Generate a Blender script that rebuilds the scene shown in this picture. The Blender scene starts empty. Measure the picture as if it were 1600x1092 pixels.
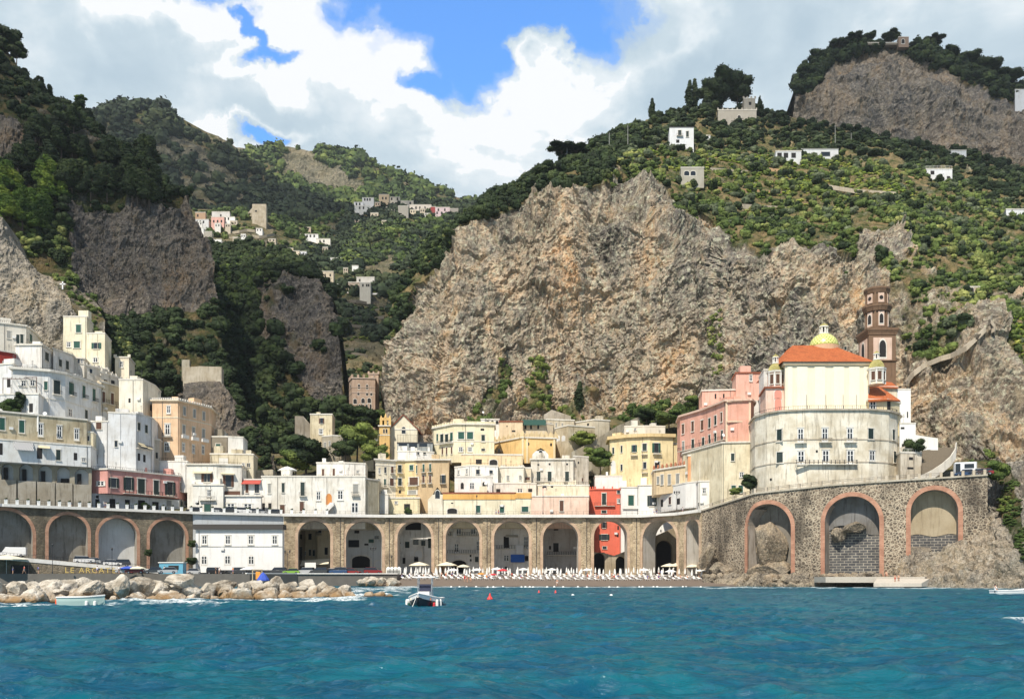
import bpy, bmesh, math, random
import numpy as np
from mathutils import Vector, Matrix, noise as mn
random.seed(7); rng = np.random.default_rng(11)
SC = bpy.context.scene; COL = SC.collection
R = math.radians
# ------------------------------------------------------------------ camera, sky, sun, exposure
F, CX, CY, CH = 1400.0, 800.0, 903.0, 2.0
cam = bpy.data.cameras.new('camera'); camo = bpy.data.objects.new('camera', cam); COL.objects.link(camo)
camo.location = (0, 0, CH); camo.rotation_euler = (R(90), 0, 0)
cam.sensor_width = 36; cam.lens = 36 * F / 1600; cam.shift_y = (CY - 546) / 1600
cam.clip_start = 0.5; cam.clip_end = 6000
SC.camera = camo
SC.view_settings.view_transform = 'Standard'; SC.view_settings.look = 'None'
SC.view_settings.gamma = 1; SC.view_settings.exposure = 0.34
SUN_EL, SUN_AZ = 50, -22          # azimuth: degrees to the left of straight behind the camera
sd = Vector((math.sin(R(SUN_AZ)) * math.cos(R(SUN_EL)), -math.cos(R(SUN_AZ)) * math.cos(R(SUN_EL)), math.sin(R(SUN_EL))))
sl = bpy.data.lights.new('sun', 'SUN'); sl.energy = 4.8; sl.angle = R(0.5); sl.color = (1, 0.92, 0.79)
so = bpy.data.objects.new('sun', sl); COL.objects.link(so); so.rotation_euler = sd.to_track_quat('Z', 'Y').to_euler(); so.location = (-60, -80, 200)

class NT:
    def __init__(s, nt): s.nt = nt; s.n = nt.nodes; s.l = nt.links
    def new(s, t, **k):
        n = s.n.new(t)
        for a, b in k.items(): setattr(n, a, b)
        return n
    def put(s, inp, v):
        if hasattr(v, 'is_output') or isinstance(v, bpy.types.NodeSocket): s.l.new(v, inp)
        elif v is not None: inp.default_value = v
    def m(s, op, a, b=None, c=None, clamp=False):
        n = s.new('ShaderNodeMath', operation=op); n.use_clamp = clamp
        s.put(n.inputs[0], a)
        if b is not None: s.put(n.inputs[1], b)
        if c is not None: s.put(n.inputs[2], c)
        return n.outputs[0]
    def noise(s, vec, scale, detail=4, rough=0.5, dist=0.0):
        n = s.new('ShaderNodeTexNoise'); s.put(n.inputs['Vector'], vec)
        n.inputs['Scale'].default_value = scale; n.inputs['Detail'].default_value = detail
        n.inputs['Roughness'].default_value = rough; n.inputs['Distortion'].default_value = dist
        return n.outputs['Fac']
    def ramp(s, fac, stops, interp='LINEAR'):
        n = s.new('ShaderNodeValToRGB'); s.put(n.inputs[0], fac); e = n.color_ramp.elements; n.color_ramp.interpolation = interp
        while len(e) > 1: e.remove(e[0])
        for i, (p, c) in enumerate(stops):
            x = e[0] if i == 0 else e.new(p)
            x.position = p; x.color = (c, c, c, 1) if not hasattr(c, '__len__') else (*c, 1)
        return n.outputs[0]
    def mix(s, f, a, b, mode='MIX'):
        n = s.new('ShaderNodeMix', data_type='RGBA', blend_type=mode)
        s.put(n.inputs[0], f)
        for i, v in ((6, a), (7, b)):
            if isinstance(v, tuple) and len(v) == 3: v = (*v, 1)
            s.put(n.inputs[i], v)
        return n.outputs[2]
    def map(s, vec, scale=(1, 1, 1), rot=(0, 0, 0), loc=(0, 0, 0)):
        n = s.new('ShaderNodeMapping'); s.put(n.inputs[0], vec)
        n.inputs['Scale'].default_value = scale; n.inputs['Rotation'].default_value = rot; n.inputs['Location'].default_value = loc
        return n.outputs[0]

w = bpy.data.worlds.new('World'); SC.world = w; w.use_nodes = True
t = NT(w.node_tree); t.n.clear()
sky = t.new('ShaderNodeTexSky', sky_type='NISHITA'); sky.sun_disc = False
sky.sun_elevation = R(SUN_EL); sky.sun_rotation = math.atan2(sd.x, sd.y); sky.air_density = 1.0; sky.dust_density = 0.4; sky.ozone_density = 2.5
tc = t.new('ShaderNodeTexCoord'); dv = tc.outputs['Generated']
sp = t.new('ShaderNodeSeparateXYZ'); t.l.new(dv, sp.inputs[0])
ysafe = t.m('MAXIMUM', sp.outputs[1], 0.08)
wn = t.new('ShaderNodeTexNoise'); wn.inputs['Scale'].default_value = 7.0; wn.inputs['Detail'].default_value = 9; wn.inputs['Roughness'].default_value = 0.58; t.l.new(dv, wn.inputs['Vector'])
wsep = t.new('ShaderNodeSeparateColor'); t.l.new(wn.outputs['Color'], wsep.inputs[0])
U = t.m('MULTIPLY_ADD', t.m('SUBTRACT', wsep.outputs[0], 0.5), 0.20, t.m('DIVIDE', sp.outputs[0], ysafe)); V = t.m('MULTIPLY_ADD', t.m('SUBTRACT', wsep.outputs[1], 0.5), 0.18, t.m('DIVIDE', sp.outputs[2], ysafe))
wv = t.map(dv, (1, 1, 1.25))
nA = t.noise(wv, 6.5, 9, 0.56, 0.5); nB = t.noise(wv, 17.0, 7, 0.55, 0.3)
hole = None
def ell(px, py, rx, ry, rot=0.0, k=1.0):
    a = t.m('SUBTRACT', U, (px - 800) / F); b = t.m('SUBTRACT', V, (CY - py) / F)
    c, s_ = math.cos(R(rot)), math.sin(R(rot))
    aa = t.m('ADD', t.m('MULTIPLY', a, c * F / rx), t.m('MULTIPLY', b, s_ * F / rx))
    bb = t.m('ADD', t.m('MULTIPLY', a, -s_ * F / ry), t.m('MULTIPLY', b, c * F / ry))
    d = t.m('SQRT', t.m('ADD', t.m('MULTIPLY', aa, aa), t.m('MULTIPLY', bb, bb)))
    return t.m('MULTIPLY', t.m('SUBTRACT', 1.0, d), k)
for e in [(755, -10, 275, 125, 0, 1.8), (742, 85, 105, 110, 0, 1.6), (665, 150, 75, 30, 0), (910, 45, 75, 100, 0), (300, -5, 95, 45, 0), (385, 50, 80, 16, -50), (425, 85, 65, 18, 20), (400, 210, 50, 14, 0)]:
    h = ell(*e); hole = h if hole is None else t.m('SMOOTH_MAX', hole, h, 0.25)
bump = ell(845, 75, 52, 62)
hole = t.m('SUBTRACT', hole, t.m('MULTIPLY', t.m('MAXIMUM', bump, 0.0), 1.5))
hole = t.m('MAXIMUM', hole, -1.2)
na = t.m('SUBTRACT', nA, 0.5); nb = t.m('SUBTRACT', nB, 0.5)
fld = t.m('ADD', hole, t.m('ADD', t.m('MULTIPLY', na, 2.0), t.m('MULTIPLY', nb, 1.5)))
blue = t.ramp(fld, [(0.0, 0.0), (0.18, 0.22), (0.34, 0.75), (0.55, 1.0)], 'EASE')
# clouds thin out behind the viewer
front = t.m('MULTIPLY_ADD', sp.outputs[1], 2.2, 0.1, clamp=True)
cl = t.m('MULTIPLY', t.m('SUBTRACT', 1.0, blue), front)
rim = t.m('SUBTRACT', 1.0, t.m('ABSOLUTE', t.m('MULTIPLY_ADD', fld, 1.5, 0.55)), clamp=True)
nC = t.noise(t.map(dv, (1, 1, 1.6), loc=(3, 1, 2)), 3.6, 8, 0.58, 0.6)
nD = t.noise(t.map(dv, (1, 1, 1.3), loc=(.05, 0, -.03)), 11.0, 7, 0.55, 0.4)
g = t.m('ADD', t.m('MULTIPLY', nC, 1.0), t.m('ADD', t.m('MULTIPLY', nD, 0.55), t.m('MULTIPLY', rim, 0.20)))
# bright bank at the right of the gap and the white edge under the high veil
br = t.m('MAXIMUM', t.m('MAXIMUM', ell(1035, 100, 95, 34, 42), ell(850, 150, 150, 130)), t.m('MAXIMUM', ell(600, 110, 120, 90), ell(740, 240, 150, 60)))
g = t.m('ADD', g, t.m('MULTIPLY', t.m('MAXIMUM', br, 0.0), 0.13))
gr = t.m('MAXIMUM', ell(1250, 60, 330, 130), ell(150, 130, 260, 110))
g = t.m('SUBTRACT', g, t.m('MULTIPLY', t.m('MAXIMUM', gr, 0.0), 0.16))
ccol = t.ramp(t.m('MULTIPLY_ADD', g, 1.25, -.17), [(0.58, (0.50, 0.63, 0.73)), (0.80, (0.62, 0.74, 0.82)), (0.98, (0.86, 0.93, 0.97)), (1.0, (1.0, 1.02, 1.04))])
b1 = t.new('ShaderNodeBackground'); b2 = t.new('ShaderNodeBackground')
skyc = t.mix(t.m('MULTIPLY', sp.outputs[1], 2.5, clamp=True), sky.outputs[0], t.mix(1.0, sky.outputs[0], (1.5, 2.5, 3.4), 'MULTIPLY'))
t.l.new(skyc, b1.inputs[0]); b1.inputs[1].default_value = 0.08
t.l.new(ccol, b2.inputs[0]); b2.inputs[1].default_value = 0.80
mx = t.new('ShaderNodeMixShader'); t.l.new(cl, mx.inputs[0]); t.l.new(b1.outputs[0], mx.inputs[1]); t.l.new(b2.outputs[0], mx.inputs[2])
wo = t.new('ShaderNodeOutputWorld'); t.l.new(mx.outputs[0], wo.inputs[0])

# ------------------------------------------------------------------ helpers
def P(px, py, Y): return Vector(((px - CX) / F * Y, Y, CH + (CY - py) / F * Y))
_fr = [0, 0, 1.0]
def fr(ox, oy, s): _fr[:] = [ox, oy, s]
def q(x, y): return (_fr[0] + x / _fr[2], _fr[1] + y / _fr[2])
def qx(x): return _fr[0] + x / _fr[2]
def tag(o, label=None, cat=None, group=None, kind=None):
    if label: o['label'] = label
    if cat: o['category'] = cat
    if group: o['group'] = group
    if kind: o['kind'] = kind
    return o
def link(o, parent=None):
    COL.objects.link(o)
    if parent is not None: o.parent = parent
    return o
def empty(name, loc=(0, 0, 0), rz=0):
    o = bpy.data.objects.new(name, None); o.empty_display_size = 0.3; o.location = loc; o.rotation_euler.z = rz
    return link(o)
def meshobj(name, V, Fc, mat, parent=None, loc=None, smooth=False):
    me = bpy.data.meshes.new(name); me.from_pydata([tuple(v) for v in V], [], Fc)
    if mat is not None: me.materials.append(mat)
    if smooth: me.polygons.foreach_set('use_smooth', [True] * len(me.polygons))
    me.update()
    o = bpy.data.objects.new(name, me)
    if loc is not None: o.location = loc
    return link(o, parent)
def npmesh(name, V, Q, mat, parent=None, smooth=False, tris=False):
    me = bpy.data.meshes.new(name); n = len(V); k = Q.shape[1]; m = len(Q)
    me.vertices.add(n); me.vertices.foreach_set('co', np.ascontiguousarray(V, dtype=np.float32).ravel())
    me.loops.add(m * k); me.loops.foreach_set('vertex_index', np.ascontiguousarray(Q, dtype=np.int32).ravel())
    me.polygons.add(m); me.polygons.foreach_set('loop_start', np.arange(0, m * k, k, dtype=np.int32))
    me.polygons.foreach_set('loop_total', np.full(m, k, dtype=np.int32))
    me.polygons.foreach_set('use_smooth', np.full(m, smooth))
    if mat is not None: me.materials.append(mat)
    me.update(calc_edges=True); me.validate()
    o = bpy.data.objects.new(name, me)
    return link(o, parent)
class MB:
    def __init__(s): s.V = []; s.F = []
    def quad(s, a, b, c, d): n = len(s.V); s.V += [a, b, c, d]; s.F.append((n, n + 1, n + 2, n + 3)); return s
    def box(s, c, d, rz=0.0):
        n = len(s.V); cs, sn = math.cos(rz), math.sin(rz)
        for z in (-.5, .5):
            for x, y in ((-.5, -.5), (.5, -.5), (.5, .5), (-.5, .5)):
                X, Y = x * d[0], y * d[1]; s.V.append((c[0] + X * cs - Y * sn, c[1] + X * sn + Y * cs, c[2] + z * d[2]))
        s.F += [tuple(n + i for i in f) for f in ((3, 2, 1, 0), (4, 5, 6, 7), (0, 1, 5, 4), (1, 2, 6, 5), (2, 3, 7, 6), (3, 0, 4, 7))]
        return s
    def prism(s, pts, z0, z1):            # pts ccw or cw list of (x,y); z may be lists
        n = len(s.V); k = len(pts)
        a = z0 if hasattr(z0, '__len__') else [z0] * k; b = z1 if hasattr(z1, '__len__') else [z1] * k
        for i, p in enumerate(pts): s.V.append((p[0], p[1], a[i]))
        for i, p in enumerate(pts): s.V.append((p[0], p[1], b[i]))
        for i in range(k): j = (i + 1) % k; s.F.append((n + i, n + j, n + k + j, n + k + i))
        s.F.append(tuple(n + k + i for i in range(k))); s.F.append(tuple(n + k - 1 - i for i in range(k)))
        return s
    def tube(s, a, b, r0, r1=None, k=6):
        a, b = Vector(a), Vector(b); r1 = r0 if r1 is None else r1; d = (b - a).normalized()
        u = d.orthogonal().normalized(); v = d.cross(u); n = len(s.V)
        for c, r in ((a, r0), (b, r1)):
            for i in range(k): an = 2 * math.pi * i / k; s.V.append(tuple(c + u * (r * math.cos(an)) + v * (r * math.sin(an))))
        for i in range(k): j = (i + 1) % k; s.F.append((n + i, n + j, n + k + j, n + k + i))
        s.F.append(tuple(n + k - 1 - i for i in range(k))); s.F.append(tuple(n + k + i for i in range(k)))
        return s
    def lathe(s, prof, c=(0, 0, 0), k=16, ph=0.0, sx=1, sy=1):
        n = len(s.V)
        for r, z in prof:
            for i in range(k): an = ph + 2 * math.pi * i / k; s.V.append((c[0] + r * math.cos(an) * sx, c[1] + r * math.sin(an) * sy, c[2] + z))
        for j in range(len(prof) - 1):
            for i in range(k): i2 = (i + 1) % k; s.F.append((n + j * k + i, n + j * k + i2, n + (j + 1) * k + i2, n + (j + 1) * k + i))
        s.F.append(tuple(n + k - 1 - i for i in range(k))); s.F.append(tuple(n + (len(prof) - 1) * k + i for i in range(k)))
        return s
    def build(s, name, mat, parent=None, loc=None, smooth=False): return meshobj(name, s.V, s.F, mat, parent, loc, smooth)

# numpy noise ------------------------------------------------------
def _h(i, j, k, s):
    n = (i.astype(np.int64) * 374761393 + j.astype(np.int64) * 668265263 + k.astype(np.int64) * 2147483647 + s * 974634777) & 0xFFFFFFFF
    n = ((n ^ (n >> 13)) * 1274126177) & 0xFFFFFFFF
    n = (n ^ (n >> 16)) & 0xFFFFFFFF
    n = (n * 2654435761) & 0xFFFFFFFF
    return ((n ^ (n >> 15)) & 0xFFFFFF) / float(0xFFFFFF) * 2 - 1
def vn(p, seed=0):
    f0 = np.floor(p); f = p - f0; u = f * f * f * (f * (f * 6 - 15) + 10)
    i, j, k = f0[..., 0].astype(np.int64), f0[..., 1].astype(np.int64), f0[..., 2].astype(np.int64); r = 0
    for a in (0, 1):
        for b in (0, 1):
            for c in (0, 1):
                wgt = (u[..., 0] if a else 1 - u[..., 0]) * (u[..., 1] if b else 1 - u[..., 1]) * (u[..., 2] if c else 1 - u[..., 2])
                r = r + wgt * _h(i + a, j + b, k + c, seed)
    return r
def fbm(p, sc, octv=4, seed=0, gain=0.5, ridged=False):
    p = np.asarray(p) / sc; r = 0; a = 1.0; tot = 0
    for o in range(octv):
        n = vn(p + o * 17.3, seed + o)
        if ridged: n = 1 - 2 * np.abs(n)
        r = r + a * n; tot += a; a *= gain; p = p * 2.03
    return r / tot
def inpoly(px, py, poly):
    r = np.zeros(px.shape, bool); n = len(poly)
    for i in range(n):
        x0, y0 = poly[i]; x1, y1 = poly[(i + 1) % n]
        if y0 == y1: continue
        c = ((y0 > py) != (y1 > py)) & (px < (x1 - x0) * (py - y0) / (y1 - y0) + x0); r ^= c
    return r

# ------------------------------------------------------------------ materials
MC = {}
def newmat(key):
    m = bpy.data.materials.new(key); m.use_nodes = True; t = NT(m.node_tree)
    b = t.n['Principled BSDF']; return m, t, b
def plain(key, col, rough=0.7, metal=0.0, var=0.0, sc=3.0):
    if key in MC: return MC[key]
    m, t, b = newmat(key); b.inputs['Roughness'].default_value = rough; b.inputs['Metallic'].default_value = metal
    if var:
        co = t.new('ShaderNodeTexCoord').outputs['Object']; n = t.noise(co, sc, 4, 0.6)
        c = t.mix(n, tuple(x * (1 - var) for x in col), tuple(min(1, x * (1 + var)) for x in col)); t.l.new(c, b.inputs['Base Color'])
    else: b.inputs['Base Color'].default_value = (*col, 1)
    MC[key] = m; return m
def plaster(col, dirt=0.5):
    key = 'plaster_%02x%02x%02x_%d' % (*[int(c * 255) for c in col], int(dirt * 10))
    if key in MC: return MC[key]
    m, t, b = newmat(key); b.inputs['Roughness'].default_value = 0.9
    g = t.new('ShaderNodeNewGeometry').outputs['Position']
    n1 = t.noise(g, 0.28, 5, 0.6); n2 = t.noise(t.map(g, (1, 1, 0.12)), 1.6, 5, 0.65); n3 = t.noise(g, 3.5, 3, 0.6)
    dcol = tuple(c * f for c, f in zip(col, (0.72, 0.68, 0.61))); dk = tuple(c * f for c, f in zip(col, (0.30, 0.27, 0.24)))
    c = t.mix(t.ramp(n1, [(0.38, 0.0), (0.64, min(1, dirt * 1.15))]), col, dcol)
    c = t.mix(t.ramp(n2, [(0.52, 0.0), (0.74, min(1, dirt * 1.2))]), c, dk)
    c = t.mix(t.ramp(n3, [(0.3, 0.10), (0.7, 0.0)]), c, dk)
    t.l.new(c, b.inputs['Base Color']); bp = t.new('ShaderNodeBump'); bp.inputs['Distance'].default_value = 0.05; bp.inputs['Strength'].default_value = 0.4
    t.l.new(n3, bp.inputs['Height']); t.l.new(bp.outputs[0], b.inputs['Normal'])
    MC[key] = m; return m
def stone(key, c1, c2, mortar, sc=1.6, bump=0.5, wide=0.09, zs=1.5):
    m, t, b = newmat(key); b.inputs['Roughness'].default_value = 0.92
    g = t.new('ShaderNodeNewGeometry').outputs['Position']; gm = t.map(g, (1, 1, zs))
    wob = t.new('ShaderNodeVectorMath', operation='MULTIPLY_ADD')
    nz = t.new('ShaderNodeTexNoise'); nz.inputs['Scale'].default_value = 1.2; t.l.new(gm, nz.inputs['Vector'])
    t.l.new(nz.outputs['Color'], wob.inputs[0]); wob.inputs[1].default_value = (0.5,) * 3; t.l.new(gm, wob.inputs[2])
    v = t.new('ShaderNodeTexVoronoi', feature='F1'); v.inputs['Scale'].default_value = sc; t.l.new(wob.outputs[0], v.inputs['Vector'])
    ve = t.new('ShaderNodeTexVoronoi', feature='DISTANCE_TO_EDGE'); ve.inputs['Scale'].default_value = sc; t.l.new(wob.outputs[0], ve.inputs['Vector'])
    sx = t.new('ShaderNodeSeparateColor'); t.l.new(v.outputs['Color'], sx.inputs[0])
    c = t.mix(sx.outputs[0], c1, c2); c = t.mix(t.ramp(ve.outputs['Distance'], [(wide * .4, 1.0), (wide, 0.0)]), c, mortar)
    big = t.noise(t.map(g, (1, 1, .45)), 0.16, 6, 0.7); c = t.mix(t.ramp(big, [(0.38, 0.75), (0.56, 0.0)]), c, tuple(x * 0.42 for x in c1))
    st = t.noise(t.map(g, (1, 1, 0.1)), 0.9, 4, 0.6); c = t.mix(t.ramp(st, [(0.55, 0.0), (0.8, 0.45)]), c, tuple(x * 0.5 for x in mortar))
    t.l.new(c, b.inputs['Base Color'])
    bp = t.new('ShaderNodeBump'); bp.inputs['Distance'].default_value = 0.15; bp.inputs['Strength'].default_value = bump
    t.l.new(t.ramp(ve.outputs['Distance'], [(0.0, 0.0), (wide * 1.6, 1.0)]), bp.inputs['Height']); t.l.new(bp.outputs[0], b.inputs['Normal'])
    MC[key] = m; return m
def blocks(key, c1, c2, mortar, bw=0.7, bh=0.35):
    m, t, b = newmat(key); b.inputs['Roughness'].default_value = 0.92
    g = t.new('ShaderNodeNewGeometry').outputs['Position']; s = t.new('ShaderNodeSeparateXYZ'); t.l.new(g, s.inputs[0])
    cb = t.new('ShaderNodeCombineXYZ'); t.l.new(t.m('ADD', s.outputs[0], t.m('MULTIPLY', s.outputs[1], 0.6)), cb.inputs[0]); t.l.new(s.outputs[2], cb.inputs[1])
    br = t.new('ShaderNodeTexBrick'); t.l.new(cb.outputs[0], br.inputs[0]); br.inputs['Scale'].default_value = 1
    br.inputs['Color1'].default_value = (*c1, 1); br.inputs['Color2'].default_value = (*c2, 1); br.inputs['Mortar'].default_value = (*mortar, 1)
    br.inputs['Brick Width'].default_value = bw; br.inputs['Row Height'].default_value = bh; br.inputs['Mortar Size'].default_value = 0.02 + bh * 0.06
    n = t.noise(g, 0.5, 5, 0.65); c = t.mix(t.ramp(n, [(0.4, 0.5), (0.6, 0.0)]), br.outputs[0], tuple(x * 0.5 for x in c1))
    t.l.new(c, b.inputs['Base Color']); MC[key] = m; return m
def rockmat(key, cols, zs=0.3, sc=0.05, bump=1.0, veg1=(0.045, 0.060, 0.020), veg2=(0.16, 0.12, 0.055), cave=(0.05, 0.045, 0.04), fk=1.0):
    m, t, b = newmat(key); b.inputs['Roughness'].default_value = 0.95
    if 'Specular IOR Level' in b.inputs: b.inputs['Specular IOR Level'].default_value = 0.15
    g = t.new('ShaderNodeNewGeometry').outputs['Position']
    ns = t.noise(t.map(g, (1, 1, zs)), sc, 8, 0.62, 0.8); nf = t.noise(t.map(g, (1, 1, .55)), sc * 5.5, 9, 0.70, 0.4); nst = t.noise(t.map(g, (1, 1, 0.10), rot=(0, R(8), 0)), sc * 4, 6, 0.65, 1.2)
    vb = t.new('ShaderNodeTexVoronoi', feature='DISTANCE_TO_EDGE'); vb.inputs['Scale'].default_value = sc * 5
    nz = t.new('ShaderNodeTexNoise'); nz.inputs['Scale'].default_value = sc * 5; nz.inputs['Detail'].default_value = 5; t.l.new(g, nz.inputs['Vector'])
    wob = t.new('ShaderNodeVectorMath', operation='MULTIPLY_ADD'); t.l.new(nz.outputs['Color'], wob.inputs[0]); wob.inputs[1].default_value = (7, 7, 7); t.l.new(t.map(g, (1, 1, .6)), wob.inputs[2]); t.l.new(wob.outputs[0], vb.inputs['Vector'])
    v = t.m('ADD', t.m('MULTIPLY', ns, 0.60), t.m('MULTIPLY', nf, 0.40))
    c = t.ramp(v, [(0.36, cols[0]), (0.455, cols[1]), (0.525, cols[2]), (0.62, cols[3])])
    c = t.mix(t.ramp(nst, [(0.53, 0.0), (0.64, 0.65)]), c, cols[4])
    c = t.mix(t.m('MULTIPLY', t.ramp(vb.outputs['Distance'], [(0.0, 0.5), (0.03, 0.0)]), t.ramp(ns, [(.5, 0.0), (.62, .8)])), c, cave)
    pt_ = t.noise(t.map(g, (1, 1, .5)), sc * .55, 4, 0.6, .6); c = t.mix(1.0, c, t.ramp(pt_, [(.36, (.70, .72, .78)), (.5, (1.0, .98, .96)), (.62, (1.22, 1.10, .98))]), 'MULTIPLY')
    crk = t.noise(g, sc * 22, 4, 0.7); c = t.mix(t.ramp(crk, [(0.34, 0.6), (0.46, 0.0)]), c, tuple(x * .8 for x in cols[0]))
    for sc_, z_, w_, k_ in ((sc * 2.2, .28, .012, .75), (sc * 7, .6, .016, .7), (sc * 18, .8, .03, .55)):
        rn = t.m('ABSOLUTE', t.m('SUBTRACT', t.noise(t.map(g, (1, 1, z_), rot=(0, R(12), 0)), sc_, 5, .55, .8), .5)); c = t.mix(t.ramp(rn, [(0.0, k_ * fk), (w_, 0.0)]), c, cols[0])
    hl = t.noise(t.map(g, (1, 1, .7), loc=(9, 4, 2)), sc * 13, 6, .75); c = t.mix(t.ramp(hl, [(.50, 0.0), (.64, .8)]), c, tuple(min(.75, x * 1.45) for x in cols[2]))
    at = t.new('ShaderNodeAttribute'); at.attribute_name = 'veg'
    gn = t.noise(g, sc * 4, 5, 0.6); gc = t.mix(t.ramp(gn, [(0.42, 0.0), (0.62, 1.0)]), veg1, veg2)
    c = t.mix(t.m('MULTIPLY_ADD', t.m('SUBTRACT', nf, 0.5), 2.0, at.outputs['Fac'], clamp=True), c, gc)
    t.l.new(c, b.inputs['Base Color'])
    h = t.m('ADD', t.m('MULTIPLY', t.noise(g, sc * 9, 8, 0.7, 0.3), 1.0), t.m('MULTIPLY', nst, 1.6))
    bp = t.new('ShaderNodeBump'); bp.inputs['Distance'].default_value = 2.2 * bump * 0.05 / sc; bp.inputs['Strength'].default_value = 1.0
    t.l.new(h, bp.inputs['Height']); t.l.new(bp.outputs[0], b.inputs['Normal'])
    MC[key] = m; return m
def leafmat(key, c1, c2, c3=None, sc=0.12):
    if key in MC: return MC[key]
    m, t, b = newmat(key); b.inputs['Roughness'].default_value = 0.75
    if 'Specular IOR Level' in b.inputs: b.inputs['Specular IOR Level'].default_value = 0.2
    g = t.new('ShaderNodeNewGeometry'); n = t.noise(g.outputs['Position'], sc, 4, 0.65)
    c = t.ramp(n, [(0.36, c1), (0.52, c2), (0.66, c3 or c2)])
    c = t.mix(1.0, c, t.ramp(g.outputs['Random Per Island'], [(0.0, 0.62), (1.0, 1.38)]), 'MULTIPLY')
    t.l.new(c, b.inputs['Base Color']); MC[key] = m; return m

WHITE = (0.80, 0.79, 0.76); CREAM = (0.80, 0.72, 0.55); M_trim = plaster((0.74, 0.71, 0.64), 0.4)
M_glass = plain('window_glass', (0.022, 0.028, 0.035), 0.12)
M_dark = plain('dark_opening', (0.018, 0.017, 0.017), 0.9)
M_iron = plain('iron', (0.03, 0.03, 0.032), 0.6)
M_green = plain('green_shutter', (0.012, 0.075, 0.055), 0.6, var=0.3)
M_dgreen = plain('dark_green_shutter', (0.012, 0.028, 0.024), 0.6, var=0.3)
M_brown = plain('brown_wood', (0.10, 0.042, 0.022), 0.65, var=0.3)
M_grey = plain('grey_blind', (0.28, 0.28, 0.26), 0.7, var=0.2)
M_wframe = plain('white_frame', (0.72, 0.72, 0.70), 0.5)
M_tile = None
def tilemat(key, c1, c2):
    m, t, b = newmat(key); b.inputs['Roughness'].default_value = 0.85
    g = t.new('ShaderNodeNewGeometry').outputs['Position']; n = t.noise(g, 2.2, 6, 0.7); n2 = t.noise(g, 0.5, 3)
    c = t.mix(t.ramp(n, [(0.38, 0.0), (0.6, 1.0)]), c1, c2); c = t.mix(t.ramp(n2, [(.5, 0.0), (.75, .5)]), c, tuple(x * .6 for x in c1))
    wv = t.new('ShaderNodeTexWave'); wv.inputs['Scale'].default_value = 2.4; wv.inputs['Distortion'].default_value = .4; t.l.new(g, wv.inputs['Vector'])
    bp = t.new('ShaderNodeBump'); bp.inputs['Distance'].default_value = .12; t.l.new(wv.outputs['Fac'], bp.inputs['Height']); t.l.new(bp.outputs[0], b.inputs['Normal'])
    t.l.new(c, b.inputs['Base Color']); return m
M_tile = tilemat('orange_tile', (0.62, 0.13, 0.035), (0.80, 0.24, 0.07)); M_red = tilemat('red_tile', (0.45, 0.12, 0.06), (0.55, 0.2, 0.11))
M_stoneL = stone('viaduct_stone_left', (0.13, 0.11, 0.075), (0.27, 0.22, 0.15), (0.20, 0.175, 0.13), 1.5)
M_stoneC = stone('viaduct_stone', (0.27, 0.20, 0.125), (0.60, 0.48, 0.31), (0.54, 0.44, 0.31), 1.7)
M_stoneR = stone('retaining_stone', (0.070, 0.056, 0.042), (0.26, 0.20, 0.14), (0.50, 0.42, 0.31), 1.5, wide=0.14, zs=1.15)
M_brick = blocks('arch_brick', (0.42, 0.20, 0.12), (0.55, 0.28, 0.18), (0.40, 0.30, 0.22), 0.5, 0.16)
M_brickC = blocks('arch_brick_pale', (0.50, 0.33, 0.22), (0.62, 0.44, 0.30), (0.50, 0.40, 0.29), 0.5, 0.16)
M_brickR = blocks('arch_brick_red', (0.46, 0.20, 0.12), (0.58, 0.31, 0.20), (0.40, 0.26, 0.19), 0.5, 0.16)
M_black = blocks('lava_block', (0.07, 0.07, 0.075), (0.13, 0.125, 0.12), (0.42, 0.38, 0.31), 1.1, 0.6)
M_render = plaster((0.30, 0.29, 0.26), 1.0); M_renderL = plaster((0.36, 0.34, 0.30), 1.0)
M_lamp = plain('lamp_globe', (0.8, 0.8, 0.78), 0.3)
# ------------------------------------------------------------------ terrain
def cells(p, sc, seed):
    """blocky rock: every Voronoi cell gets its own offset and tilt"""
    p = p / sc; f0 = np.floor(p).astype(np.int64); best = np.full(p.shape[:-1], 9e9); val = np.zeros(p.shape[:-1])
    for i in (-1, 0, 1):
        for j in (-1, 0, 1):
            for k in (-1, 0, 1):
                a, b, c = f0[..., 0] + i, f0[..., 1] + j, f0[..., 2] + k; r = [_h(a, b, c, seed + s_) for s_ in range(6)]
                q_ = p - np.stack([a + .5 + .42 * r[0], b + .5 + .42 * r[1], c + .5 + .42 * r[2]], -1); d = (q_ ** 2).sum(-1); m = d < best
                best = np.where(m, d, best); val = np.where(m, r[3] + 1.1 * (q_[..., 0] * r[4] + q_[..., 2] * r[5]), val)
    return val
LAY = {}
def resample(row, n):
    a = np.array(row, float); d = np.r_[0, np.cumsum(np.hypot(np.diff(a[:, 0]), np.diff(a[:, 1])))]
    tt = np.linspace(0, d[-1], n); return np.stack([np.interp(tt, d, a[:, i]) for i in range(3)], 1)
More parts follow.
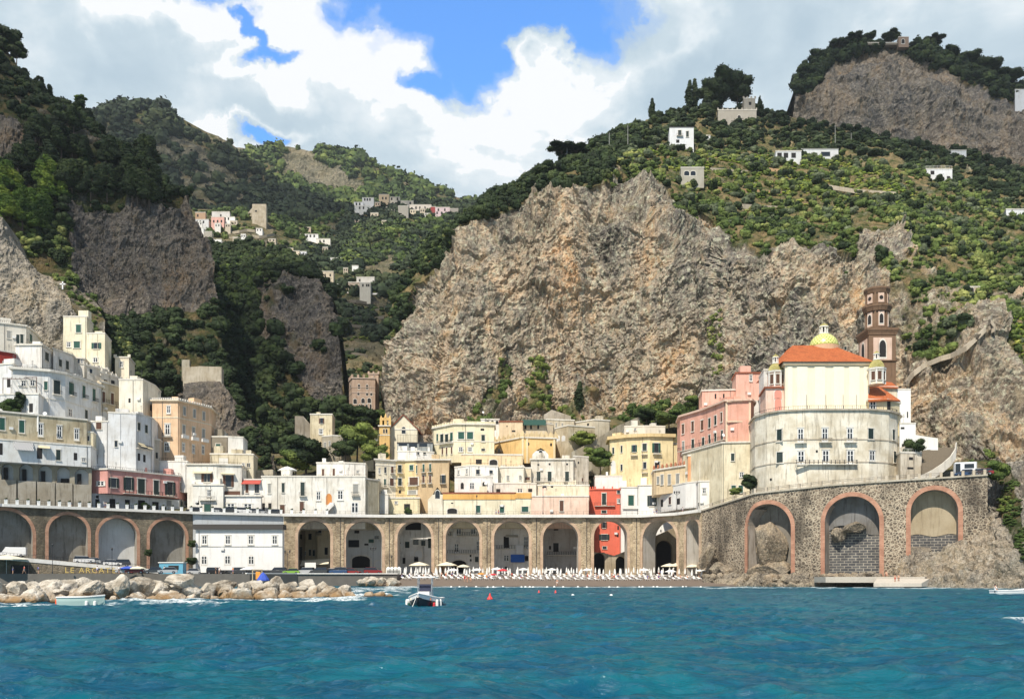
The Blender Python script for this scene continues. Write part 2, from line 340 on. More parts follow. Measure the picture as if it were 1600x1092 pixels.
def loft(name, rows, nx, ny, mat, amp, feat, veg=None, seed=0, zst=0.4, back=60, fine=1.0):
    rr = np.stack([resample(r, nx) for r in rows]); K = len(rows)
    d = np.r_[0, np.cumsum([np.mean(np.hypot(rr[k + 1, :, 0] - rr[k, :, 0], rr[k + 1, :, 1] - rr[k, :, 1])) + 4 for k in range(K - 1)])]
    tt = np.linspace(0, d[-1], ny); G = np.empty((ny, nx, 3))
    idx = np.clip(np.searchsorted(d, tt) - 1, 0, K - 2); fr_ = ((tt - d[idx]) / (d[idx + 1] - d[idx]))[:, None, None]
    G = rr[idx] * (1 - fr_) + rr[idx + 1] * fr_
    # soften the creases between control rows in depth
    for _ in range(6): G[1:-1, :, 2] = (G[:-2, :, 2] + 2 * G[1:-1, :, 2] + G[2:, :, 2]) / 4
    px, py, Y = G[..., 0], G[..., 1], G[..., 2]
    W = np.stack([(px - CX) / F * Y, Y, CH + (CY - py) / F * Y], -1)
    du = np.gradient(W, axis=1); dvv = np.gradient(W, axis=0); N = np.cross(du, dvv); N /= np.linalg.norm(N, axis=-1, keepdims=True) + 1e-9
    vg = np.zeros((ny, nx)) if veg is None else veg(px, py, W)
    S = W * np.array([1, 1, zst])
    wq = W + 0.25 * feat * np.stack([fbm(W, feat * .6, 2, seed + 50), fbm(W, feat * .6, 2, seed + 60), fbm(W, feat * .6, 2, seed + 70)], -1)
    wq = wq * np.array([1, 1, zst])
    big = fbm(wq, feat, 4, seed, 0.55, ridged=True); mid = fbm(wq * np.array([1, 1, 1.6]), feat / 4.5, 4, seed + 9, 0.6, ridged=True); fin = fbm(W, feat / 20, 3, seed + 20, 0.6)
    step = np.round(fbm(wq, feat / 2.2, 3, seed + 31) * 6) / 6
    wc = (W + .25 * feat / 4 * np.stack([fin, fbm(W, feat / 9, 2, seed + 41), fin], -1)) @ np.array([[1, 0, .18], [0, 1, 0], [-.12, 0, 1]])
    blk = cells(wc * np.array([1, 1, .38]), feat / 3.6, seed + 3) + .55 * cells(wc * np.array([1, 1, .8]), feat / 8.5, seed + 4) + .3 * cells(wc, feat / 20, seed + 5)
    disp = amp * (1.05 * (big - big.mean()) + fine * (0.13 * (mid - mid.mean()) + 0.05 * fin + 0.115 * blk) + 0.25 * step)
    disp = disp * (1 - 0.7 * vg)
    edge = np.clip(np.minimum(np.arange(ny)[:, None], ny - 1 - np.arange(ny)[:, None]) / (ny * .04), 0, 1)
    W2 = W + N * (disp * (0.35 + 0.65 * edge))[..., None]
    if back:
        last = W2[-1].copy(); b1 = last + np.array([0, back * .4, -back * .15]); b2 = last + np.array([0, back, -back * .9])
        W3 = np.concatenate([W2, b1[None], b2[None]]); vg3 = np.concatenate([vg, vg[-1:], vg[-1:]])
    else: W3, vg3 = W2, vg
    bl, br_ = W3[:, :1].copy(), W3[:, -1:].copy()                    # the flanks run back into the hill
    for e_, k_ in ((bl, .03), (br_, -.03)): e_[..., 0] += e_[..., 0] / np.maximum(e_[..., 1], 1) * back + k_ * back; e_[..., 1] += back
    W3 = np.concatenate([bl, W3, br_], 1); vg3 = np.concatenate([vg3[:, :1], vg3, vg3[:, -1:]], 1); n2, nx = W3.shape[:2]; ii = np.arange(n2 * nx).reshape(n2, nx)
    Q = np.stack([ii[:-1, :-1], ii[:-1, 1:], ii[1:, 1:], ii[1:, :-1]], -1).reshape(-1, 4)
    o = npmesh(name, W3.reshape(-1, 3), Q, mat, smooth=False)
    at = o.data.attributes.new('veg', 'FLOAT', 'POINT'); at.data.foreach_set('value', vg3.astype(np.float32).ravel())
    tag(o, kind='structure'); LAY[name + str(seed)] = (px, py, W2, vg, N); return o

def vegmask(polys, nscale=30, base=0.0, soft=0.35, seed=3):
    def f(px, py, W):
        v = np.full(px.shape, base); n = fbm(W, nscale, 4, seed, 0.6); n2 = fbm(W, nscale / 5, 3, seed + 5, 0.6)
        jx, jy = px + n * 14, py + n2 * 10 + n * 8
        for p, val in polys: v = np.where(inpoly(jx, jy, p), val, v)
        x = v + soft * (n + 0.7 * n2)
        return np.clip((x - 0.42) / 0.22, 0, 1)
    return f
ROCKW = [(0.11, 0.09, 0.072), (0.37, 0.325, 0.265), (0.63, 0.515, 0.385), (0.72, 0.49, 0.29), (0.235, 0.22, 0.20)]
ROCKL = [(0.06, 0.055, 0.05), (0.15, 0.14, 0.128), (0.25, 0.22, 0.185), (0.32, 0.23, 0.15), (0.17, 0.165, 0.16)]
ROCKP = [(0.13, 0.12, 0.10), (0.27, 0.25, 0.22), (0.44, 0.40, 0.33), (0.50, 0.44, 0.34), (0.34, 0.32, 0.29)]
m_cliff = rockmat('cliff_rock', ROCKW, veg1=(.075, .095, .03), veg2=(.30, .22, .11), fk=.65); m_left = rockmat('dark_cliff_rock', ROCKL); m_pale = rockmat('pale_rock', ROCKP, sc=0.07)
m_far = rockmat('far_hill_ground', [(0.05, 0.055, 0.03), (0.10, 0.095, 0.06), (0.22, 0.20, 0.14), (0.38, 0.33, 0.24), (0.16, 0.15, 0.11)], sc=0.02, bump=.5)
m_soil = rockmat('terrace_ground', [(0.05, 0.055, 0.03), (0.08, 0.08, 0.04), (0.16, 0.14, 0.09), (0.30, 0.25, 0.17), (0.12, 0.10, 0.07)], sc=0.06, bump=.4)
m_back = rockmat('high_crag_rock', [(0.09, 0.083, 0.075), (0.24, 0.225, 0.205), (0.38, 0.33, 0.265), (0.46, 0.35, 0.24), (0.20, 0.195, 0.185)], sc=0.035)

# great cliff, its plateau and the slope behind it
v6 = vegmask([([(560, 560), (600, 420), (650, 385), (740, 300), (830, 270), (920, 235), (975, 250), (945, 285), (905, 300), (840, 296), (800, 325), (760, 345), (720, 372), (700, 402), (680, 432), (640, 436), (618, 500), (606, 560)], 1.0),
              ([(905, 230), (1000, 262), (1040, 300), (1100, 322), (1135, 372), (1190, 392), (1265, 376), (1330, 392), (1352, 360), (1400, 372), (1440, 420), (1490, 452), (1540, 452), (1700, 470), (1700, 100), (900, 100)], .80),
              ([(900, 225), (1060, 240), (1085, 300), (1010, 285), (955, 268), (915, 275)], .85), ([(950, 268), (1040, 290), (1090, 330), (1100, 400), (1040, 360), (960, 320)], .42), ([(1090, 300), (1240, 330), (1180, 352), (1120, 330)], .72),
              ([(725, 665), (760, 610), (785, 570), (800, 575), (775, 640), (760, 665)], .7), ([(815, 640), (825, 560), (850, 565), (858, 640)], .62), ([(880, 640), (900, 600), (925, 600), (960, 640), (1100, 630), (1100, 665), (880, 665)], .6),
              ([(1375, 400), (1480, 420), (1535, 470), (1500, 540), (1440, 560), (1400, 500)], .50),
              ([(1545, 470), (1600, 470), (1700, 500), (1700, 640), (1600, 590), (1570, 530)], .85)], 26, 0.21, .34)
loft('cliff', [
    [(585, 760, 300), (700, 760, 290), (900, 740, 300), (1100, 760, 290), (1200, 800, 265), (1400, 800, 240), (1550, 900, 212), (1850, 900, 200)],
    [(600, 640, 325), (640, 645, 322), (700, 650, 314), (900, 640, 322), (1100, 640, 312), (1200, 600, 290), (1400, 600, 266), (1550, 700, 238), (1850, 700, 225)],
    [(602, 520, 348), (650, 520, 338), (700, 520, 330), (900, 500, 337), (1100, 500, 325), (1250, 480, 300), (1400, 480, 292), (1550, 500, 275), (1850, 560, 270)],
    [(615, 445, 362), (700, 430, 350), (850, 360, 352), (1000, 350, 342), (1105, 400, 338), (1125, 400, 324), (1300, 400, 312), (1450, 400, 325), (1580, 450, 330), (1850, 480, 330)],
    [(650, 398, 374), (740, 340, 370), (850, 300, 368), (960, 275, 362), (1080, 310, 358), (1200, 345, 352), (1350, 345, 352), (1500, 360, 380), (1850, 420, 400)],
    [(700, 365, 385), (760, 318, 385), (840, 282, 385), (940, 245, 400), (1060, 248, 425), (1200, 255, 440), (1400, 278, 440), (1500, 300, 450), (1850, 380, 460)],
    [(740, 345, 392), (800, 302, 392), (850, 272, 398), (900, 243, 415), (1000, 215, 455), (1120, 215, 490), (1240, 222, 510), (1400, 240, 510), (1500, 265, 510), (1850, 345, 530)],
    [(744, 340, 400), (810, 298, 400), (850, 268, 404), (920, 238, 425), (960, 213, 460), (1005, 192, 490), (1060, 172, 520), (1120, 168, 540), (1180, 170, 550), (1245, 185, 560), (1400, 215, 570), (1600, 262, 590), (1850, 290, 610)]],
    740, 600, m_cliff, 12, 40, v6, 1, 0.26, 60)
# high crag
v7 = vegmask([([(1230, 130), (1290, 95), (1340, 62), (1500, 80), (1610, 120), (1700, 190), (1600, 165), (1550, 150), (1480, 110), (1400, 78), (1340, 82), (1290, 112), (1262, 150)], .9)], 30, 0.08, .3)
loft('crag', [
    [(1225, 290, 620), (1400, 300, 620), (1750, 400, 620)],
    [(1238, 200, 650), (1400, 215, 640), (1600, 262, 630), (1750, 290, 640)],
    [(1242, 150, 672), (1400, 140, 655), (1600, 200, 650), (1750, 230, 650)],
    [(1246, 125, 700), (1270, 100, 700), (1300, 85, 700), (1335, 70, 700), (1390, 66, 700), (1440, 75, 700), (1500, 92, 700), (1550, 105, 700), (1600, 135, 700), (1750, 190, 700)]],
    330, 170, m_back, 13, 70, v7, 2, 0.5, 80)
# left massif
v1 = vegmask([([(-90, 340), (30, 350), (110, 360), (120, 480), (150, 520), (60, 560), (40, 420), (-90, 420)], .7),
              ([(-90, -80), (40, 60), (160, 180), (200, 235), (290, 310), (280, 340), (200, 300), (190, 330), (130, 330), (90, 300), (60, 200), (-90, 180)], .74),
              ([(-90, 250), (95, 240), (100, 360), (-90, 380)], .8), ([(160, 500), (350, 480), (380, 640), (290, 600), (180, 600)], .66)], 30, 0.24, .36, 8)
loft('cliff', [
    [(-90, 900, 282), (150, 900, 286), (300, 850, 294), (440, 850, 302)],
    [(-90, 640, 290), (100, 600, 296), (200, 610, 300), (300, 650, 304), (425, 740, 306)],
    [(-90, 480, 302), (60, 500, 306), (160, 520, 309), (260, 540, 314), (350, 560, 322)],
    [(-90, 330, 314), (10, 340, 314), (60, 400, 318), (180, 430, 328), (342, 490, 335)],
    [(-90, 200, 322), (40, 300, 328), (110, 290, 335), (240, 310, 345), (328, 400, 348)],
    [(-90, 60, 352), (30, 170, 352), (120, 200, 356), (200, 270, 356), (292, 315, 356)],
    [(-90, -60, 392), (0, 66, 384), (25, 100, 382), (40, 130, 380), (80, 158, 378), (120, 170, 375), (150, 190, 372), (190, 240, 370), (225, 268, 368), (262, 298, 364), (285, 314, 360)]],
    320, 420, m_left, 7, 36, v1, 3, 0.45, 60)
vP = vegmask([([(60, 380), (200, 380), (200, 520), (140, 520), (90, 450)], .55)], 20, 0.1, .3, 5)
loft('cliff', [
    [(-90, 580, 278), (60, 580, 283), (165, 570, 290)], [(-90, 430, 284), (40, 440, 289), (100, 470, 293), (163, 505, 297)],
    [(-90, 330, 292), (-20, 335, 295), (5, 340, 297), (25, 385, 300), (60, 425, 302), (100, 440, 304), (150, 470, 306)]],
    130, 120, m_pale, 3.5, 16, vP, 4, 0.45, 25)
vM = vegmask([([(360, 560), (420, 640), (430, 760), (400, 760), (370, 650)], .5)], 20, 0.22, .3, 6)
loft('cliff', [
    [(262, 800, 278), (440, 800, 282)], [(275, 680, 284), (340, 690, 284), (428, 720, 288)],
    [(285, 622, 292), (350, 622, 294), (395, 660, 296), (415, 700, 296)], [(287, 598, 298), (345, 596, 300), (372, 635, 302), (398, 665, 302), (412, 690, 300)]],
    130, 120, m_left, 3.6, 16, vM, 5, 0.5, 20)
# wooded spur, terraces, hills
v2 = vegmask([([(405, 440), (440, 425), (505, 440), (528, 500), (535, 625), (500, 640), (470, 600), (430, 560), (400, 520)], .33)], 26, 0.75, .32, 7)
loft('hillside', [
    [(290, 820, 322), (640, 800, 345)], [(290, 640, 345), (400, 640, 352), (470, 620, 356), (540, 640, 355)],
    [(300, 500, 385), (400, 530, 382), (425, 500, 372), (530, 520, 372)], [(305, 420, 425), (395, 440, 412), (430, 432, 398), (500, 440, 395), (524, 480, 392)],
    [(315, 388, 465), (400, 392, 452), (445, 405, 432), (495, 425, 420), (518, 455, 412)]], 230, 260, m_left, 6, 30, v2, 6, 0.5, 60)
v3 = vegmask([([(300, 360), (420, 340), (440, 400), (330, 395)], .5), ([(570, 400), (620, 385), (610, 440), (570, 430)], .4), ([(515, 458), (620, 458), (606, 600), (528, 600)], .50)], 50, 0.72, .45, 9)
loft('hillside', [
    [(240, 740, 430), (740, 740, 430)], [(240, 560, 500), (520, 600, 490), (640, 560, 510), (780, 560, 530)],
    [(240, 470, 600), (520, 455, 600), (620, 455, 610), (780, 470, 620)], [(260, 385, 700), (400, 385, 710), (520, 420, 700), (620, 400, 740), (790, 380, 760)],
    [(262, 340, 770), (400, 338, 800), (470, 370, 810), (540, 375, 880), (600, 340, 900), (790, 335, 900)],
    [(264, 326, 800), (400, 330, 830), (480, 352, 900), (550, 325, 1000), (640, 316, 1010), (790, 320, 1010)]], 260, 260, m_soil, 5, 60, v3, 7, 1.0, 60)
v4 = vegmask([([(210, 200), (300, 215), (380, 290), (330, 300), (230, 270)], .45)], 60, 0.68, .4, 10)
loft('mountain', [
    [(100, 430, 880), (640, 430, 950)], [(100, 330, 950), (300, 330, 960), (450, 350, 1000), (600, 355, 1050)],
    [(100, 250, 1030), (240, 235, 1050), (340, 265, 1070), (430, 312, 1090), (600, 345, 1100)],
    [(100, 205, 1110), (130, 185, 1110), (165, 172, 1110), (200, 166, 1115), (235, 162, 1115), (265, 172, 1120), (290, 188, 1120), (320, 205, 1125), (345, 216, 1125), (366, 230, 1125), (400, 262, 1120), (440, 295, 1110), (500, 322, 1110), (600, 345, 1100)]],
    260, 170, m_far, 12, 110, v4, 8, 0.8, 120)
v5 = vegmask([([(440, 232), (480, 234), (520, 262), (560, 285), (590, 300), (540, 302), (480, 295), (445, 270)], .12), ([(355, 222), (385, 226), (380, 245), (360, 240)], .3), ([(600, 280), (740, 320), (700, 330)], .55)], 60, 0.72, .3, 12)
loft('mountain', [
    [(320, 420, 1250), (860, 420, 1250)], [(330, 300, 1420), (450, 300, 1420), (560, 302, 1420), (660, 325, 1420), (860, 350, 1420)],
    [(335, 262, 1500), (450, 262, 1500), (560, 272, 1500), (660, 305, 1480), (860, 350, 1460)],
    [(335, 240, 1560), (366, 229, 1560), (400, 234, 1560), (450, 229, 1565), (480, 236, 1560), (520, 235, 1560), (560, 244, 1560), (610, 270, 1545), (660, 292, 1535), (700, 303, 1525), (740, 320, 1510), (860, 350, 1500)]],
    280, 130, m_far, 14, 120, v5, 9, 0.8, 120)
# outcrop at the right
v8 = vegmask([([(1545, 720), (1575, 730), (1600, 800), (1600, 880), (1560, 800)], .7)], 10, 0.1, .3, 14)
loft('rocky_shore', [
    [(1380, 926, 184), (1460, 927, 180), (1545, 928, 174), (1800, 932, 155)], [(1395, 884, 190), (1440, 872, 192), (1545, 850, 187), (1600, 830, 181), (1800, 820, 170)],
    [(1425, 868, 198), (1500, 860, 200), (1546, 790, 199), (1600, 750, 193), (1800, 740, 186)], [(1440, 862, 210), (1500, 858, 210), (1545, 730, 207), (1600, 718, 205), (1800, 705, 203)]],
    190, 150, m_pale, 2.4, 9, v8, 11, 0.7, 6, 1.4)
# ground under the town
loft('town_ground', [
    [(-150, 786, 218), (150, 796, 236), (300, 801, 246), (450, 804, 255), (905, 807, 260), (915, 800, 280), (1060, 797, 280), (1075, 800, 262), (1100, 799, 245), (1300, 775, 225), (1560, 762, 208)],
    [(-150, 765, 238), (300, 785, 262), (600, 800, 275), (900, 800, 280), (1060, 793, 284), (1100, 780, 258), (1300, 770, 232), (1560, 750, 212)],
    [(-150, 650, 262), (100, 650, 270), (250, 700, 275), (430, 745, 290), (600, 725, 298), (900, 705, 305), (1080, 700, 285), (1400, 700, 250), (1560, 720, 230)],
    [(-150, 520, 300), (150, 560, 308), (250, 640, 306), (430, 710, 315), (600, 670, 330), (900, 650, 330), (1100, 650, 312), (1400, 640, 270), (1560, 690, 245)]],
    200, 90, m_soil, 0.7, 14, vegmask([], 14, .55, .4, 15), 12, 1.0, 8)

# ------------------------------------------------------------------ sea
def sea():
    nu, nr = 620, 560
    ang = np.linspace(-1.25, 1.25, nu); r = 5.0 * np.exp(np.linspace(0, math.log(330 / 5.0), nr))
    A, Rr = np.meshgrid(ang, r); X = Rr * np.sin(A); Y = Rr * np.cos(A)
    pts = np.stack([X, Y, 0 * X], -1); sw = pts.copy(); sw[..., 0] *= 0.55
    rot = lambda p, a: np.stack([p[..., 0] * math.cos(a) - p[..., 1] * math.sin(a), p[..., 0] * math.sin(a) + p[..., 1] * math.cos(a), p[..., 2]], -1)
    h = 0.24 * fbm(rot(sw, .25) , 6.5, 2, 1) + 0.21 * fbm(rot(sw, -.5), 2.1, 2, 4, .55, True) + 0.15 * fbm(rot(sw, .7), 0.95, 3, 7, .6, True) + 0.045 * fbm(rot(sw, -.2), 0.36, 3, 12, .6)
    fade = np.clip(1 - (Rr - 120) / 150, 0.35, 1); h = h * fade
    V = np.stack([X, Y, h], -1)
    px = CX + F * X / np.maximum(Y, 1); py = CY + F * CH / np.maximum(Y, 1)
    n = fbm(pts, 2.2, 4, 30, .6)
    def strip(x, y, x0, x1, y0, y1, k): return np.where((x > x0) & (x < x1) & (y > y0) & (y < y1), k, 0)
    foam = strip(px, py, 385, 570, 929, 942, .60) + strip(px, py, 0, 400, 937, 950, .33) + strip(px, py, 600, 1105, 912, 918, .55) + strip(px, py, 480, 640, 918, 931, .45) + strip(px, py, 1100, 1640, 912, 920, .40)
    foam = foam + np.clip((h / fade - 0.28) * 2.2, 0, .3)
    fo = np.clip((foam + 0.55 * n - 0.42) / 0.12, 0, 1)
    ii = np.arange(nu * nr).reshape(nr, nu); Q = np.stack([ii[:-1, :-1], ii[:-1, 1:], ii[1:, 1:], ii[1:, :-1]], -1).reshape(-1, 4)
    m, t, b = newmat('sea_water')
    g = t.new('ShaderNodeNewGeometry').outputs['Position']
    n1 = t.noise(t.map(g, (.35, 1, 1)), 0.10, 4, 0.6)
    c = t.mix(t.ramp(n1, [(0.35, 0.0), (0.65, 1.0)]), (0.001, 0.066, 0.104), (0.002, 0.118, 0.155))
    n4 = t.noise(t.map(g, (.6, 1, 1)), 0.9, 4, 0.65); c = t.mix(t.ramp(n4, [(.42, 0.0), (.6, .8)]), c, (0.001, 0.055, 0.115))
    at = t.new('ShaderNodeAttribute'); at.attribute_name = 'foam'
    nf = t.noise(g, 5.0, 4, 0.7); ff = t.m('MULTIPLY', at.outputs['Fac'], t.ramp(nf, [(0.38, 0.0), (0.56, 1.0)]))
    c = t.mix(ff, c, (0.75, 0.80, 0.80)); t.l.new(c, b.inputs['Base Color']); b.inputs['IOR'].default_value = 1.33
    bp = t.new('ShaderNodeBump'); bp.inputs['Distance'].default_value = 0.10; bp.inputs['Strength'].default_value = 1.0
    gb = t.map(g, (.6, 1, 1)); t.l.new(t.m('ADD', t.noise(gb, 3.0, 6, 0.65, .6), t.m('MULTIPLY', t.noise(gb, 0.8, 3, 0.6, .4), 1.5)), bp.inputs['Height']); t.l.new(bp.outputs[0], b.inputs['Normal'])
    b.inputs['Specular IOR Level'].default_value = 0.0; b.inputs['Roughness'].default_value = .6; gl = t.new('ShaderNodeBsdfGlossy'); gl.inputs[0].default_value = (.62, .82, .95, 1); gl.inputs[1].default_value = .12; t.l.new(bp.outputs[0], gl.inputs['Normal'])
    fr2 = t.new('ShaderNodeFresnel'); fr2.inputs[0].default_value = 1.33; t.l.new(bp.outputs[0], fr2.inputs['Normal']); ms = t.new('ShaderNodeMixShader'); t.l.new(t.m('MULTIPLY', t.m('MINIMUM', t.m('MULTIPLY', fr2.outputs[0], 1.0), .30), t.m('SUBTRACT', 1.0, ff)), ms.inputs[0]); t.l.new(b.outputs[0], ms.inputs[1]); t.l.new(gl.outputs[0], ms.inputs[2]); t.l.new(ms.outputs[0], t.n['Material Output'].inputs[0])
    o = npmesh('sea', V.reshape(-1, 3), Q, m, smooth=True); at = o.data.attributes.new('foam', 'FLOAT', 'POINT'); at.data.foreach_set('value', fo.astype(np.float32).ravel())
    tag(o, kind='structure')
    far = meshobj('sea', [(-3000, -600, -.45), (3000, -600, -.45), (3000, 420, -.45), (-3000, 420, -.45)], [(0, 1, 2, 3)], m); tag(far, kind='structure')
sea()
g0 = meshobj('seabed', [(-4000, -900, -6), (4000, -900, -6), (4000, 4500, -6), (-4000, 4500, -6)], [(0, 1, 2, 3)], m_soil); tag(g0, kind='structure')

# ------------------------------------------------------------------ unseen clouds added high overhead to shade the hills
m_cl, t_, b_ = newmat('shade_cloud'); t_.n.remove(b_); a_ = t_.new('ShaderNodeBsdfTransparent'); d_ = t_.new('ShaderNodeBsdfDiffuse'); d_.inputs[0].default_value = (.9, .9, .9, 1); x_ = t_.new('ShaderNodeMixShader')
x_.inputs[0].default_value = .30; t_.l.new(a_.outputs[0], x_.inputs[1]); t_.l.new(d_.outputs[0], x_.inputs[2]); t_.l.new(x_.outputs[0], t_.n['Material Output'].inputs[0])
def shade_cloud(T, size, seed):
    c = Vector(T) + sd * ((900 - T[2]) / sd.z); v, qd = csphere(20); v = v * (1 + .30 * fbm(v * 1.7 + seed, 1, 4, seed))[:, None] * np.array(size) + np.array(c); tag(npmesh('shade_cloud', v, qd, m_cl, smooth=True), kind='structure')
# ------------------------------------------------------------------ foliage
def csphere(n):
    V = []; Q = []
    for ax in range(3):
        for sg in (-1, 1):
            b = len(V)
            for i in range(n + 1):
                for j in range(n + 1):
                    u, v = math.tan((2 * i / n - 1) * math.pi / 4), math.tan((2 * j / n - 1) * math.pi / 4); p = [0, 0, 0]; p[ax] = sg; p[(ax + 1) % 3] = u * sg; p[(ax + 2) % 3] = v
                    V.append(p)
            for i in range(n):
                for j in range(n): a = b + i * (n + 1) + j; Q.append((a, a + n + 1, a + n + 2, a + 1))
    V = np.array(V, float); V /= np.linalg.norm(V, axis=1, keepdims=True); return V, np.array(Q)
def cards(C, Nn, s, r):
    k = len(C); d = Nn + r.normal(0, .55, (k, 3)); d /= np.linalg.norm(d, axis=1, keepdims=True)
    a = np.cross(d, r.normal(0, 1, (k, 3))); a /= np.linalg.norm(a, axis=1, keepdims=True); b = np.cross(d, a)
    s = (s * r.uniform(.6, 1.35, k))[:, None]; V = np.stack([C - a * s * 1.0 - b * s * .25, C - b * s * .8 + a * s * .1, C + a * s + b * s * .2, C + b * s * .75 - a * s * .15], 1).reshape(-1, 3)
    return V, np.arange(k * 4).reshape(k, 4)
def foliage(lobes, n, cs, seed, core=3, cr=.86):
    """lobes: (x,y,z,rx,ry,rz); leaf clumps over the lobes plus lumpy inner masses"""
    r = np.random.default_rng(seed); Vs = []; Qs = []; off = 0
    sv, sq = csphere(core); ar = np.array([l[3] * l[5] for l in lobes]); ar = ar / ar.sum()
    for l, a in zip(lobes, ar):
        c = np.array(l[:3]); rad = np.array(l[3:])
        V = sv * (1 + 0.22 * fbm(sv * 2 + c, .9, 2, seed))[:, None] * rad * cr + c
        Vs.append(V); Qs.append(sq + off); off += len(V)
        k = max(4, int(n * a)); d = r.normal(0, 1, (k, 3)); d /= np.linalg.norm(d, axis=1, keepdims=True)
        C = c + d * rad * r.uniform(.82, 1.12, (k, 1)); V, Q = cards(C, d, cs * rad.mean() ** .5, r)
        Vs.append(V); Qs.append(Q + off); off += len(V)
    return np.concatenate(Vs), np.concatenate(Qs)
def lob(n, seed, sx=.55, sz=.45, rr=(.38, .6), z0=.45):
    r = np.random.default_rng(seed); L = [(0, 0, z0, .62, .62, .55)]
    for i in range(n):
        a = r.uniform(0, 6.28); d = r.uniform(.35, 1) * sx; q_ = r.uniform(*rr); L.append((math.cos(a) * d, math.sin(a) * d, z0 + r.uniform(-.5, .7) * sz, q_, q_, q_ * .85))
    return L
PB = [foliage(lob(4, s), 60, .17, s, 2) for s in range(5)]            # shrub clumps
PF = [foliage([(0, 0, .35, .95, .95, .8), (.5, .1, .5, .5, .5, .5)], 16, .32, s + 20, 2) for s in range(4)]   # far tree clumps
def clumps(name, mat, pts, size, protos, label=None, cat=None, sq=1.0):
    if len(pts) == 0: return None
    Vs = []; Qs = []; off = 0; n = len(pts); pid = rng.integers(0, len(protos), n); an = rng.uniform(0, 6.28, n)
    for k, (v, qd) in enumerate(protos):
        s = np.where(pid == k)[0]
        if len(s) == 0: continue
        c, sn = np.cos(an[s])[:, None], np.sin(an[s])[:, None]
        X = v[None, :, 0] * c - v[None, :, 1] * sn; Y = v[None, :, 0] * sn + v[None, :, 1] * c; Z = np.repeat(v[None, :, 2], len(s), 0) * sq
        Z = Z * rng.uniform(.75, 1.3, (len(s), 1))
        W = np.stack([X, Y, Z], -1) * size[s][:, None, None] + pts[s][:, None, :]
        Q = qd[None] + (np.arange(len(s)) * len(v))[:, None, None] + off
        Vs.append(W.reshape(-1, 3)); Qs.append(Q.reshape(-1, 4)); off += W.shape[0] * W.shape[1]
    o = npmesh(name, np.concatenate(Vs), np.concatenate(Qs), mat)
    tag(o, label, cat, kind='stuff'); return o
def scatter(lay, n, mask=None, thr=.3, sink=.1, need=None):
    px, py, W, vg, N = LAY[lay]
    du = np.linalg.norm(np.diff(W, axis=1), axis=-1)[:-1]; dw = np.linalg.norm(np.diff(W, axis=0), axis=-1)[:, :-1]
    wt = du * dw * np.clip(vg[:-1, :-1] - thr, 0, 1) / np.maximum(W[:-1, :-1, 1], 1) ** 0.6
    m = (px[:-1, :-1] > -40) & (px[:-1, :-1] < 1640) & (py[:-1, :-1] < 900) & (py[:-1, :-1] > -30)
    if mask is not None: m &= inpoly(px[:-1, :-1], py[:-1, :-1], mask)
    wt = wt * m * np.clip(.45 + 1.5 * fbm(W[:-1, :-1], W[..., 1].mean() * .035, 3, 77), .04, 1.5); s = wt.sum()
    if s <= 0: return np.zeros((0, 3)), np.zeros(0)
    idx = rng.choice(wt.size, n, p=(wt / s).ravel()); i, j = np.unravel_index(idx, wt.shape)
    a, b = rng.uniform(0, 1, (n, 1)), rng.uniform(0, 1, (n, 1))
    p = W[i, j] * (1 - a) * (1 - b) + W[i, j + 1] * a * (1 - b) + W[i + 1, j] * (1 - a) * b + W[i + 1, j + 1] * a * b
    return p, vg[i, j]
shade_cloud((-400, 1060, 330), (330, 210, 50), 1); shade_cloud((-190, 385, 120), (150, 62, 30), 2); shade_cloud((330, 640, 300), (230, 150, 45), 3); shade_cloud((-30, 560, 160), (110, 80, 30), 4)
L_dark = leafmat('dark_foliage', (0.012, 0.022, 0.008), (0.024, 0.040, 0.013), (0.055, 0.076, 0.022))
L_mid = leafmat('scrub_foliage', (0.035, 0.060, 0.015), (0.105, 0.145, 0.035), (0.26, 0.27, 0.085), .06)
L_olive = leafmat('olive_foliage', (0.050, 0.070, 0.035), (0.090, 0.110, 0.060), (0.13, 0.15, 0.085), .2)
L_vine = leafmat('vine_foliage', (0.13, 0.20, 0.028), (0.26, 0.33, 0.05), (0.42, 0.40, 0.11), .08)
L_far = leafmat('far_foliage', (0.018, 0.030, 0.015), (0.034, 0.050, 0.022), (0.065, 0.080, 0.032), .02)
L_pine = leafmat('pine_foliage', (0.030, 0.060, 0.010), (0.085, 0.14, 0.020), (0.24, 0.29, 0.04), .07)
L_hill = leafmat('hillside_foliage', (0.028, 0.050, 0.012), (0.062, 0.095, 0.022), (0.15, 0.18, 0.040), .03)
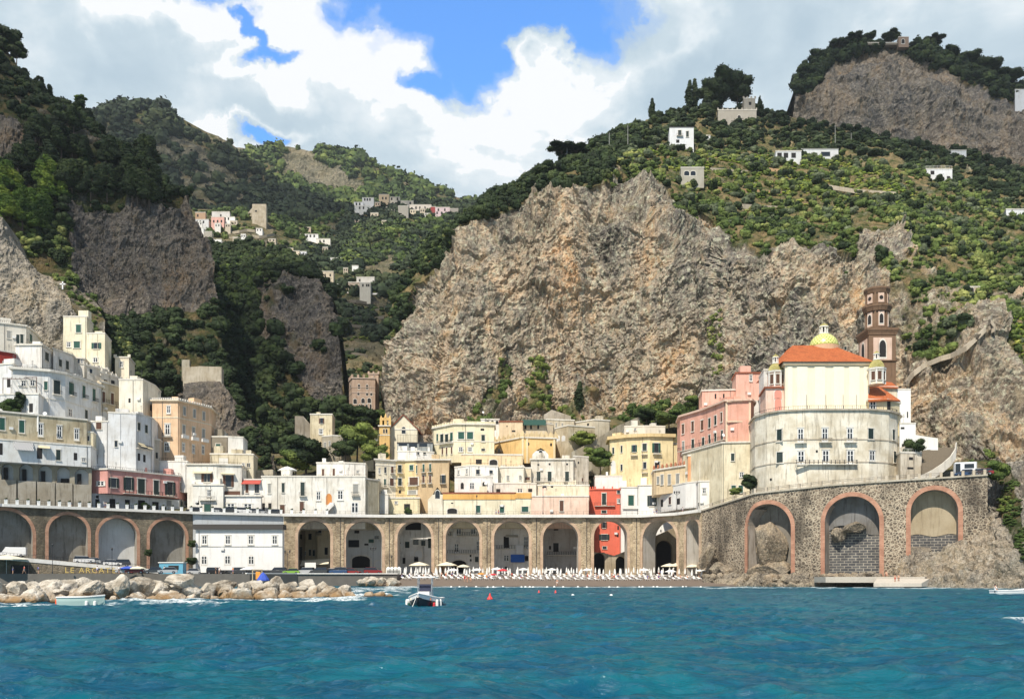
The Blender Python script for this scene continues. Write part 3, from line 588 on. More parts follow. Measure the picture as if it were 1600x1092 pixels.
def stuffs():
    U_ = lambda n, a, b: a * .75 + (b * 1.15 - a * .75) * rng.uniform(0, 1, n) ** 1.9
    # great cliff: dark edge, plateau scrub, vineyard, tufts on the face
    E = [(540, 640), (540, 430), (640, 380), (735, 300), (850, 240), (920, 215), (965, 245), (940, 300), (840, 330), (760, 350), (700, 440), (620, 520)]
    p, v = scatter('cliff1', 1300, E, .2); clumps('shrubbery', L_dark, p, U_(len(p), 1.2, 3.4), PB)
    Pl = [(905, 250), (980, 240), (1060, 240), (1240, 240), (1400, 262), (1500, 285), (1700, 380), (1700, 700), (1540, 640), (1380, 640), (1130, 640), (1100, 400), (1000, 330)]
    p, v = scatter('cliff1', 4200, Pl, .15); clumps('shrubbery', L_mid, p, .45 + 2.6 * rng.uniform(0, 1, len(p)) ** 2.2, PB)
    p, v = scatter('cliff1', 500, Pl, .2); clumps('shrubbery', L_olive, p, U_(len(p), 1.2, 3.2), PB)
    p, v = scatter('cliff1', 650, Pl, .25); clumps('shrubbery', L_dark, p, U_(len(p), 1.2, 3.2), PB)
    Vi = [(1010, 246), (1200, 244), (1330, 262), (1440, 290), (1430, 325), (1330, 330), (1230, 312), (1120, 292), (1020, 275)]
    p, v = scatter('cliff1', 2400, Vi, .0); clumps('vineyard', L_vine, p, U_(len(p), 0.5, 1.5), PB, sq=.6)
    Tp = [(905, 250), (960, 200), (1060, 160), (1240, 165), (1400, 200), (1640, 250), (1700, 380), (1640, 372), (1500, 292), (1400, 262), (1240, 240), (1060, 240)]
    p, v = scatter('cliff1', 1700, Tp, .05); clumps('forest', L_dark, p, U_(len(p), 2.0, 4.4), PB, sq=.85)
    p, v = scatter('cliff1', 350, Tp, .05); clumps('forest', L_olive, p, U_(len(p), 1.8, 3.6), PB, sq=.8)
    Fc = [(590, 660), (600, 420), (900, 300), (1100, 330), (1600, 400), (1600, 720), (1130, 720)]
    p, v = scatter('cliff1', 1300, Fc, .08); clumps('shrubbery', L_mid, p, U_(len(p), 0.5, 1.9), PB)
    Lo = [(725, 668), (750, 560), (880, 560), (1000, 620), (1110, 600), (1110, 690), (725, 690)]
    p, v = scatter('cliff1', 330, Lo, .1); clumps('shrubbery', L_hill, p, U_(len(p), 1.0, 2.6), PB)
    Rg = [(1545, 470), (1700, 500), (1700, 640), (1600, 600), (1570, 540)]
    p, v = scatter('cliff1', 420, Rg, .2); clumps('shrubbery', L_vine, p, U_(len(p), 0.6, 1.5), PB, sq=.6)
    p, v = scatter('crag2', 900, None, .25); clumps('forest', L_dark, p, U_(len(p), 3, 6.5), PB)
    # left massif
    p, v = scatter('cliff3', 1500, None, .3); clumps('shrubbery', L_dark, p, U_(len(p), 1.2, 3.4), PB)
    p, v = scatter('cliff3', 450, [(-60, 330), (110, 350), (200, 420), (200, 600), (60, 560)], .1); clumps('shrubbery', L_mid, p, U_(len(p), .9, 2.6), PB)
    p, v = scatter('cliff4', 60, None, .3); clumps('shrubbery', L_mid, p, U_(len(p), .7, 1.6), PB)
    p, v = scatter('cliff5', 200, None, .25); clumps('shrubbery', L_dark, p, U_(len(p), .8, 2.0), PB)
    # spur and valley
    p, v = scatter('hillside6', 3000, None, .2); clumps('forest', L_dark, p, U_(len(p), 1.8, 4.6), PB)
    p, v = scatter('hillside6', 520, [(330, 430), (390, 410), (420, 430), (385, 560), (340, 520)], .0); clumps('forest', L_hill, p, U_(len(p), 1.8, 3.8), PB)
    p, v = scatter('hillside7', 4600, [(240, 400), (440, 405), (500, 380), (540, 330), (800, 300), (800, 640), (240, 640)], .2); clumps('forest', L_far, p, U_(len(p), 2.2, 5.4), PF)
    p, v = scatter('hillside7', 520, [(270, 330), (540, 330), (500, 400), (300, 410)], .1); clumps('forest', L_hill, p, U_(len(p), 2, 4.4), PF)
    p, v = scatter('hillside7', 1200, [(520, 420), (560, 360), (700, 340), (740, 400), (600, 420)], .1); clumps('forest', L_hill, p, U_(len(p), 2, 5), PF)
    p, v = scatter('hillside7', 900, [(515, 458), (625, 458), (610, 620), (528, 620)], .0); clumps('vineyard', L_hill, p, U_(len(p), 1.0, 2.2), PF, sq=.6)
    p, v = scatter('mountain8', 5000, None, .15); clumps('forest', L_far, p, U_(len(p), 5, 9.5), PF)
    p, v = scatter('mountain9', 3600, None, .15); clumps('forest', L_hill, p, U_(len(p), 6, 12), PF)
    p, v = scatter('town_ground12', 500, None, .0); clumps('shrubbery', L_hill, p, U_(len(p), .6, 1.8), PB)
    p, v = scatter('cliff3', 520, [(165, 480), (360, 480), (380, 650), (290, 620), (170, 600)], -.2); clumps('shrubbery', L_dark, p, U_(len(p), 1.2, 3.0), PB)
    p, v = scatter('cliff1', 70, [(1104, 500), (1124, 480), (1128, 600), (1108, 600)], -.2); clumps('shrubbery', L_mid, p, U_(len(p), .7, 1.6), PB)
    p, v = scatter('rocky_shore11', 260, None, .2); clumps('shrubbery', L_hill, p, U_(len(p), .4, 1.0), PB, sq=.6)
stuffs()

M_bark = plain('bark', (0.10, 0.075, 0.055), 0.9, var=.3)
def crownmesh(key, lobes, n, cs, seed, mat):
    V, Q = foliage(lobes, n, cs, seed, 4); o = npmesh('crown', V, Q, mat); me = o.data; bpy.data.objects.remove(o); return me
def rl(n, fn, seed):
    r = np.random.default_rng(seed); return [fn(i / max(1, n - 1), r) for i in range(n)]
def mk_kind(key, mat):
    if key == 'cypress': L = rl(9, lambda f, r: (r.uniform(-.03, .03), r.uniform(-.03, .03), .08 + .84 * f, .155 * (1 - .75 * abs(f - .35) ** 1.3 * 1.5), .155 * (1 - .75 * abs(f - .35) ** 1.3 * 1.5), .10), 1); n, cs = 900, .075
    elif key == 'umbrella': L = rl(13, lambda f, r: ((a := f * 30, d := .40 * math.sqrt(f))[1] * math.cos(a), d * math.sin(a), .80 + r.uniform(-.07, .07) - .1 * f, .17 + .05 * r.uniform(), .17 + .05 * r.uniform(), .11), 2); n, cs = 1500, .06
    elif key == 'conifer': L = rl(11, lambda f, r: (r.uniform(-.05, .05) * (1 - f), r.uniform(-.05, .05), .10 + .84 * f, .26 * (1 - f) + .03, .26 * (1 - f) + .03, .07), 3); n, cs = 900, .08
    elif key == 'pine': L = rl(14, lambda f, r: ((a := f * 40, d := (.30 * (1 - f * .5)) * r.uniform(.3, 1))[1] * math.cos(a), d * math.sin(a), .34 + .56 * f, .16 - .05 * f + .04 * r.uniform(), .16 - .05 * f + .04 * r.uniform(), .085), 4); n, cs = 1300, .065
    else: L = rl(14, lambda f, r: ((a := f * 37, d := .30 * r.uniform(.2, 1.1))[1] * math.cos(a), d * math.sin(a), .38 + .42 * f, .19 + .07 * r.uniform(), .19 + .07 * r.uniform(), .16), 5); n, cs = 1600, .065
    cm = crownmesh(key, L, n, cs, hash(key) % 7 if False else len(key), mat)
    b = MB(); top = .9 if key in ('cypress', 'conifer') else .62
    b.tube((0, 0, -.12), (0.01, 0, top * .55), .028, .018, 7); b.tube((0.01, 0, top * .55), (0, 0, top), .018, .007, 6)
    for l in L[1::2]:
        if key not in ('cypress',): b.tube((0.005, 0, min(l[2] - .18, top * .8) if l[2] > .35 else l[2] * .6), (l[0], l[1], l[2]), .012, .004, 5)
    tm = b.build('trunk', M_bark); me = tm.data; bpy.data.objects.remove(tm); return cm, me
KIND = {k + n: mk_kind(k, m) for k, n, m in (('cypress', '', L_dark), ('umbrella', '', L_dark), ('umbrella', 'L', L_pine), ('conifer', '', L_dark), ('pine', '', L_dark), ('pine', 'L', L_pine), ('broad', '', L_dark), ('broad', 'L', L_hill), ('broad', 'O', L_olive))}
TN = {'cypress': 'cypress_tree', 'umbrella': 'umbrella_pine', 'conifer': 'conifer_tree', 'pine': 'pine_tree', 'broad': 'broadleaf_tree'}
def surfaceY(px, py, lays=None):
    best = None
    for k, (a, b, W, vg, N) in LAY.items():
        if lays and k not in lays: continue
        X = W[..., 0] / W[..., 1] * F + CX; Yp = CY - (W[..., 2] - CH) / W[..., 1] * F
        d = (X - px) ** 2 + (Yp - py) ** 2; i = np.unravel_index(np.argmin(d), d.shape)
        if d[i] < 30 and (best is None or W[i][1] < best): best = W[i][1]
    return best
def tree(kind, px, py, hpx, label, group=None, Y=None, wide=1.0, lays=None):
    if Y is None: Y = surfaceY(px, py, lays) or 400
    p = P(px, py, Y); h = hpx / F * Y; base = kind.rstrip('LO')
    r = empty(TN[base], (p.x, p.y, p.z - .03 * h), random.uniform(0, 6.28)); r.scale = (h * wide, h * wide, h)
    tag(r, label, 'tree', group)
    cm, tm = KIND[kind]
    link(bpy.data.objects.new('trunk', tm), r); link(bpy.data.objects.new('crown', cm), r); return r
# ------------------------------------------------------------------ windows (unit meshes shared by every copy)
UM = {}; M_pipe = plain('drain_grey', (.16, .15, .14), .7)
def um(key, mb, mat):
    me = bpy.data.meshes.new(key); me.from_pydata([tuple(v) for v in mb.V], [], mb.F); me.materials.append(mat); UM[key] = me; return me
def ringbox(t=.13, d=.08, sill=True):
    m = MB(); m.box((-.5 - t / 2, -d / 2, 0), (t, d, 1)).box((.5 + t / 2, -d / 2, 0), (t, d, 1)).box((0, -d / 2 - .02, .5 + t * .35), (1 + 2.6 * t, d + .1, t * .7))
    if sill: m.box((0, -d / 2 - .06, -.5 - t * .3), (1 + 2.6 * t, d + .18, t * .6))
    return m
def archpts(n=10, r=.5, w=.5): return [(-w, -.5)] + [(-w * math.cos(math.pi * i / n), .5 - r * (1 - math.sin(math.pi * i / n))) for i in range(n + 1)] + [(w, -.5)]
def archplate(y0, y1, s=1.0, rr=.35):
    m = MB(); pts = [(x * s, z * s) for x, z in archpts(10, rr)]; n = len(pts)
    for x, z in pts: m.V.append((x, y0, z))
    for x, z in pts: m.V.append((x, y1, z))
    m.F += [tuple(range(n)), tuple(range(2 * n - 1, n - 1, -1))] + [(i, i + n, (i + 1) % n + n, (i + 1) % n) for i in range(n)]; return m
um('surround', ringbox(), M_trim); um('plainframe', MB().box((0, -.02, -.53), (1.16, .14, .05)), M_trim)
um('pane', MB().box((0, -.015, 0), (1, .03, 1)), M_glass); um('opening', MB().box((0, -.015, 0), (1, .03, 1)), M_dark)
def louv(w=1.0):
    m = MB(); m.box((0, -.03, 0), (w, .05, 1))
    for k in range(7): m.box((-w / 4, -.06, -.42 + .14 * k), (w * .42, .02, .05)).box((w / 4, -.06, -.42 + .14 * k), (w * .42, .02, .05))
    return m
for k, mt in (('g', M_green), ('k', M_grey), ('b', M_brown), ('D', M_dgreen)): um('shut' + k, louv(), mt)
def leaf(sg):
    m = MB(); m.box((sg * .74, -.06, 0), (.46, .05, 1))
    for k in range(6): m.box((sg * .74, -.09, -.4 + .16 * k), (.36, .02, .05))
    return m
for k, mt in (('o', M_dgreen), ('O', M_brown), ('G', M_green)): um('leafL' + k, leaf(-1), mt); um('leafR' + k, leaf(1), mt)
f = MB(); f.box((-.44, -.04, 0), (.12, .05, 1)).box((.44, -.04, 0), (.12, .05, 1)).box((0, -.04, 0), (.14, .05, 1)).box((0, -.04, .46), (1, .05, .08)).box((0, -.04, -.44), (1, .05, .12)).box((0, -.04, .12), (.9, .04, .04)); um('casement', f, M_wframe)
um('archpane', archplate(-.04, 0.0), M_glass); um('archopening', archplate(-.04, 0.0), M_dark); um('archsurround', archplate(-.025, .02, 1.22), M_trim); um('archdoor', archplate(-.04, 0.0), plain('orange_door', (.55, .22, .05), .6)); um('pinkdoor', archplate(-.04, 0.0), plain('pink_door', (.62, .26, .20), .7)); um('whiteniche', archplate(-.03, 0), plain('white_recess', (.62, .62, .60), .9))
rd = MB(); rd.V = [(.5 * math.cos(i * math.pi / 8), y, .5 * math.sin(i * math.pi / 8)) for y in (-.05, 0) for i in range(16)]; rd.F = [tuple(range(16)), tuple(range(31, 15, -1))] + [(i, i + 16, (i + 1) % 16 + 16, (i + 1) % 16) for i in range(16)]
um('roundpane', rd, M_dark)
bs = MB().box((0, -.45, -.06), (1, .9, .12)); um('slab', bs, M_trim)
rb = MB(); rb.box((0, -.87, .98), (1, .05, .05)); [rb.box((-.49 + .98 * i / 14, -.87, .5), (.012, .03, .96)) for i in range(15)]; rb.box((-.495, -.45, .98), (.01, .86, .04)).box((.495, -.45, .98), (.01, .86, .04)); um('railing', rb, M_iron)
wb = MB(); wb.box((0, -.85, .45), (1, .08, .9)).box((-.48, -.45, .45), (.04, .8, .9)).box((.48, -.45, .45), (.04, .8, .9)); um('parapet', wb, plaster(WHITE, .4))
def inst(name, key, parent, loc, rz, sc):
    o = bpy.data.objects.new(name, UM[key]); o.location = loc; o.rotation_euler.z = rz; o.scale = sc; return link(o, parent)
def child(name, key, parent): return link(bpy.data.objects.new(name, UM[key]), parent)
def window(kind, parent, loc, rz, w, h):
    ys = 1.0
    if kind == 'n': return inst('window', 'opening', parent, loc, rz, (w, ys, h))
    if kind == 'r': return inst('round_window', 'roundpane', parent, loc, rz, (w, ys, h))
    if kind in 'aeE':
        o = inst('arched_window', 'archsurround', parent, loc, rz, (w, ys, h)); child('pane', 'archopening' if kind == 'a' else 'archpane', o)
        if kind == 'E': child('casement', 'casement', o)
        return o
    if kind == 'Q': o = inst('door', 'archsurround', parent, loc, rz, (w, ys, h)); child('door_leaf', 'pinkdoor', o); return o
    if kind == 'P': o = inst('door', 'archsurround', parent, loc, rz, (w, ys, h)); child('door_leaf', 'archdoor', o); return o
    if kind == 'W': o = inst('niche', 'archsurround', parent, loc, rz, (w, ys, h)); child('recess', 'whiteniche', o); return o
    o = inst('window', 'plainframe' if kind == 'v' else 'surround', parent, loc, rz, (w, ys, h))
    if kind in 'dvfoOG': child('pane', 'pane', o)
    if kind == 'f' or (kind == 'd' and random.random() < .45): child('casement', 'casement', o)
    if kind in 'gkbD': child('shutter', 'shut' + kind, o)
    if kind in 'oOG': child('shutter', 'leafL' + kind, o); child('shutter', 'leafR' + kind, o)
    return o

def offset_poly(pts, d):
    n = len(pts); out = []
    ar = sum(pts[i][0] * pts[(i + 1) % n][1] - pts[(i + 1) % n][0] * pts[i][1] for i in range(n)); sg = 1 if ar > 0 else -1
    for i in range(n):
        p0, p1, p2 = Vector(pts[i - 1]), Vector(pts[i]), Vector(pts[(i + 1) % n])
        a = (p1 - p0).normalized(); b = (p2 - p1).normalized(); n1 = Vector((a.y, -a.x)) * sg; n2 = Vector((b.y, -b.x)) * sg
        m = n1 + n2; m = m / max(.3, m.length_squared) * 2 if m.length > 1e-3 else n1
        if m.length > 1.8: m = m.normalized() * 1.8
        out.append((p1.x + m.x * d, p1.y + m.y * d))
    return out
class Bld:
    """one building traced from frame coordinates: top = corners of the roof line left to right, bot = y of the foot at the first corner"""
    def __init__(s, name, label, cat, Y0, top, bot, col, wins=(), cor=.35, back=9, bands=(), Ys=None, ext=4, dirt=.5, group=None, flat=False, mat=None, cormat=None, wall='wall', corh=.4, ped=None):
        T = [q(*p) for p in top]; Y0 = Ys[0] if Ys else Y0; z = CH + (CY - T[0][1]) / F * Y0; s.z = z
        s.Y = Ys if Ys else [Y0 if flat else (z - CH) * F / (CY - p[1]) for p in T]
        s.px = [p[0] for p in T]; s.xy = [((p[0] - CX) / F * y, y) for p, y in zip(T, s.Y)]
        zb = CH + (CY - q(0, bot)[1]) / F * Y0 - ext; s.zb = zb
        a, b = s.xy[0], s.xy[-1]; bk = [(b[0] * (1 + back * .5 / b[1]), b[1] + back), (a[0] * (1 + back * .5 / a[1]), a[1] + back)]
        fp = s.xy + bk; c = (sum(p[0] for p in s.xy) / len(s.xy), min(p[1] for p in s.xy), max(zb, 0)); s.o = (c[0], c[1], zb); s.fp = [(p[0] - c[0], p[1] - c[1]) for p in fp]
        s.e = empty(name, s.o); tag(s.e, label, cat, group); H = z - zb; s.H = H
        s.m = mat or plaster(col, dirt); 
        if not cor and Ys and max(p[1] for p in T) - min(p[1] for p in T) > 1: zl = [CH + (CY - p[1]) / F * y - zb for p, y in zip(T, s.Y)]; MB().prism(s.fp, 0, zl + [zl[-1], zl[0]]).build(wall, s.m, s.e)
        else: MB().prism(s.fp, 0, H).build(wall, s.m, s.e)
        if cor: MB().prism(offset_poly(s.fp, cor), H - corh * .5, H + corh * .5).build('cornice', cormat or M_trim, s.e)
        for y in bands:
            zz = CH + (CY - q(0, y)[1]) / F * Y0 - zb; MB().prism(offset_poly(s.fp, .10), zz - .14, zz + .14).build('string_course', cormat or M_trim, s.e)
        s.win(wins)
        r = random.Random(len(label) * 31 + int(s.px[0])); n_ = len(s.xy) - 1
        if cat in ('house', 'palace', 'apartments', 'shops', 'flats') and H > 5 and Y0 < 330:
            for i in range(n_):
                (x0, y0), (x1, y1) = s.xy[i], s.xy[i + 1]; L = math.hypot(x1 - x0, y1 - y0); rz = math.atan2(y1 - y0, x1 - x0); nx, ny = math.sin(rz), -math.cos(rz)
                P_ = lambda t_, o_: (x0 + (x1 - x0) * t_ + nx * o_ - s.o[0], y0 + (y1 - y0) * t_ + ny * o_ - s.o[1])
                if L > 5: a = P_(r.choice((.04, .96, r.uniform(.2, .8))), .08); MB().tube((*a, 0), (*a, H - .3), .06, k=5).build('drainpipe', M_pipe if r.random() < .6 else s.m, s.e)
                if L > 6 and r.random() < .5: a = P_(r.uniform(.1, .9), .25); MB().box((*a, H * r.uniform(.45, .8)), (.9, .4, .65), rz).build('air_conditioner', M_wframe, s.e)
                if L > 5 and cor and r.random() < .6: a = P_(r.uniform(.15, .8), -3.2); h_ = r.uniform(1.2, 2.6); MB().box((*a, H + h_ / 2), (r.uniform(1.6, min(4, L * .5)), 2.2, h_), rz).build('roof_hut', s.m, s.e)
                if cor and r.random() < .75:
                    a = P_(r.uniform(.1, .9), -1.5); h_ = r.uniform(1.8, 3.2); m = MB().tube((*a, H), (*a, H + h_), .035, k=4)
                    for q_ in (.7, .82, .94): m.box((*a, H + h_ * q_), (1.0 - .4 * q_, .05, .05), r.uniform(-.5, .5))
                    m.build('aerial', M_iron, s.e)
    def hit(s, px):
        k = (px - CX) / F
        for i in range(len(s.xy) - 1):
            if px <= s.px[i + 1] or i == len(s.xy) - 2:
                (x0, y0), (x1, y1) = s.xy[i], s.xy[i + 1]; den = (x1 - x0) - k * (y1 - y0); tt = (k * y0 - x0) / den if abs(den) > 1e-9 else 0
                tt = min(1.0, max(0.0, tt)); return x0 + tt * (x1 - x0), y0 + tt * (y1 - y0), math.atan2(y1 - y0, x1 - x0), i
    def at(s, x, y):
        px, py = q(x, y); X, Y, rz, i = s.hit(px); return px, py, X, Y, rz, i
    def win(s, wins):
        for kind, w, h, pts in wins:
            for x, y in pts:
                px, py, X, Y, rz, i = s.at(x, y); hw = w / _fr[2] / 2; a = s.hit(px - hw); b = s.hit(px + hw)
                W = math.hypot(a[0] - b[0], a[1] - b[1]); W = min(W, w / _fr[2] / F * Y * 2.2); Hh = h / _fr[2] / F * Y; z = CH + (CY - py) / F * Y
                window(kind, s.e, (X - s.o[0], Y - s.o[1], z - s.o[2]), rz, W, Hh)
        return s
    def bal(s, pts, wall=False, d=1.0):
        for x, y, w in pts:
            px, py, X, Y, rz, i = s.at(x, y); hw = w / _fr[2] / 2; a = s.hit(px - hw); b = s.hit(px + hw); W = max(math.hypot(a[0] - b[0], a[1] - b[1]), .8); z = CH + (CY - py) / F * Y
            o = inst('balcony', 'slab', s.e, (X - s.o[0], Y - s.o[1], z - s.o[2]), rz, (W, d, 1)); child('railing', 'parapet' if wall else 'railing', o)
        return s
    def awn(s, pts, mat, name='awning'):
        for x, y, w, h in pts:
            px, py, X, Y, rz, i = s.at(x, y); k = Y / F / _fr[2]; W = w * k; hh = h * k; d = 1.3; z = CH + (CY - py) / F * Y
            m = MB(); c, sn = math.cos(rz), math.sin(rz); n = Vector((sn, -c, 0)); u = Vector((c, sn, 0)); p = Vector((X - s.o[0], Y - s.o[1], z - s.o[2]))
            A = [p - u * W / 2, p + u * W / 2]; B_ = [a + n * d + Vector((0, 0, -hh)) for a in A]; dn = Vector((0, 0, -.05))
            V = [A[0], A[1], B_[1], B_[0]]; V = V + [v + dn for v in V]; meshobj(name, V, [(0, 1, 2, 3), (7, 6, 5, 4), (0, 4, 5, 1), (1, 5, 6, 2), (2, 6, 7, 3), (3, 7, 4, 0)], mat, s.e)
        return s
    def merlons(s, n=10, h=1.0, w=.8, mat=None, seg=None, name='battlement'):
        for i in range(len(s.xy) - 1):
            (x0, y0), (x1, y1) = s.xy[i], s.xy[i + 1]; k = n; rz = math.atan2(y1 - y0, x1 - x0); me = None
            for j in range(k + 1):
                t_ = j / k; l = (x0 + (x1 - x0) * t_ - s.o[0], y0 + (y1 - y0) * t_ - s.o[1] + .15, s.H + h / 2)
                if me is None: o = MB().box((0, 0, 0), (w, .3, h)).build(name, mat or s.m, s.e, l); me = o.data
                else: o = bpy.data.objects.new(name, me); o.location = l; link(o, s.e)
                o.rotation_euler.z = rz
        return s
    def rail(s, h=.9, mat=None, name='terrace_railing'):
        m = MB()
        for i in range(len(s.xy) - 1):
            a = Vector((s.xy[i][0] - s.o[0], s.xy[i][1] - s.o[1] + .1, s.H)); b = Vector((s.xy[i + 1][0] - s.o[0], s.xy[i + 1][1] - s.o[1] + .1, s.H)); L = (b - a).length; k = max(2, int(L / .5))
            up = Vector((0, 0, h)); m.tube(a + up, b + up, .04, k=4)
            for j in range(k + 1): p = a.lerp(b, j / k); m.tube(p, p + up, .025 if j % 4 else .06, k=4)
        m.build(name, mat or M_iron, s.e); return s
    def clutter(s, n=4, seed=0):
        r = random.Random(seed); (x0, y0), (x1, y1) = s.xy[0], s.xy[-1]
        for i in range(n):
            t_ = r.uniform(.08, .92); bx, by = x0 + (x1 - x0) * t_ - s.o[0], y0 + (y1 - y0) * t_ - s.o[1] + r.uniform(1.5, 5); hh = r.uniform(.8, 2.0); m = MB(); m.box((bx, by, s.H + hh / 2), (r.uniform(.6, 1.6), .9, hh), r.uniform(-.2, .2)); m.build('chimney', s.m, s.e)
        return s

def slab_roof(b, pts, thick, mat, name='roof'):
    m = MB(); V = [Vector(p) for p in pts]; n = len(V); N = (V[1] - V[0]).cross(V[2] - V[0]).normalized(); N = N if N.z > 0 else -N
    m.V = [tuple(v) for v in V] + [tuple(v + N * thick) for v in V]; m.F = [tuple(range(n)), tuple(range(2 * n - 1, n - 1, -1))] + [(i, i + n, (i + 1) % n + n, (i + 1) % n) for i in range(n)]
    return m.build(name, mat, b.e)

# ------------------------------------------------------------------ arcades (viaduct, blind arcade, retaining wall)
class Arcade:
    def __init__(s, name, label, cat, path, zb, thick, arches, mat, ringmat, zt=None, ring=.75, infill=None, depth=1.8, soff=None, zbot=None, ringp=.06):
        """path: (px, py_top, Y); arches: (pxl, pxr, pytop, infill material or None)"""
        s.xy = [((p[0] - CX) / F * p[2], p[2]) for p in path]; s.zt = [CH + (CY - p[1]) / F * p[2] for p in path]; s.px = [p[0] for p in path]
        s.S = [0]
        for a, b in zip(s.xy, s.xy[1:]): s.S.append(s.S[-1] + math.hypot(b[0] - a[0], b[1] - a[1]))
        s.o = (s.xy[0][0], s.xy[0][1], zb); s.e = empty(name, s.o); tag(s.e, label, cat); s.zb = zb
        A = []
        for (l, r, t_, inf) in arches:
            sa, sb = s.s_of(l), s.s_of(r); x, y, n, zz = s.at((sa + sb) / 2); ztop = CH + (CY - t_) / F * y; A.append([(sa + sb) / 2, (sb - sa) / 2, ztop, inf])
        s.A = A; S = set(np.arange(0, s.S[-1], 3.0)) | set(s.S)
        for c, r, z_, inf in A:
            S = {v for v in S if not (c - r - .05 < v < c + r + .05)}
            S |= {c - r * math.cos(math.pi * i / 20) for i in range(21)}
        S = sorted(S); m = MB(); so = MB()
        def low(v, inside):
            if inside is None: return zb
            c, r, z_, _ = inside; return z_ - r + math.sqrt(max(0, r * r - (v - c) ** 2))
        L = lambda p, z: (p[0] - s.o[0], p[1] - s.o[1], z - zb)
        for a, b in zip(S, S[1:]):
            mid = (a + b) / 2; ins = next((k for k in A if abs(mid - k[0]) < k[1]), None)
            xa, ya, na, za = s.at(a); xb, yb, nb, zb_ = s.at(b); la, lb = low(a, ins), low(b, ins)
            Fa, Fb = (xa, ya), (xb, yb); Ba, Bb = (xa - na[0] * thick, ya - na[1] * thick), (xb - nb[0] * thick, yb - nb[1] * thick)
            m.quad(L(Fa, la), L(Fb, lb), L(Fb, zb_), L(Fa, za)); m.quad(L(Bb, lb), L(Ba, la), L(Ba, za), L(Bb, zb_)); m.quad(L(Fa, za), L(Fb, zb_), L(Bb, zb_), L(Ba, za))
            if ins: so.quad(L(Fb, lb), L(Fa, la), L(Ba, la), L(Bb, lb))
        for c, r, z_, inf in A:
            for v in (c - r, c + r):
                x, y, n, z = s.at(v); bx, by = x - n[0] * thick, y - n[1] * thick; so.quad(L((x, y), zb), L((bx, by), zb), L((bx, by), z_ - r), L((x, y), z_ - r))
        for v in (0, s.S[-1]):
            x, y, n, z = s.at(v); bx, by = x - n[0] * thick, y - n[1] * thick; m.quad(L((x, y), zb), L((bx, by), zb), L((bx, by), z), L((x, y), z))
        m.build('wall', mat, s.e)
        if so.V: so.build('intrados', soff or mat, s.e)
        for c, r, z_, inf in A:
            rg = MB(); pr = []
            for i in range(25):
                th = math.pi * i / 24; pr.append((c - r * math.cos(th), z_ - r + r * math.sin(th), c - (r + ring) * math.cos(th), z_ - r + (r + ring) * math.sin(th)))
            pr = [(c - r, zb + .05, c - r - ring, zb + .05)] + pr + [(c + r, zb + .05, c + r + ring, zb + .05)]
            for p0, p1 in zip(pr, pr[1:]):
                def W(v, z, off): x, y, n, _ = s.at(v); return (x + n[0] * off - s.o[0], y + n[1] * off - s.o[1], z - zb)
                rg.quad(W(p0[0], p0[1], ringp), W(p1[0], p1[1], ringp), W(p1[2], p1[3], ringp), W(p0[2], p0[3], ringp))
                rg.quad(W(p0[0], p0[1], -.3), W(p1[0], p1[1], -.3), W(p1[0], p1[1], ringp), W(p0[0], p0[1], ringp)); rg.quad(W(p0[2], p0[3], ringp), W(p1[2], p1[3], ringp), W(p1[2], p1[3], -.05), W(p0[2], p0[3], -.05))
            if ringmat: rg.build('brick_arch', ringmat, s.e)
            if inf:
                g = MB(); x0, y0, n0, _ = s.at(c - r - .2); x1, y1, n1, _ = s.at(c + r + .2)
                g.quad((x0 - n0[0] * depth - s.o[0], y0 - n0[1] * depth - s.o[1], 0), (x1 - n1[0] * depth - s.o[0], y1 - n1[1] * depth - s.o[1], 0), (x1 - n1[0] * depth - s.o[0], y1 - n1[1] * depth - s.o[1], z_ - zb + .2), (x0 - n0[0] * depth - s.o[0], y0 - n0[1] * depth - s.o[1], z_ - zb + .2)); g.build('infill', inf, s.e)
    def s_of(s, px):
        for i in range(len(s.xy) - 1):
            if px <= s.px[i + 1] or i == len(s.xy) - 2:
                (x0, y0), (x1, y1) = s.xy[i], s.xy[i + 1]; k = (px - CX) / F; t_ = (k * y0 - x0) / ((x1 - x0) - k * (y1 - y0)); return s.S[i] + t_ * (s.S[i + 1] - s.S[i])
    def at(s, v):
        v = min(max(v, -8), s.S[-1] + 8)
        for i in range(len(s.xy) - 1):
            if v <= s.S[i + 1] or i == len(s.xy) - 2:
                t_ = (v - s.S[i]) / (s.S[i + 1] - s.S[i]); (x0, y0), (x1, y1) = s.xy[i], s.xy[i + 1]; L = s.S[i + 1] - s.S[i]
                return x0 + t_ * (x1 - x0), y0 + t_ * (y1 - y0), ((y1 - y0) / L, -(x1 - x0) / L), s.zt[i] + t_ * (s.zt[i + 1] - s.zt[i])
    def strip(s, name, mat, off0, off1, dz0, dz1, s0=0, s1=None, parent=None, zabs=None):
        """a moulding that follows the wall: from off0 to off1 in front of it, dz0..dz1 about its top"""
        s1 = s.S[-1] if s1 is None else s1; m = MB(); vs = sorted({s0, s1} | {v for v in s.S if s0 < v < s1} | {s0 + (s1 - s0) * i / 40 for i in range(41)}); R_ = []
        for v in vs:
            x, y, n, z = s.at(v)
            if zabs: z = 0
            R_.append([(x + n[0] * o_ - s.o[0], y + n[1] * o_ - s.o[1], z + d_ - s.zb) for o_, d_ in ((off0, dz0), (off1, dz0), (off1, dz1), (off0, dz1))])
        for a, b in zip(R_, R_[1:]):
            for k in range(4): m.quad(a[k], b[k], b[(k + 1) % 4], a[(k + 1) % 4])
        m.quad(*R_[0]); m.quad(*R_[-1]); return m.build(name, mat, parent or s.e)
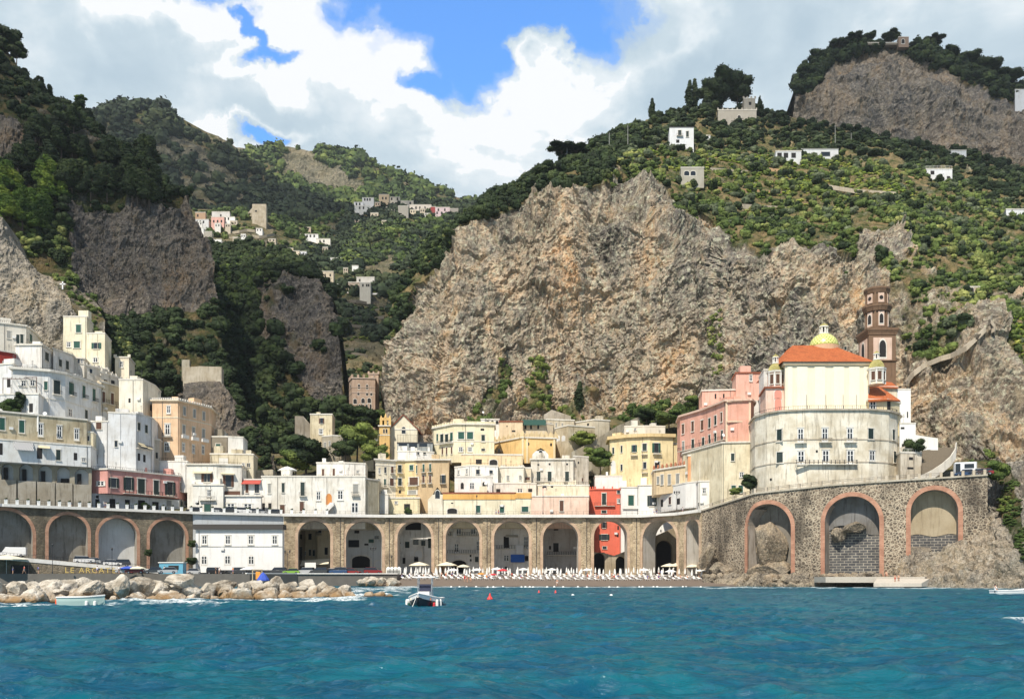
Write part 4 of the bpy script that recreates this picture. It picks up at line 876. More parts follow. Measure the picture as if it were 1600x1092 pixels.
    def pilaster(s, px, w, d, z0, z1off, mat, name='pilaster'):
        v = s.s_of(px); x, y, n, z = s.at(v); zt = z + z1off; rz = math.atan2(n[0], -n[1]); return MB().box((x + n[0] * d / 2 - s.o[0], y + n[1] * d / 2 - s.o[1], (z0 + zt) / 2 - s.zb), (w, d, zt - z0), rz).build(name, mat, s.e)
    def pt(s, px, off=0.0): x, y, n, z = s.at(s.s_of(px)); return Vector((x + n[0] * off, y + n[1] * off, z)), math.atan2(n[0], -n[1])

def depths(pts, z): return [(x, y, (z - CH) * F / (CY - y)) for x, y in pts]
ROADZ = 19.4
M_whitewall = plaster((0.66, 0.67, 0.66), 0.35)
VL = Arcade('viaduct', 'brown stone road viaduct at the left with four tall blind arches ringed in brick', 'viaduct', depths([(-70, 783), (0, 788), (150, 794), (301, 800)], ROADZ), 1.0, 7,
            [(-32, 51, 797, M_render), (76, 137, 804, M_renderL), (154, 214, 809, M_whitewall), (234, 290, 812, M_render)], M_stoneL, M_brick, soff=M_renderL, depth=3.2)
M_coping = plaster((0.74, 0.73, 0.70), .25)
VL.strip('coping', M_coping, -.5, .9, -.5, .15)
VW = Arcade('viaduct', 'plain grey rendered stretch of road viaduct over the long white seaside house', 'viaduct', depths([(301.5, 800), (443, 803.5)], ROADZ), 1.0, 7, [], plaster((.50, .53, .55), .3), None)
VW.strip('coping', M_coping, -.5, .9, -.5, .15)
CA = [(465.6, 516, 813), (540.6, 597, 814), (621, 674, 814), (696.5, 749, 813), (772, 826.5, 813.5), (848.5, 903.5, 814), (928, 980, 812.5), (1004, 1057, 812), (1072, 1092, 811)]
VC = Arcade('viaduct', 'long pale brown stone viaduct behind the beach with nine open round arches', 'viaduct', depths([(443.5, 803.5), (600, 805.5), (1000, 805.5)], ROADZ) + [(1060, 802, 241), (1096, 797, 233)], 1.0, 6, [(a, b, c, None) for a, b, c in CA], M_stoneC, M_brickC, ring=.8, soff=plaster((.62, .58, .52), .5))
VC.strip('coping', M_coping, -.4, 1.25, -.55, .2)
for x in (531, 608, 685, 760.5, 837.5, 916, 994): VC.pilaster(x, 2.1, .28, 1.0, -.8, M_stoneC)
for x in (531, 608, 685, 760.5, 837.5, 916, 994): VC.pilaster(x + .6, .16, .36, 1.2, -.8, M_iron, 'drainpipe')
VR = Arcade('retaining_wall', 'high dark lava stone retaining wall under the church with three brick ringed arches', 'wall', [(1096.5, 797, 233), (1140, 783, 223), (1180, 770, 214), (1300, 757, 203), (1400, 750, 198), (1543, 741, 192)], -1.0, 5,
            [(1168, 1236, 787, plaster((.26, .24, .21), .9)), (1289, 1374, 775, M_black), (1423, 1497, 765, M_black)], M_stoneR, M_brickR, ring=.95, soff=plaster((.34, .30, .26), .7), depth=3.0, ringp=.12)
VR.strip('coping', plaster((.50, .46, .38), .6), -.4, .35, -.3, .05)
for i in range(26):
    px = 1112 + 427 * i / 25; p, rz = VR.pt(px); MB().box((p.x - VR.o[0], p.y - VR.o[1] + .1, p.z + .55 - VR.zb), (.55, .5, 1.1), rz).build('parapet_pillar', plaster((.55, .48, .38), .6), VR.e)
VR.strip('handrail', M_iron, -.05, .03, .62, .68); VR.strip('handrail', M_iron, -.05, .03, .95, 1.0)
# upper render panels inside the blind arches of the retaining wall
def panel(arc, k, z0f, mat, depth, shape=None, name='render_panel'):
    c, r, zt, _ = arc.A[k]; m = MB(); z0 = arc.zb + (zt - arc.zb) * z0f; n_ = 12
    for i in range(n_):
        a, b = c - r + 2 * r * i / n_, c - r + 2 * r * (i + 1) / n_; xa, ya, na, _ = arc.at(a); xb, yb, nb, _ = arc.at(b); la = z0 + (shape(i / n_) if shape else 0); lb = z0 + (shape((i + 1) / n_) if shape else 0)
        m.quad((xa - na[0] * depth - arc.o[0], ya - na[1] * depth - arc.o[1], la - arc.zb), (xb - nb[0] * depth - arc.o[0], yb - nb[1] * depth - arc.o[1], lb - arc.zb), (xb - nb[0] * depth - arc.o[0], yb - nb[1] * depth - arc.o[1], zt + .2 - arc.zb), (xa - na[0] * depth - arc.o[0], ya - na[1] * depth - arc.o[1], zt + .2 - arc.zb))
    m.build(name, mat, arc.e)
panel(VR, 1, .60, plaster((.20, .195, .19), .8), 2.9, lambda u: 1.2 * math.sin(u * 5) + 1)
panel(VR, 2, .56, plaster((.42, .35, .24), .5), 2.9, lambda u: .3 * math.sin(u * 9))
# road on top of the viaducts, lower quay, beach
m_asph = plain('asphalt', (0.10, 0.10, 0.10), 0.9, var=.25, sc=.6)
def sheet(name, path, back, z, mat, dz=0):
    m = MB(); V = []
    for arc, s0, s1 in path:
        for i in range(31):
            x, y, n, zz = arc.at(s0 + (s1 - s0) * i / 30); V.append(((x - n[0] * .3, y - n[1] * .3, zz + dz), (x - n[0] * back, y - n[1] * back, zz + dz)))
    for a, b in zip(V, V[1:]): m.quad(a[0], b[0], b[1], a[1])
    o = m.build(name, mat); tag(o, kind='structure'); return o
sheet('road', [(VL, 0, VL.S[-1]), (VW, 0, VW.S[-1]), (VC, 0, VC.S[-1]), (VR, 0, VR.S[-1])], 7.5, None, m_asph, .03)
M_conc = plain('concrete', (0.36, 0.34, 0.31), 0.9, var=.2, sc=.8)
q0 = MB(); q0.prism([(-135, 196), (-60, 205), (-52, 218), (-28.5, 222), (-28.5, 226), (-28.5, 262), (-150, 262), (-150, 196)], -3, 3.0)
tag(q0.build('quay', plain('shaded_concrete', (.13, .12, .105), .9, var=.3, sc=.8)), kind='structure')  # concrete darkened all over to stand in for the shadow on the quay front
tag(MB().prism([(-60.5, 204.7), (-52.2, 217.6), (-28.3, 221.7), (-28.3, 222.6), (-52.6, 218.6), (-61.2, 205.4)], 3.0, 3.25).build('kerb', M_coping), kind='structure')
tag(meshobj('ground', [(-150, 250, 2.4), (130, 250, 2.6), (130, 285, 5.5), (-150, 285, 5.5)], [(0, 1, 2, 3)], M_conc), kind='structure')
def beach():
    nx, ny = 160, 60; X, Tt = np.meshgrid(np.linspace(-33, 52, nx), np.linspace(0, 1, ny)); y0 = 203 + 3 * np.clip((-10 - X) / 20, 0, 1) ** 2 + 2.0 * np.sin(X / 17.0)
    Y = y0 + (258 - y0) * Tt; Z = -0.75 + 3.9 * Tt ** .55 + 0.08 * fbm(np.stack([X, Y, 0 * X], -1), 1.6, 3, 5)
    ii = np.arange(nx * ny).reshape(ny, nx); Q = np.stack([ii[:-1, :-1], ii[:-1, 1:], ii[1:, 1:], ii[1:, :-1]], -1).reshape(-1, 4)
    m, t, b = newmat('dark_sand'); g = t.new('ShaderNodeNewGeometry').outputs['Position']; s_ = t.new('ShaderNodeSeparateXYZ'); t.l.new(g, s_.inputs[0]); n = t.noise(g, 1.5, 5, .7)
    c = t.mix(n, (.115, .088, .066), (.20, .155, .12)); wet = t.ramp(s_.outputs[2], [(0.0, 1.0), (0.35, 0.0)]); c = t.mix(wet, c, (.05, .042, .036)); t.l.new(c, b.inputs['Base Color']); t.l.new(t.m('MULTIPLY_ADD', wet, -.6, .95), b.inputs['Roughness'])
    o = npmesh('beach', np.stack([X, Y, Z], -1).reshape(-1, 3), Q, m, smooth=True); tag(o, kind='structure')
    return lambda x, y: -0.75 + 3.9 * min(1, max(0, (y - 203.5 - 2 * math.sin(x / 17)) / 54.5)) ** .55
beachz = beach()
# ------------------------------------------------------------------ buildings
BEI = (.56, .49, .36); CRM = (.80, .72, .52); GRY = (.46, .43, .37); PEA = (.78, .55, .36); PNK = (.72, .36, .28); LPK = (.80, .56, .46); YEL = (.80, .66, .40); LYE = (.80, .70, .46); COR = (.72, .16, .10); TAN = (.58, .42, .27); OFW = (.70, .67, .60); YOR = (.80, .55, .24)
M_awn = plain('cream_awning', (.62, .54, .36), .8); M_awr = plain('red_awning', (.42, .07, .05), .8); M_awg = plain('dark_green_awning', (.012, .06, .045), .8)
H, W_ = 'house', WHITE
# ---- left cluster
fr(0, 470, 4.368)
Bld('pale_house', 'weathered beige house with dark windows at the top left, above the red house', H, 262, [(-40, 145), (178, 188), (228, 176)], 300, OFW, [('k', 26, 52, [(60, 232)]), ('D', 22, 62, [(122, 262), (149, 260)]), ('g', 22, 54, [(210, 257)])], flat=False, Ys=[262, 266, 272]).rail(.8).clutter(3, 1)
Bld('white_house', 'white house of plain cubes with one dark shutter under the top left beige house', H, 254, [(105, 300), (285, 298), (362, 322)], 460, W_, [('D', 28, 58, [(319, 382)]), ('v', 40, 16, [(218, 443)])], Ys=[254, 254, 262]).clutter(2, 2)
Bld('white_house', 'small white house with two dark shutters stepping down beside the white cubes', H, 262, [(363, 326), (495, 366)], 470, W_, [('D', 20, 58, [(411, 420), (459, 440)])], Ys=[260, 268]).rail(.7)
Bld('red_house', 'dark red house front at the far left edge', H, 250, [(-60, 330), (95, 352)], 455, (.36, .035, .025), [('d', 40, 30, [(42, 432)])], Ys=[248, 252])
Bld('cream_house', 'tall plain cream house tower with green shutters under the grey cliff', H, 278, [(432, 107), (592, 112)], 420, (.80, .75, .58), [('g', 34, 54, [(536, 190)]), ('g', 42, 46, [(525, 300)]), ('d', 26, 36, [(470, 300)]), ('d', 20, 30, [(606, 398)])], Ys=[278, 278], cor=.1)
Bld('cream_house', 'lower cream house with one wide green shutter joined to the tall cream tower', H, 277, [(593, 222), (716, 224)], 420, (.80, .75, .58), [('G', 34, 40, [(658, 307)]), ('d', 32, 32, [(652, 405)])], Ys=[277, 277], cor=.1)
Bld('small_house', 'tiny pale house with two dark windows below the cream tower', H, 270, [(495, 388), (575, 398)], 480, OFW, [('d', 14, 30, [(538, 412), (558, 414)])], Ys=[270, 271])
Bld('turret_house', 'small cream turret house with horned corners beside the dark wood', H, 283, [(785, 385), (880, 390)], 520, (.80, .74, .6), [('d', 24, 42, [(828, 436)])], Ys=[283, 283], cor=.2).merlons(1, .9, .9)
Bld('terrace_house', 'pale stepped terrace house below the cream tower with pillars on its roof', H, 268, [(592, 440), (690, 455), (790, 500)], 560, OFW, [('d', 20, 30, [(620, 480), (700, 560), (765, 560)])], Ys=[262, 266, 276]).merlons(4, .8, .3).clutter(3, 4)
a = Bld('terrace_house', 'pale rooftop loggia between the white palace and the turret house', H, 272, [(690, 490), (860, 560)], 600, OFW, [('n', 24, 34, [(770, 560), (720, 555)])], Ys=[262, 272]).merlons(5, .7, .3)
Bld('white_palace', 'long white palace with green french windows running back from the left edge', 'palace', 232, [(88, 460), (340, 470), (445, 482), (690, 552)], 800, (.74, .75, .75), [('g', 24, 58, [(313, 580)]), ('D', 44, 92, [(388, 590)]), ('G', 16, 80, [(487, 600)]), ('g', 20, 84, [(487, 601), (572, 622), (641, 643)]), ('d', 26, 60, [(478, 765)]), ('D', 18, 60, [(588, 775)]), ('d', 34, 40, [(162, 565), (222, 562)]), ('n', 30, 60, [(212, 730)]), ('W', 56, 82, [(305, 722)]), ('W', 46, 78, [(648, 775)])], cor=.8, bands=(652,), Ys=[230, 233, 236, 252], corh=.6).rail(.7).bal([(388, 642, 60), (487, 648, 34), (572, 668, 32), (641, 690, 30)])
Bld('palace_wing', 'beige wing with brown shutters at the right end of the long white palace', 'palace', 252, [(691, 552), (868, 612)], 800, (.62, .55, .42), [('b', 20, 80, [(706, 660), (766, 670), (825, 686)]), ('W', 40, 60, [(715, 790)])], cor=.6, Ys=[252, 262]).bal([(780, 715, 170)])
Bld('pergola_house', 'white house with a planted terrace and pergola at the left edge below the red house', H, 228, [(-80, 440), (90, 448)], 640, (.74, .75, .75), [('n', 24, 60, [(60, 560)])], Ys=[236, 234], cor=.2)
pg = Bld('terrace_house', 'white terrace front with a round arch and potted plants over the long beige house', H, 226, [(-80, 640), (262, 628)], 790, (.74, .75, .75), [('n', 26, 60, [(212, 730)]), ('W', 54, 84, [(306, 730)])], Ys=[228, 227], cor=.15)
pgm = MB(); A_ = [P(*q(x, y), Y_) - Vector(pg.o) for x, y, Y_ in ((20, 535, 227), (250, 530, 227), (20, 525, 231), (250, 520, 231))]
for u, v in ((0, 1), (2, 3)): pgm.tube(A_[u], A_[v], .08, k=4)
for k in range(9): pgm.tube(A_[0].lerp(A_[1], k / 8), A_[2].lerp(A_[3], k / 8), .06, k=4)
for p_ in A_: pgm.tube(p_, p_ - Vector((0, 0, 3.6)), .09, k=4)
pgm.build('pergola', M_brown, pg.e)
Bld('tower_house', 'tall blank cream tower house left of the peach palace', H, 258, [(812, 536), (975, 526), (1058, 546)], 800, (.80, .77, .66), [('n', 14, 30, [(884, 680)]), ('n', 12, 40, [(1030, 730)])], Ys=[254, 254, 262], cor=.12)
Bld('beige_house', 'long weathered beige house with pale framed windows above the small arched niches', H, 222, [(-60, 748), (592, 845)], 985, (.52, .46, .33), [('g', 36, 84, [(15, 840), (148, 858)]), ('f', 32, 88, [(277, 880), (405, 895)]), ('f', 30, 78, [(523, 912)])], Ys=[221, 234], cor=.25, dirt=.9)
Bld('beige_house', 'narrow cream house end with a small window, right of the long beige house', H, 234, [(575, 892), (636, 900)], 1040, CRM, [('d', 26, 34, [(596, 938)])], Ys=[234.5, 235.5], cor=.1)
t_ = Bld('white_shopfront', 'white ground floor with dark doors and a striped awning above the arched niches', H, 220, [(-60, 940), (620, 1000)], 1092, (.76, .77, .76), [('n', 24, 80, [(6, 1010)]), ('n', 36, 74, [(270, 1040)]), ('D', 30, 72, [(398, 1052)]), ('n', 24, 50, [(515, 1062)]), ('d', 22, 28, [(570, 1085)])], Ys=[219.4, 231.8], cor=.12, ext=0)
m, tt, b_ = newmat('striped_awning'); wv_ = tt.new('ShaderNodeTexWave'); wv_.inputs['Scale'].default_value = 1.1; tt.l.new(tt.new('ShaderNodeTexCoord').outputs['Object'], wv_.inputs[0]); tt.l.new(tt.ramp(wv_.outputs['Fac'], [(.45, .7), (.5, .06)], 'CONSTANT'), b_.inputs['Base Color'])
t_.awn([(160, 962, 118, 60)], m); t_.awn([(300, 990, 70, 18)], M_awn)
# niche wall under it
fr(0, 680, 4.044)
NW = Arcade('niche_wall', 'stained grey wall with a row of five whitewashed arched niches above the coast road', 'wall', [(-70, 708, 219.5), (143.4, 727.3, 232.5)], ROADZ - .5, 4, [(qx(l), qx(r), q(0, t)[1], plain('whitewash', (.62, .62, .61), .9, var=.12)) for l, r, t in ((8, 84, 180), (122, 208, 182), (243, 328, 190), (360, 440, 198), (472, 560, 210))], plaster((.36, .33, .26), 1.0), None, depth=1.6)
wm = MB()
for l, r, zb_ in ((8, 84, 282), (122, 208, 290), (243, 328, 296), (360, 440, 302), (472, 560, 312)):
    a_, rz = NW.pt(qx((l + r) / 2)); zz = CH + (CY - q(0, zb_)[1]) / F * a_.y; wd = (r - l + 14) / 4.044 / F * a_.y; wm.box((a_.x - NW.o[0], a_.y + .5 - NW.o[1], (zz + ROADZ - .5) / 2 - NW.zb), (wd, 2.4, zz - ROADZ + .5), rz)
wm.build('niche_sill', plaster((.38, .35, .29), 1.0), NW.e)
dm = MB()
for l, zt_, zb_ in ((12, 200, 275), (130, 210, 285), (250, 222, 300), (375, 270, 300), (400, 270, 300), (480, 240, 305)):
    a_, rz = NW.pt(qx(l)); k_ = a_.y / F; z1 = CH + (CY - q(0, zt_)[1]) * k_; z0 = CH + (CY - q(0, zb_)[1]) * k_; dm.box((a_.x - NW.o[0] + .3, a_.y + 1.2 - NW.o[1], (z0 + z1) / 2 - NW.zb), (24 / 4.044 * k_, .5, z1 - z0), rz)
dm.build('niche_door', M_dark, NW.e)
# pink building over the road
Bld('white_shopfront', 'white ground floor with dark doors under the long pink house beside the coast road', H, 236, [(550, 366), (600, 366), (1130, 408), (1175, 404)], 480, (.76, .77, .77), [('n', 14, 26, [(560, 396)]), ('r', 20, 20, [(614, 388)]), ('n', 26, 52, [(615, 428)]), ('n', 36, 70, [(710, 436)]), ('n', 30, 60, [(805, 436)]), ('n', 44, 60, [(894, 440)]), ('n', 40, 60, [(982, 450)]), ('k', 30, 36, [(1068, 428)]), ('D', 24, 60, [(1145, 445)])], Ys=[234.2, 234.5, 250.2, 257], cor=0, ext=3)
Bld('pink_house', 'long low salmon pink house with dark open shutters and a balcony above the coast road', H, 236, [(580, 215), (680, 213), (1128, 252), (1182, 256)], 368, (.66, .33, .29), [('d', 46, 28, [(637, 305)]), ('o', 34, 60, [(718, 300)]), ('o', 34, 80, [(813, 306)]), ('D', 44, 94, [(893, 322)]), ('D', 32, 90, [(987, 330)]), ('o', 34, 82, [(1075, 336)]), ('b', 14, 54, [(1143, 325)])], Ys=[235, 234, 250, 257], cor=.3, ext=0).bal([(945, 378, 330)], d=1.3).rail(.8)
Bld('white_house', 'tall bluish white house with small windows between the white palace and the peach palace', H, 243, [(640, 20), (738, 8)], 200, (.74, .75, .76), [('d', 34, 46, [(675, 35)])], Ys=[240, 240], cor=.1) if False else None
fr(0, 470, 4.368)
Bld('white_house', 'low white annex with one brown window, left of the tall bluish white house', H, 236, [(600, 822), (738, 822)], 1100, (.74, .75, .76), [('b', 36, 48, [(675, 853)]), ('n', 22, 60, [(655, 1080)])], Ys=[239, 239], cor=.12)
Bld('white_house', 'tall bluish white house with few small windows left of the peach palace', H, 240, [(738, 760), (928, 786), (1035, 814)], 1120, (.74, .75, .76), [('d', 20, 42, [(792, 975)]), ('D', 18, 52, [(948, 858)]), ('D', 18, 54, [(998, 875)]), ('d', 22, 30, [(712, 1050)]), ('n', 16, 50, [(985, 1075), (948, 1065)])], Ys=[239, 241, 247], cor=.1, bands=()).bal([(960, 1010, 60), (1003, 1016, 50)]).awn([(960, 968, 60, 30), (1005, 990, 50, 22)], M_awn)
fr(200, 550, 4.368)
Bld('peach_palace', 'peach coloured palace with white quoins and a roof balustrade at left centre', 'palace', 258, [(166, 330), (341, 326), (566, 374)], 700, PEA, [('f', 24, 54, [(277, 393)]), ('f', 34, 80, [(270, 530)]), ('f', 32, 62, [(266, 648)]), ('k', 16, 56, [(385, 403), (453, 420), (517, 437)]), ('k', 18, 58, [(381, 528), (447, 542), (515, 555)]), ('f', 16, 58, [(378, 650), (446, 662), (512, 668)])], Ys=[256, 256, 268], cor=.55, bands=(447,), cormat=plaster((.74, .66, .52), .3)).bal([(270, 578, 60)]).bal([(384, 588, 42), (452, 602, 42), (519, 614, 42)], wall=True, d=.8).merlons(14, .8, .18, plaster(WHITE, .3), name='balustrade').rail(.8, M_coping)
qm = MB(); B_ = bpy.data.objects['peach_palace']
Bld('terrace_house', 'low white terrace house with a glazed roof room below the peach palace', H, 252, [(165, 745), (405, 748)], 860, W_, [], Ys=[252, 252], cor=.1).rail(1.0)
Bld('stair_house', 'small grey beige house with brown doors between the bluish white house and the peach palace', H, 250, [(160, 590), (216, 608)], 740, (.55, .5, .42), [('n', 14, 40, [(196, 705), (170, 700)])], Ys=[250, 252], cor=.1)
Bld('grey_house', 'grey brown house with one green window right of the peach palace', H, 268, [(565, 576), (682, 577)], 690, (.26, .23, .18), [('g', 32, 44, [(616, 648)])], Ys=[268, 268], cor=.1)
Bld('white_house', 'blank white house block with a terrace right of the grey brown house', H, 266, [(683, 577), (786, 582)], 690, W_, [], Ys=[266, 267], cor=.1)
Bld('white_house', 'little white roof house on top of the grey brown house', H, 274, [(565, 534), (650, 536)], 580, W_, [('d', 14, 14, [(620, 560)])], Ys=[274, 274], cor=.08)
Bld('ruined_house', 'weathered cream house with two small windows and a white chimney below the rock mound', H, 262, [(560, 694), (700, 694), (856, 702)], 800, (.62, .56, .42), [('d', 20, 26, [(787, 770), (822, 771)])], Ys=[262, 262, 263], dirt=.9, cor=.12).clutter(3, 5)
a = Bld('white_house', 'white two storey house with brown open shutters and a lower front by the road', H, 252, [(405, 765), (600, 762), (776, 774)], 1100, (.78, .76, .70), [('O', 40, 56, [(540, 858)]), ('O', 38, 78, [(685, 880)])], Ys=[251, 251, 253], cor=.4, ext=0).awn([(512, 812, 130, 16), (680, 825, 90, 10)], M_awn).rail(.7)
Bld('white_house', 'white house base with a teal door projecting to the road below the brown shutters', H, 246, [(442, 905), (650, 905)], 1100, (.78, .77, .72), [('d', 26, 48, [(553, 962)]), ('g', 50, 52, [(545, 1062)]), ('n', 12, 18, [(478, 1032)])], Ys=[248, 248], cor=.25).bal([(545, 1010, 110)])
a = Bld('terrace_house', 'white shop terrace with glazed doors and a wood railing beside the brown shutters', H, 247, [(655, 980), (908, 985)], 1100, W_, [('f', 54, 48, [(702, 1056)]), ('f', 58, 46, [(818, 1057)])], Ys=[249, 249], cor=.4, back=2.2)
MB().box((P(*q(715, 950), 250).x - a.o[0], .6, a.H + .7), (4.4, .12, 1.3)).build('wooden_railing', M_brown, a.e)
Bld('terrace_house', 'small white house with a red awning behind the shop terrace', H, 253, [(777, 868), (912, 872)], 980, W_, [('b', 20, 60, [(812, 930)]), ('d', 30, 60, [(880, 930)])], Ys=[254, 254], cor=.15).awn([(845, 872, 130, 30)], M_awr)
Bld('old_wall', 'crumbling beige garden wall between the ruined house and the long white house', 'wall', 268, [(772, 815), (990, 800)], 880, (.5, .45, .35), [], Ys=[268, 268], cor=0, dirt=1.0)
# ---- centre left
fr(280, 700, 4.044)
Bld('white_house', 'long white house with an orange arched door and an outside stair by the road', H, 254, [(520, 178), (612, 172), (866, 188), (1176, 196)], 420, (.80, .78, .72), [('k', 18, 60, [(570, 255)]), ('D', 18, 60, [(657, 250)]), ('D', 26, 84, [(780, 258)]), ('d', 26, 58, [(880, 302)]), ('f', 34, 62, [(1018, 297)]), ('k', 32, 60, [(1115, 258)]), ('P', 38, 70, [(946, 322)]), ('E', 46, 72, [(1110, 377)]), ('b', 26, 60, [(775, 368)]), ('b', 30, 60, [(652, 388)]), ('n', 20, 50, [(573, 372), (532, 372)])], Ys=[254, 254, 254, 254], cor=.15, dirt=.6).bal([(782, 303, 46), (1115, 300, 50)]).rail(.5)
sm = MB(); s0 = P(*q(968, 345), 253.6); s1 = P(*q(905, 410), 253.4)
for k in range(12): p_ = s0.lerp(s1, k / 11); sm.box((p_.x, p_.y - .5, p_.z - .5), (1.1, 1.2, 1.0))
tag(sm.build('outside_stair', plaster(W_, .3)), 'white outside stair rising to the orange arched door', 'stair')
Bld('beige_house', 'blank beige house side right of the long white house', H, 255, [(1177, 192), (1262, 205)], 420, (.56, .51, .38), [], Ys=[254.5, 259], cor=.12, dirt=.7)
Bld('white_house', 'white upper storey with a stepped parapet on top of the long white house', H, 262, [(868, 92), (1050, 84), (1176, 92)], 200, (.80, .78, .74), [('b', 14, 46, [(909, 155), (977, 153)]), ('d', 16, 20, [(1127, 150)])], Ys=[261, 261, 263], cor=.15).clutter(3, 9)
# under the road
LW = Bld('seaside_house', 'long white seaside house built under the road with arched ground windows', H, 242, [(104, 512), (652, 512)], 745, (.80, .80, .78), [('f', 32, 58, [(160, 580), (308, 580), (453, 580), (604, 580)]), ('E', 36, 56, [(158, 708), (306, 706), (455, 708)])], Ys=[233, 233], cor=0, bands=(), back=4, ext=1, dirt=.15)
MB().box((0, 0, 0), (1, 1, 1)).build('eave', plain('shadowed_eave', (.05, .045, .04)), LW.e).matrix_basis = Matrix.Translation((LW.fp[1][0] / 2 + LW.fp[0][0] / 2, .9, LW.H + .6)) @ Matrix.Diagonal((LW.fp[1][0] - LW.fp[0][0] + .8, 3.4, 1.3, 1))  # projecting roof slab; its near black colour paints in the roof shadow line
MB().box((LW.fp[1][0] / 2 + LW.fp[0][0] / 2, -.05, LW.H * .575), (LW.fp[1][0] - LW.fp[0][0], .12, .12)).build('string_course', M_grey, LW.e)
# ---- centre
fr(440, 570, 4.746)
Bld('tower_house', 'square cream tower house on a crag above the town centre', H, 292, [(212, 366), (375, 373)], 540, (.72, .64, .46), [('O', 20, 40, [(297, 415)]), ('d', 28, 42, [(292, 495)])], Ys=[292, 292], dirt=.9, cor=.15).clutter(1, 3)
Bld('old_wall', 'dark stepped ruin beside the cream tower house on the crag', 'ruin', 296, [(98, 378), (160, 380), (175, 410), (212, 440)], 540, (.3, .27, .22), [], Ys=[300, 298, 296, 295], cor=0, dirt=1)
Bld('grey_house', 'weathered grey beige house with small windows below the cream tower house', H, 286, [(300, 530), (375, 524), (486, 532)], 690, (.44, .40, .32), [('k', 14, 34, [(323, 592), (358, 582)]), ('d', 26, 34, [(430, 583)]), ('d', 18, 22, [(320, 660)])], Ys=[288, 286, 287], dirt=.9, cor=.1)
cs = Bld('castle_villa', 'brown pink villa with battlements and arched loggias in the mouth of the gorge', 'villa', 350, [(500, 122), (524, 110), (694, 126)], 330, (.44, .32, .24), [('a', 16, 34, [(574, 160), (634, 163)]), ('a', 12, 26, [(510, 160)]), ('a', 16, 24, [(570, 212), (634, 215), (665, 215)]), ('a', 26, 36, [(545, 270), (604, 266), (650, 264)]), ('a', 14, 40, [(578, 312), (604, 312), (632, 312), (660, 310)])], Ys=[356, 350, 351], ext=25, cor=.3, bands=(188, 228), cormat=plaster((.5, .40, .33), .4)).merlons(4, 1.4, .8)
Bld('castle_turret', 'small square turret standing on the right of the battlemented villa', 'turret', 356, [(645, 66), (718, 62)], 200, (.46, .35, .27), [('a', 16, 30, [(690, 90)])], Ys=[356, 356], ext=25, cor=.3, back=5, cormat=plaster((.5, .40, .33), .4)).merlons(2, 1.0, .7)
Bld('white_house', 'small white house with dark windows clinging to the cliff above the battlemented villa', H, 418, [(750, 22), (812, 30)], 92, W_, [('D', 12, 32, [(768, 55), (790, 55)])], Ys=[418, 420], cor=.1, ext=12)
# church with a gable and a campanile
ch = Bld('gabled_church', 'small cream church with a red gabled roof and a big arched window', 'church', 300, [(803, 478), (1006, 482)], 640, (.80, .74, .58), [('e', 28, 50, [(905, 484)])], Ys=[300, 300], cor=.12, back=20)
ax, ay = q(903, 374); pk = P(ax, ay, 300) - Vector(ch.o); L0 = Vector((ch.fp[0][0], ch.fp[0][1], ch.H)); R0 = Vector((ch.fp[1][0], ch.fp[1][1], ch.H)); bk = Vector((0, 20, 0))
meshobj('gable', [L0, R0, pk, L0 + Vector((0, .6, 0)), R0 + Vector((0, .6, 0)), pk + Vector((0, .6, 0))], [(0, 1, 2), (5, 4, 3), (0, 2, 5, 3), (2, 1, 4, 5)], ch.m, ch.e)
for e_, s_ in ((L0, -1), (R0, 1)):
    ov = (e_ - pk).normalized() * 1.0; slab_roof(ch, [pk + Vector((0, -.4, .05)), e_ + ov + Vector((0, -.4, .05)), e_ + ov + bk, pk + bk], .25, M_red)
cp = Bld('campanile', 'yellow bell gable tower in front of the red gabled church', 'bell tower', 297, [(724, 452), (801, 452)], 640, (.74, .50, .20), [('a', 12, 32, [(759, 490), (778, 490)]), ('r', 12, 14, [(768, 585)])], Ys=[297, 297], cor=.4, back=5, bands=(520,))
bgm = MB()
for x_ in (735, 768, 800): p_ = P(*q(x_, 452), 297) - Vector(cp.o); bgm.box((p_.x, 1, cp.H + 1.3), (.8, .8, 2.6)).lathe([(.45, 2.6), (.1, 3.6)], (p_.x, 1, cp.H), 6)
p_ = P(*q(768, 452), 297) - Vector(cp.o); bgm.box((p_.x, 1, cp.H + 2.4), (3.4, .7, .9)).lathe([(.5, 2.8), (.3, 3.6), (.05, 4.3)], (p_.x, 1, cp.H), 8); bgm.build('bell_gable', cp.m, cp.e)
Bld('church_wing', 'low cream side wing with a tiled roof left of the red gabled church', 'church', 292, [(603, 586), (722, 560)], 690, (.78, .70, .52), [('d', 14, 18, [(700, 555)]), ('k', 14, 30, [(625, 620), (662, 610)])], Ys=[290, 294], cor=.4, cormat=M_red)
Bld('glazed_terrace', 'steel framed glass terrace in front of the red gabled church', 'terrace', 288, [(858, 578), (1120, 560)], 640, (.30, .33, .34), [('v', 60, 36, [(900, 600), (975, 596), (1050, 590)])], Ys=[288, 288], cor=.12, back=4, cormat=M_iron).rail(2.6)
Bld('white_house', 'white upper flats with wall clutter below the glass terrace', H, 282, [(860, 640), (1000, 620), (1130, 612)], 700, W_, [('d', 20, 22, [(1010, 655), (1060, 650)])], Ys=[281, 281, 283], cor=.1).clutter(4, 12)
Bld('apartment_house', 'cream apartment house with stacked balconies below the yellow campanile', 'apartments', 270, [(697, 700), (846, 706)], 1000, (.76, .70, .56), [('d', 14, 44, [(725, 786), (768, 780)]), ('b', 18, 58, [(820, 782)]), ('g', 14, 44, [(722, 868), (766, 868)]), ('b', 28, 58, [(817, 870)]), ('n', 14, 24, [(760, 945)])], Ys=[268, 271], cor=.5, bands=(740,)).bal([(745, 905, 100), (822, 805, 36), (818, 898, 44)])
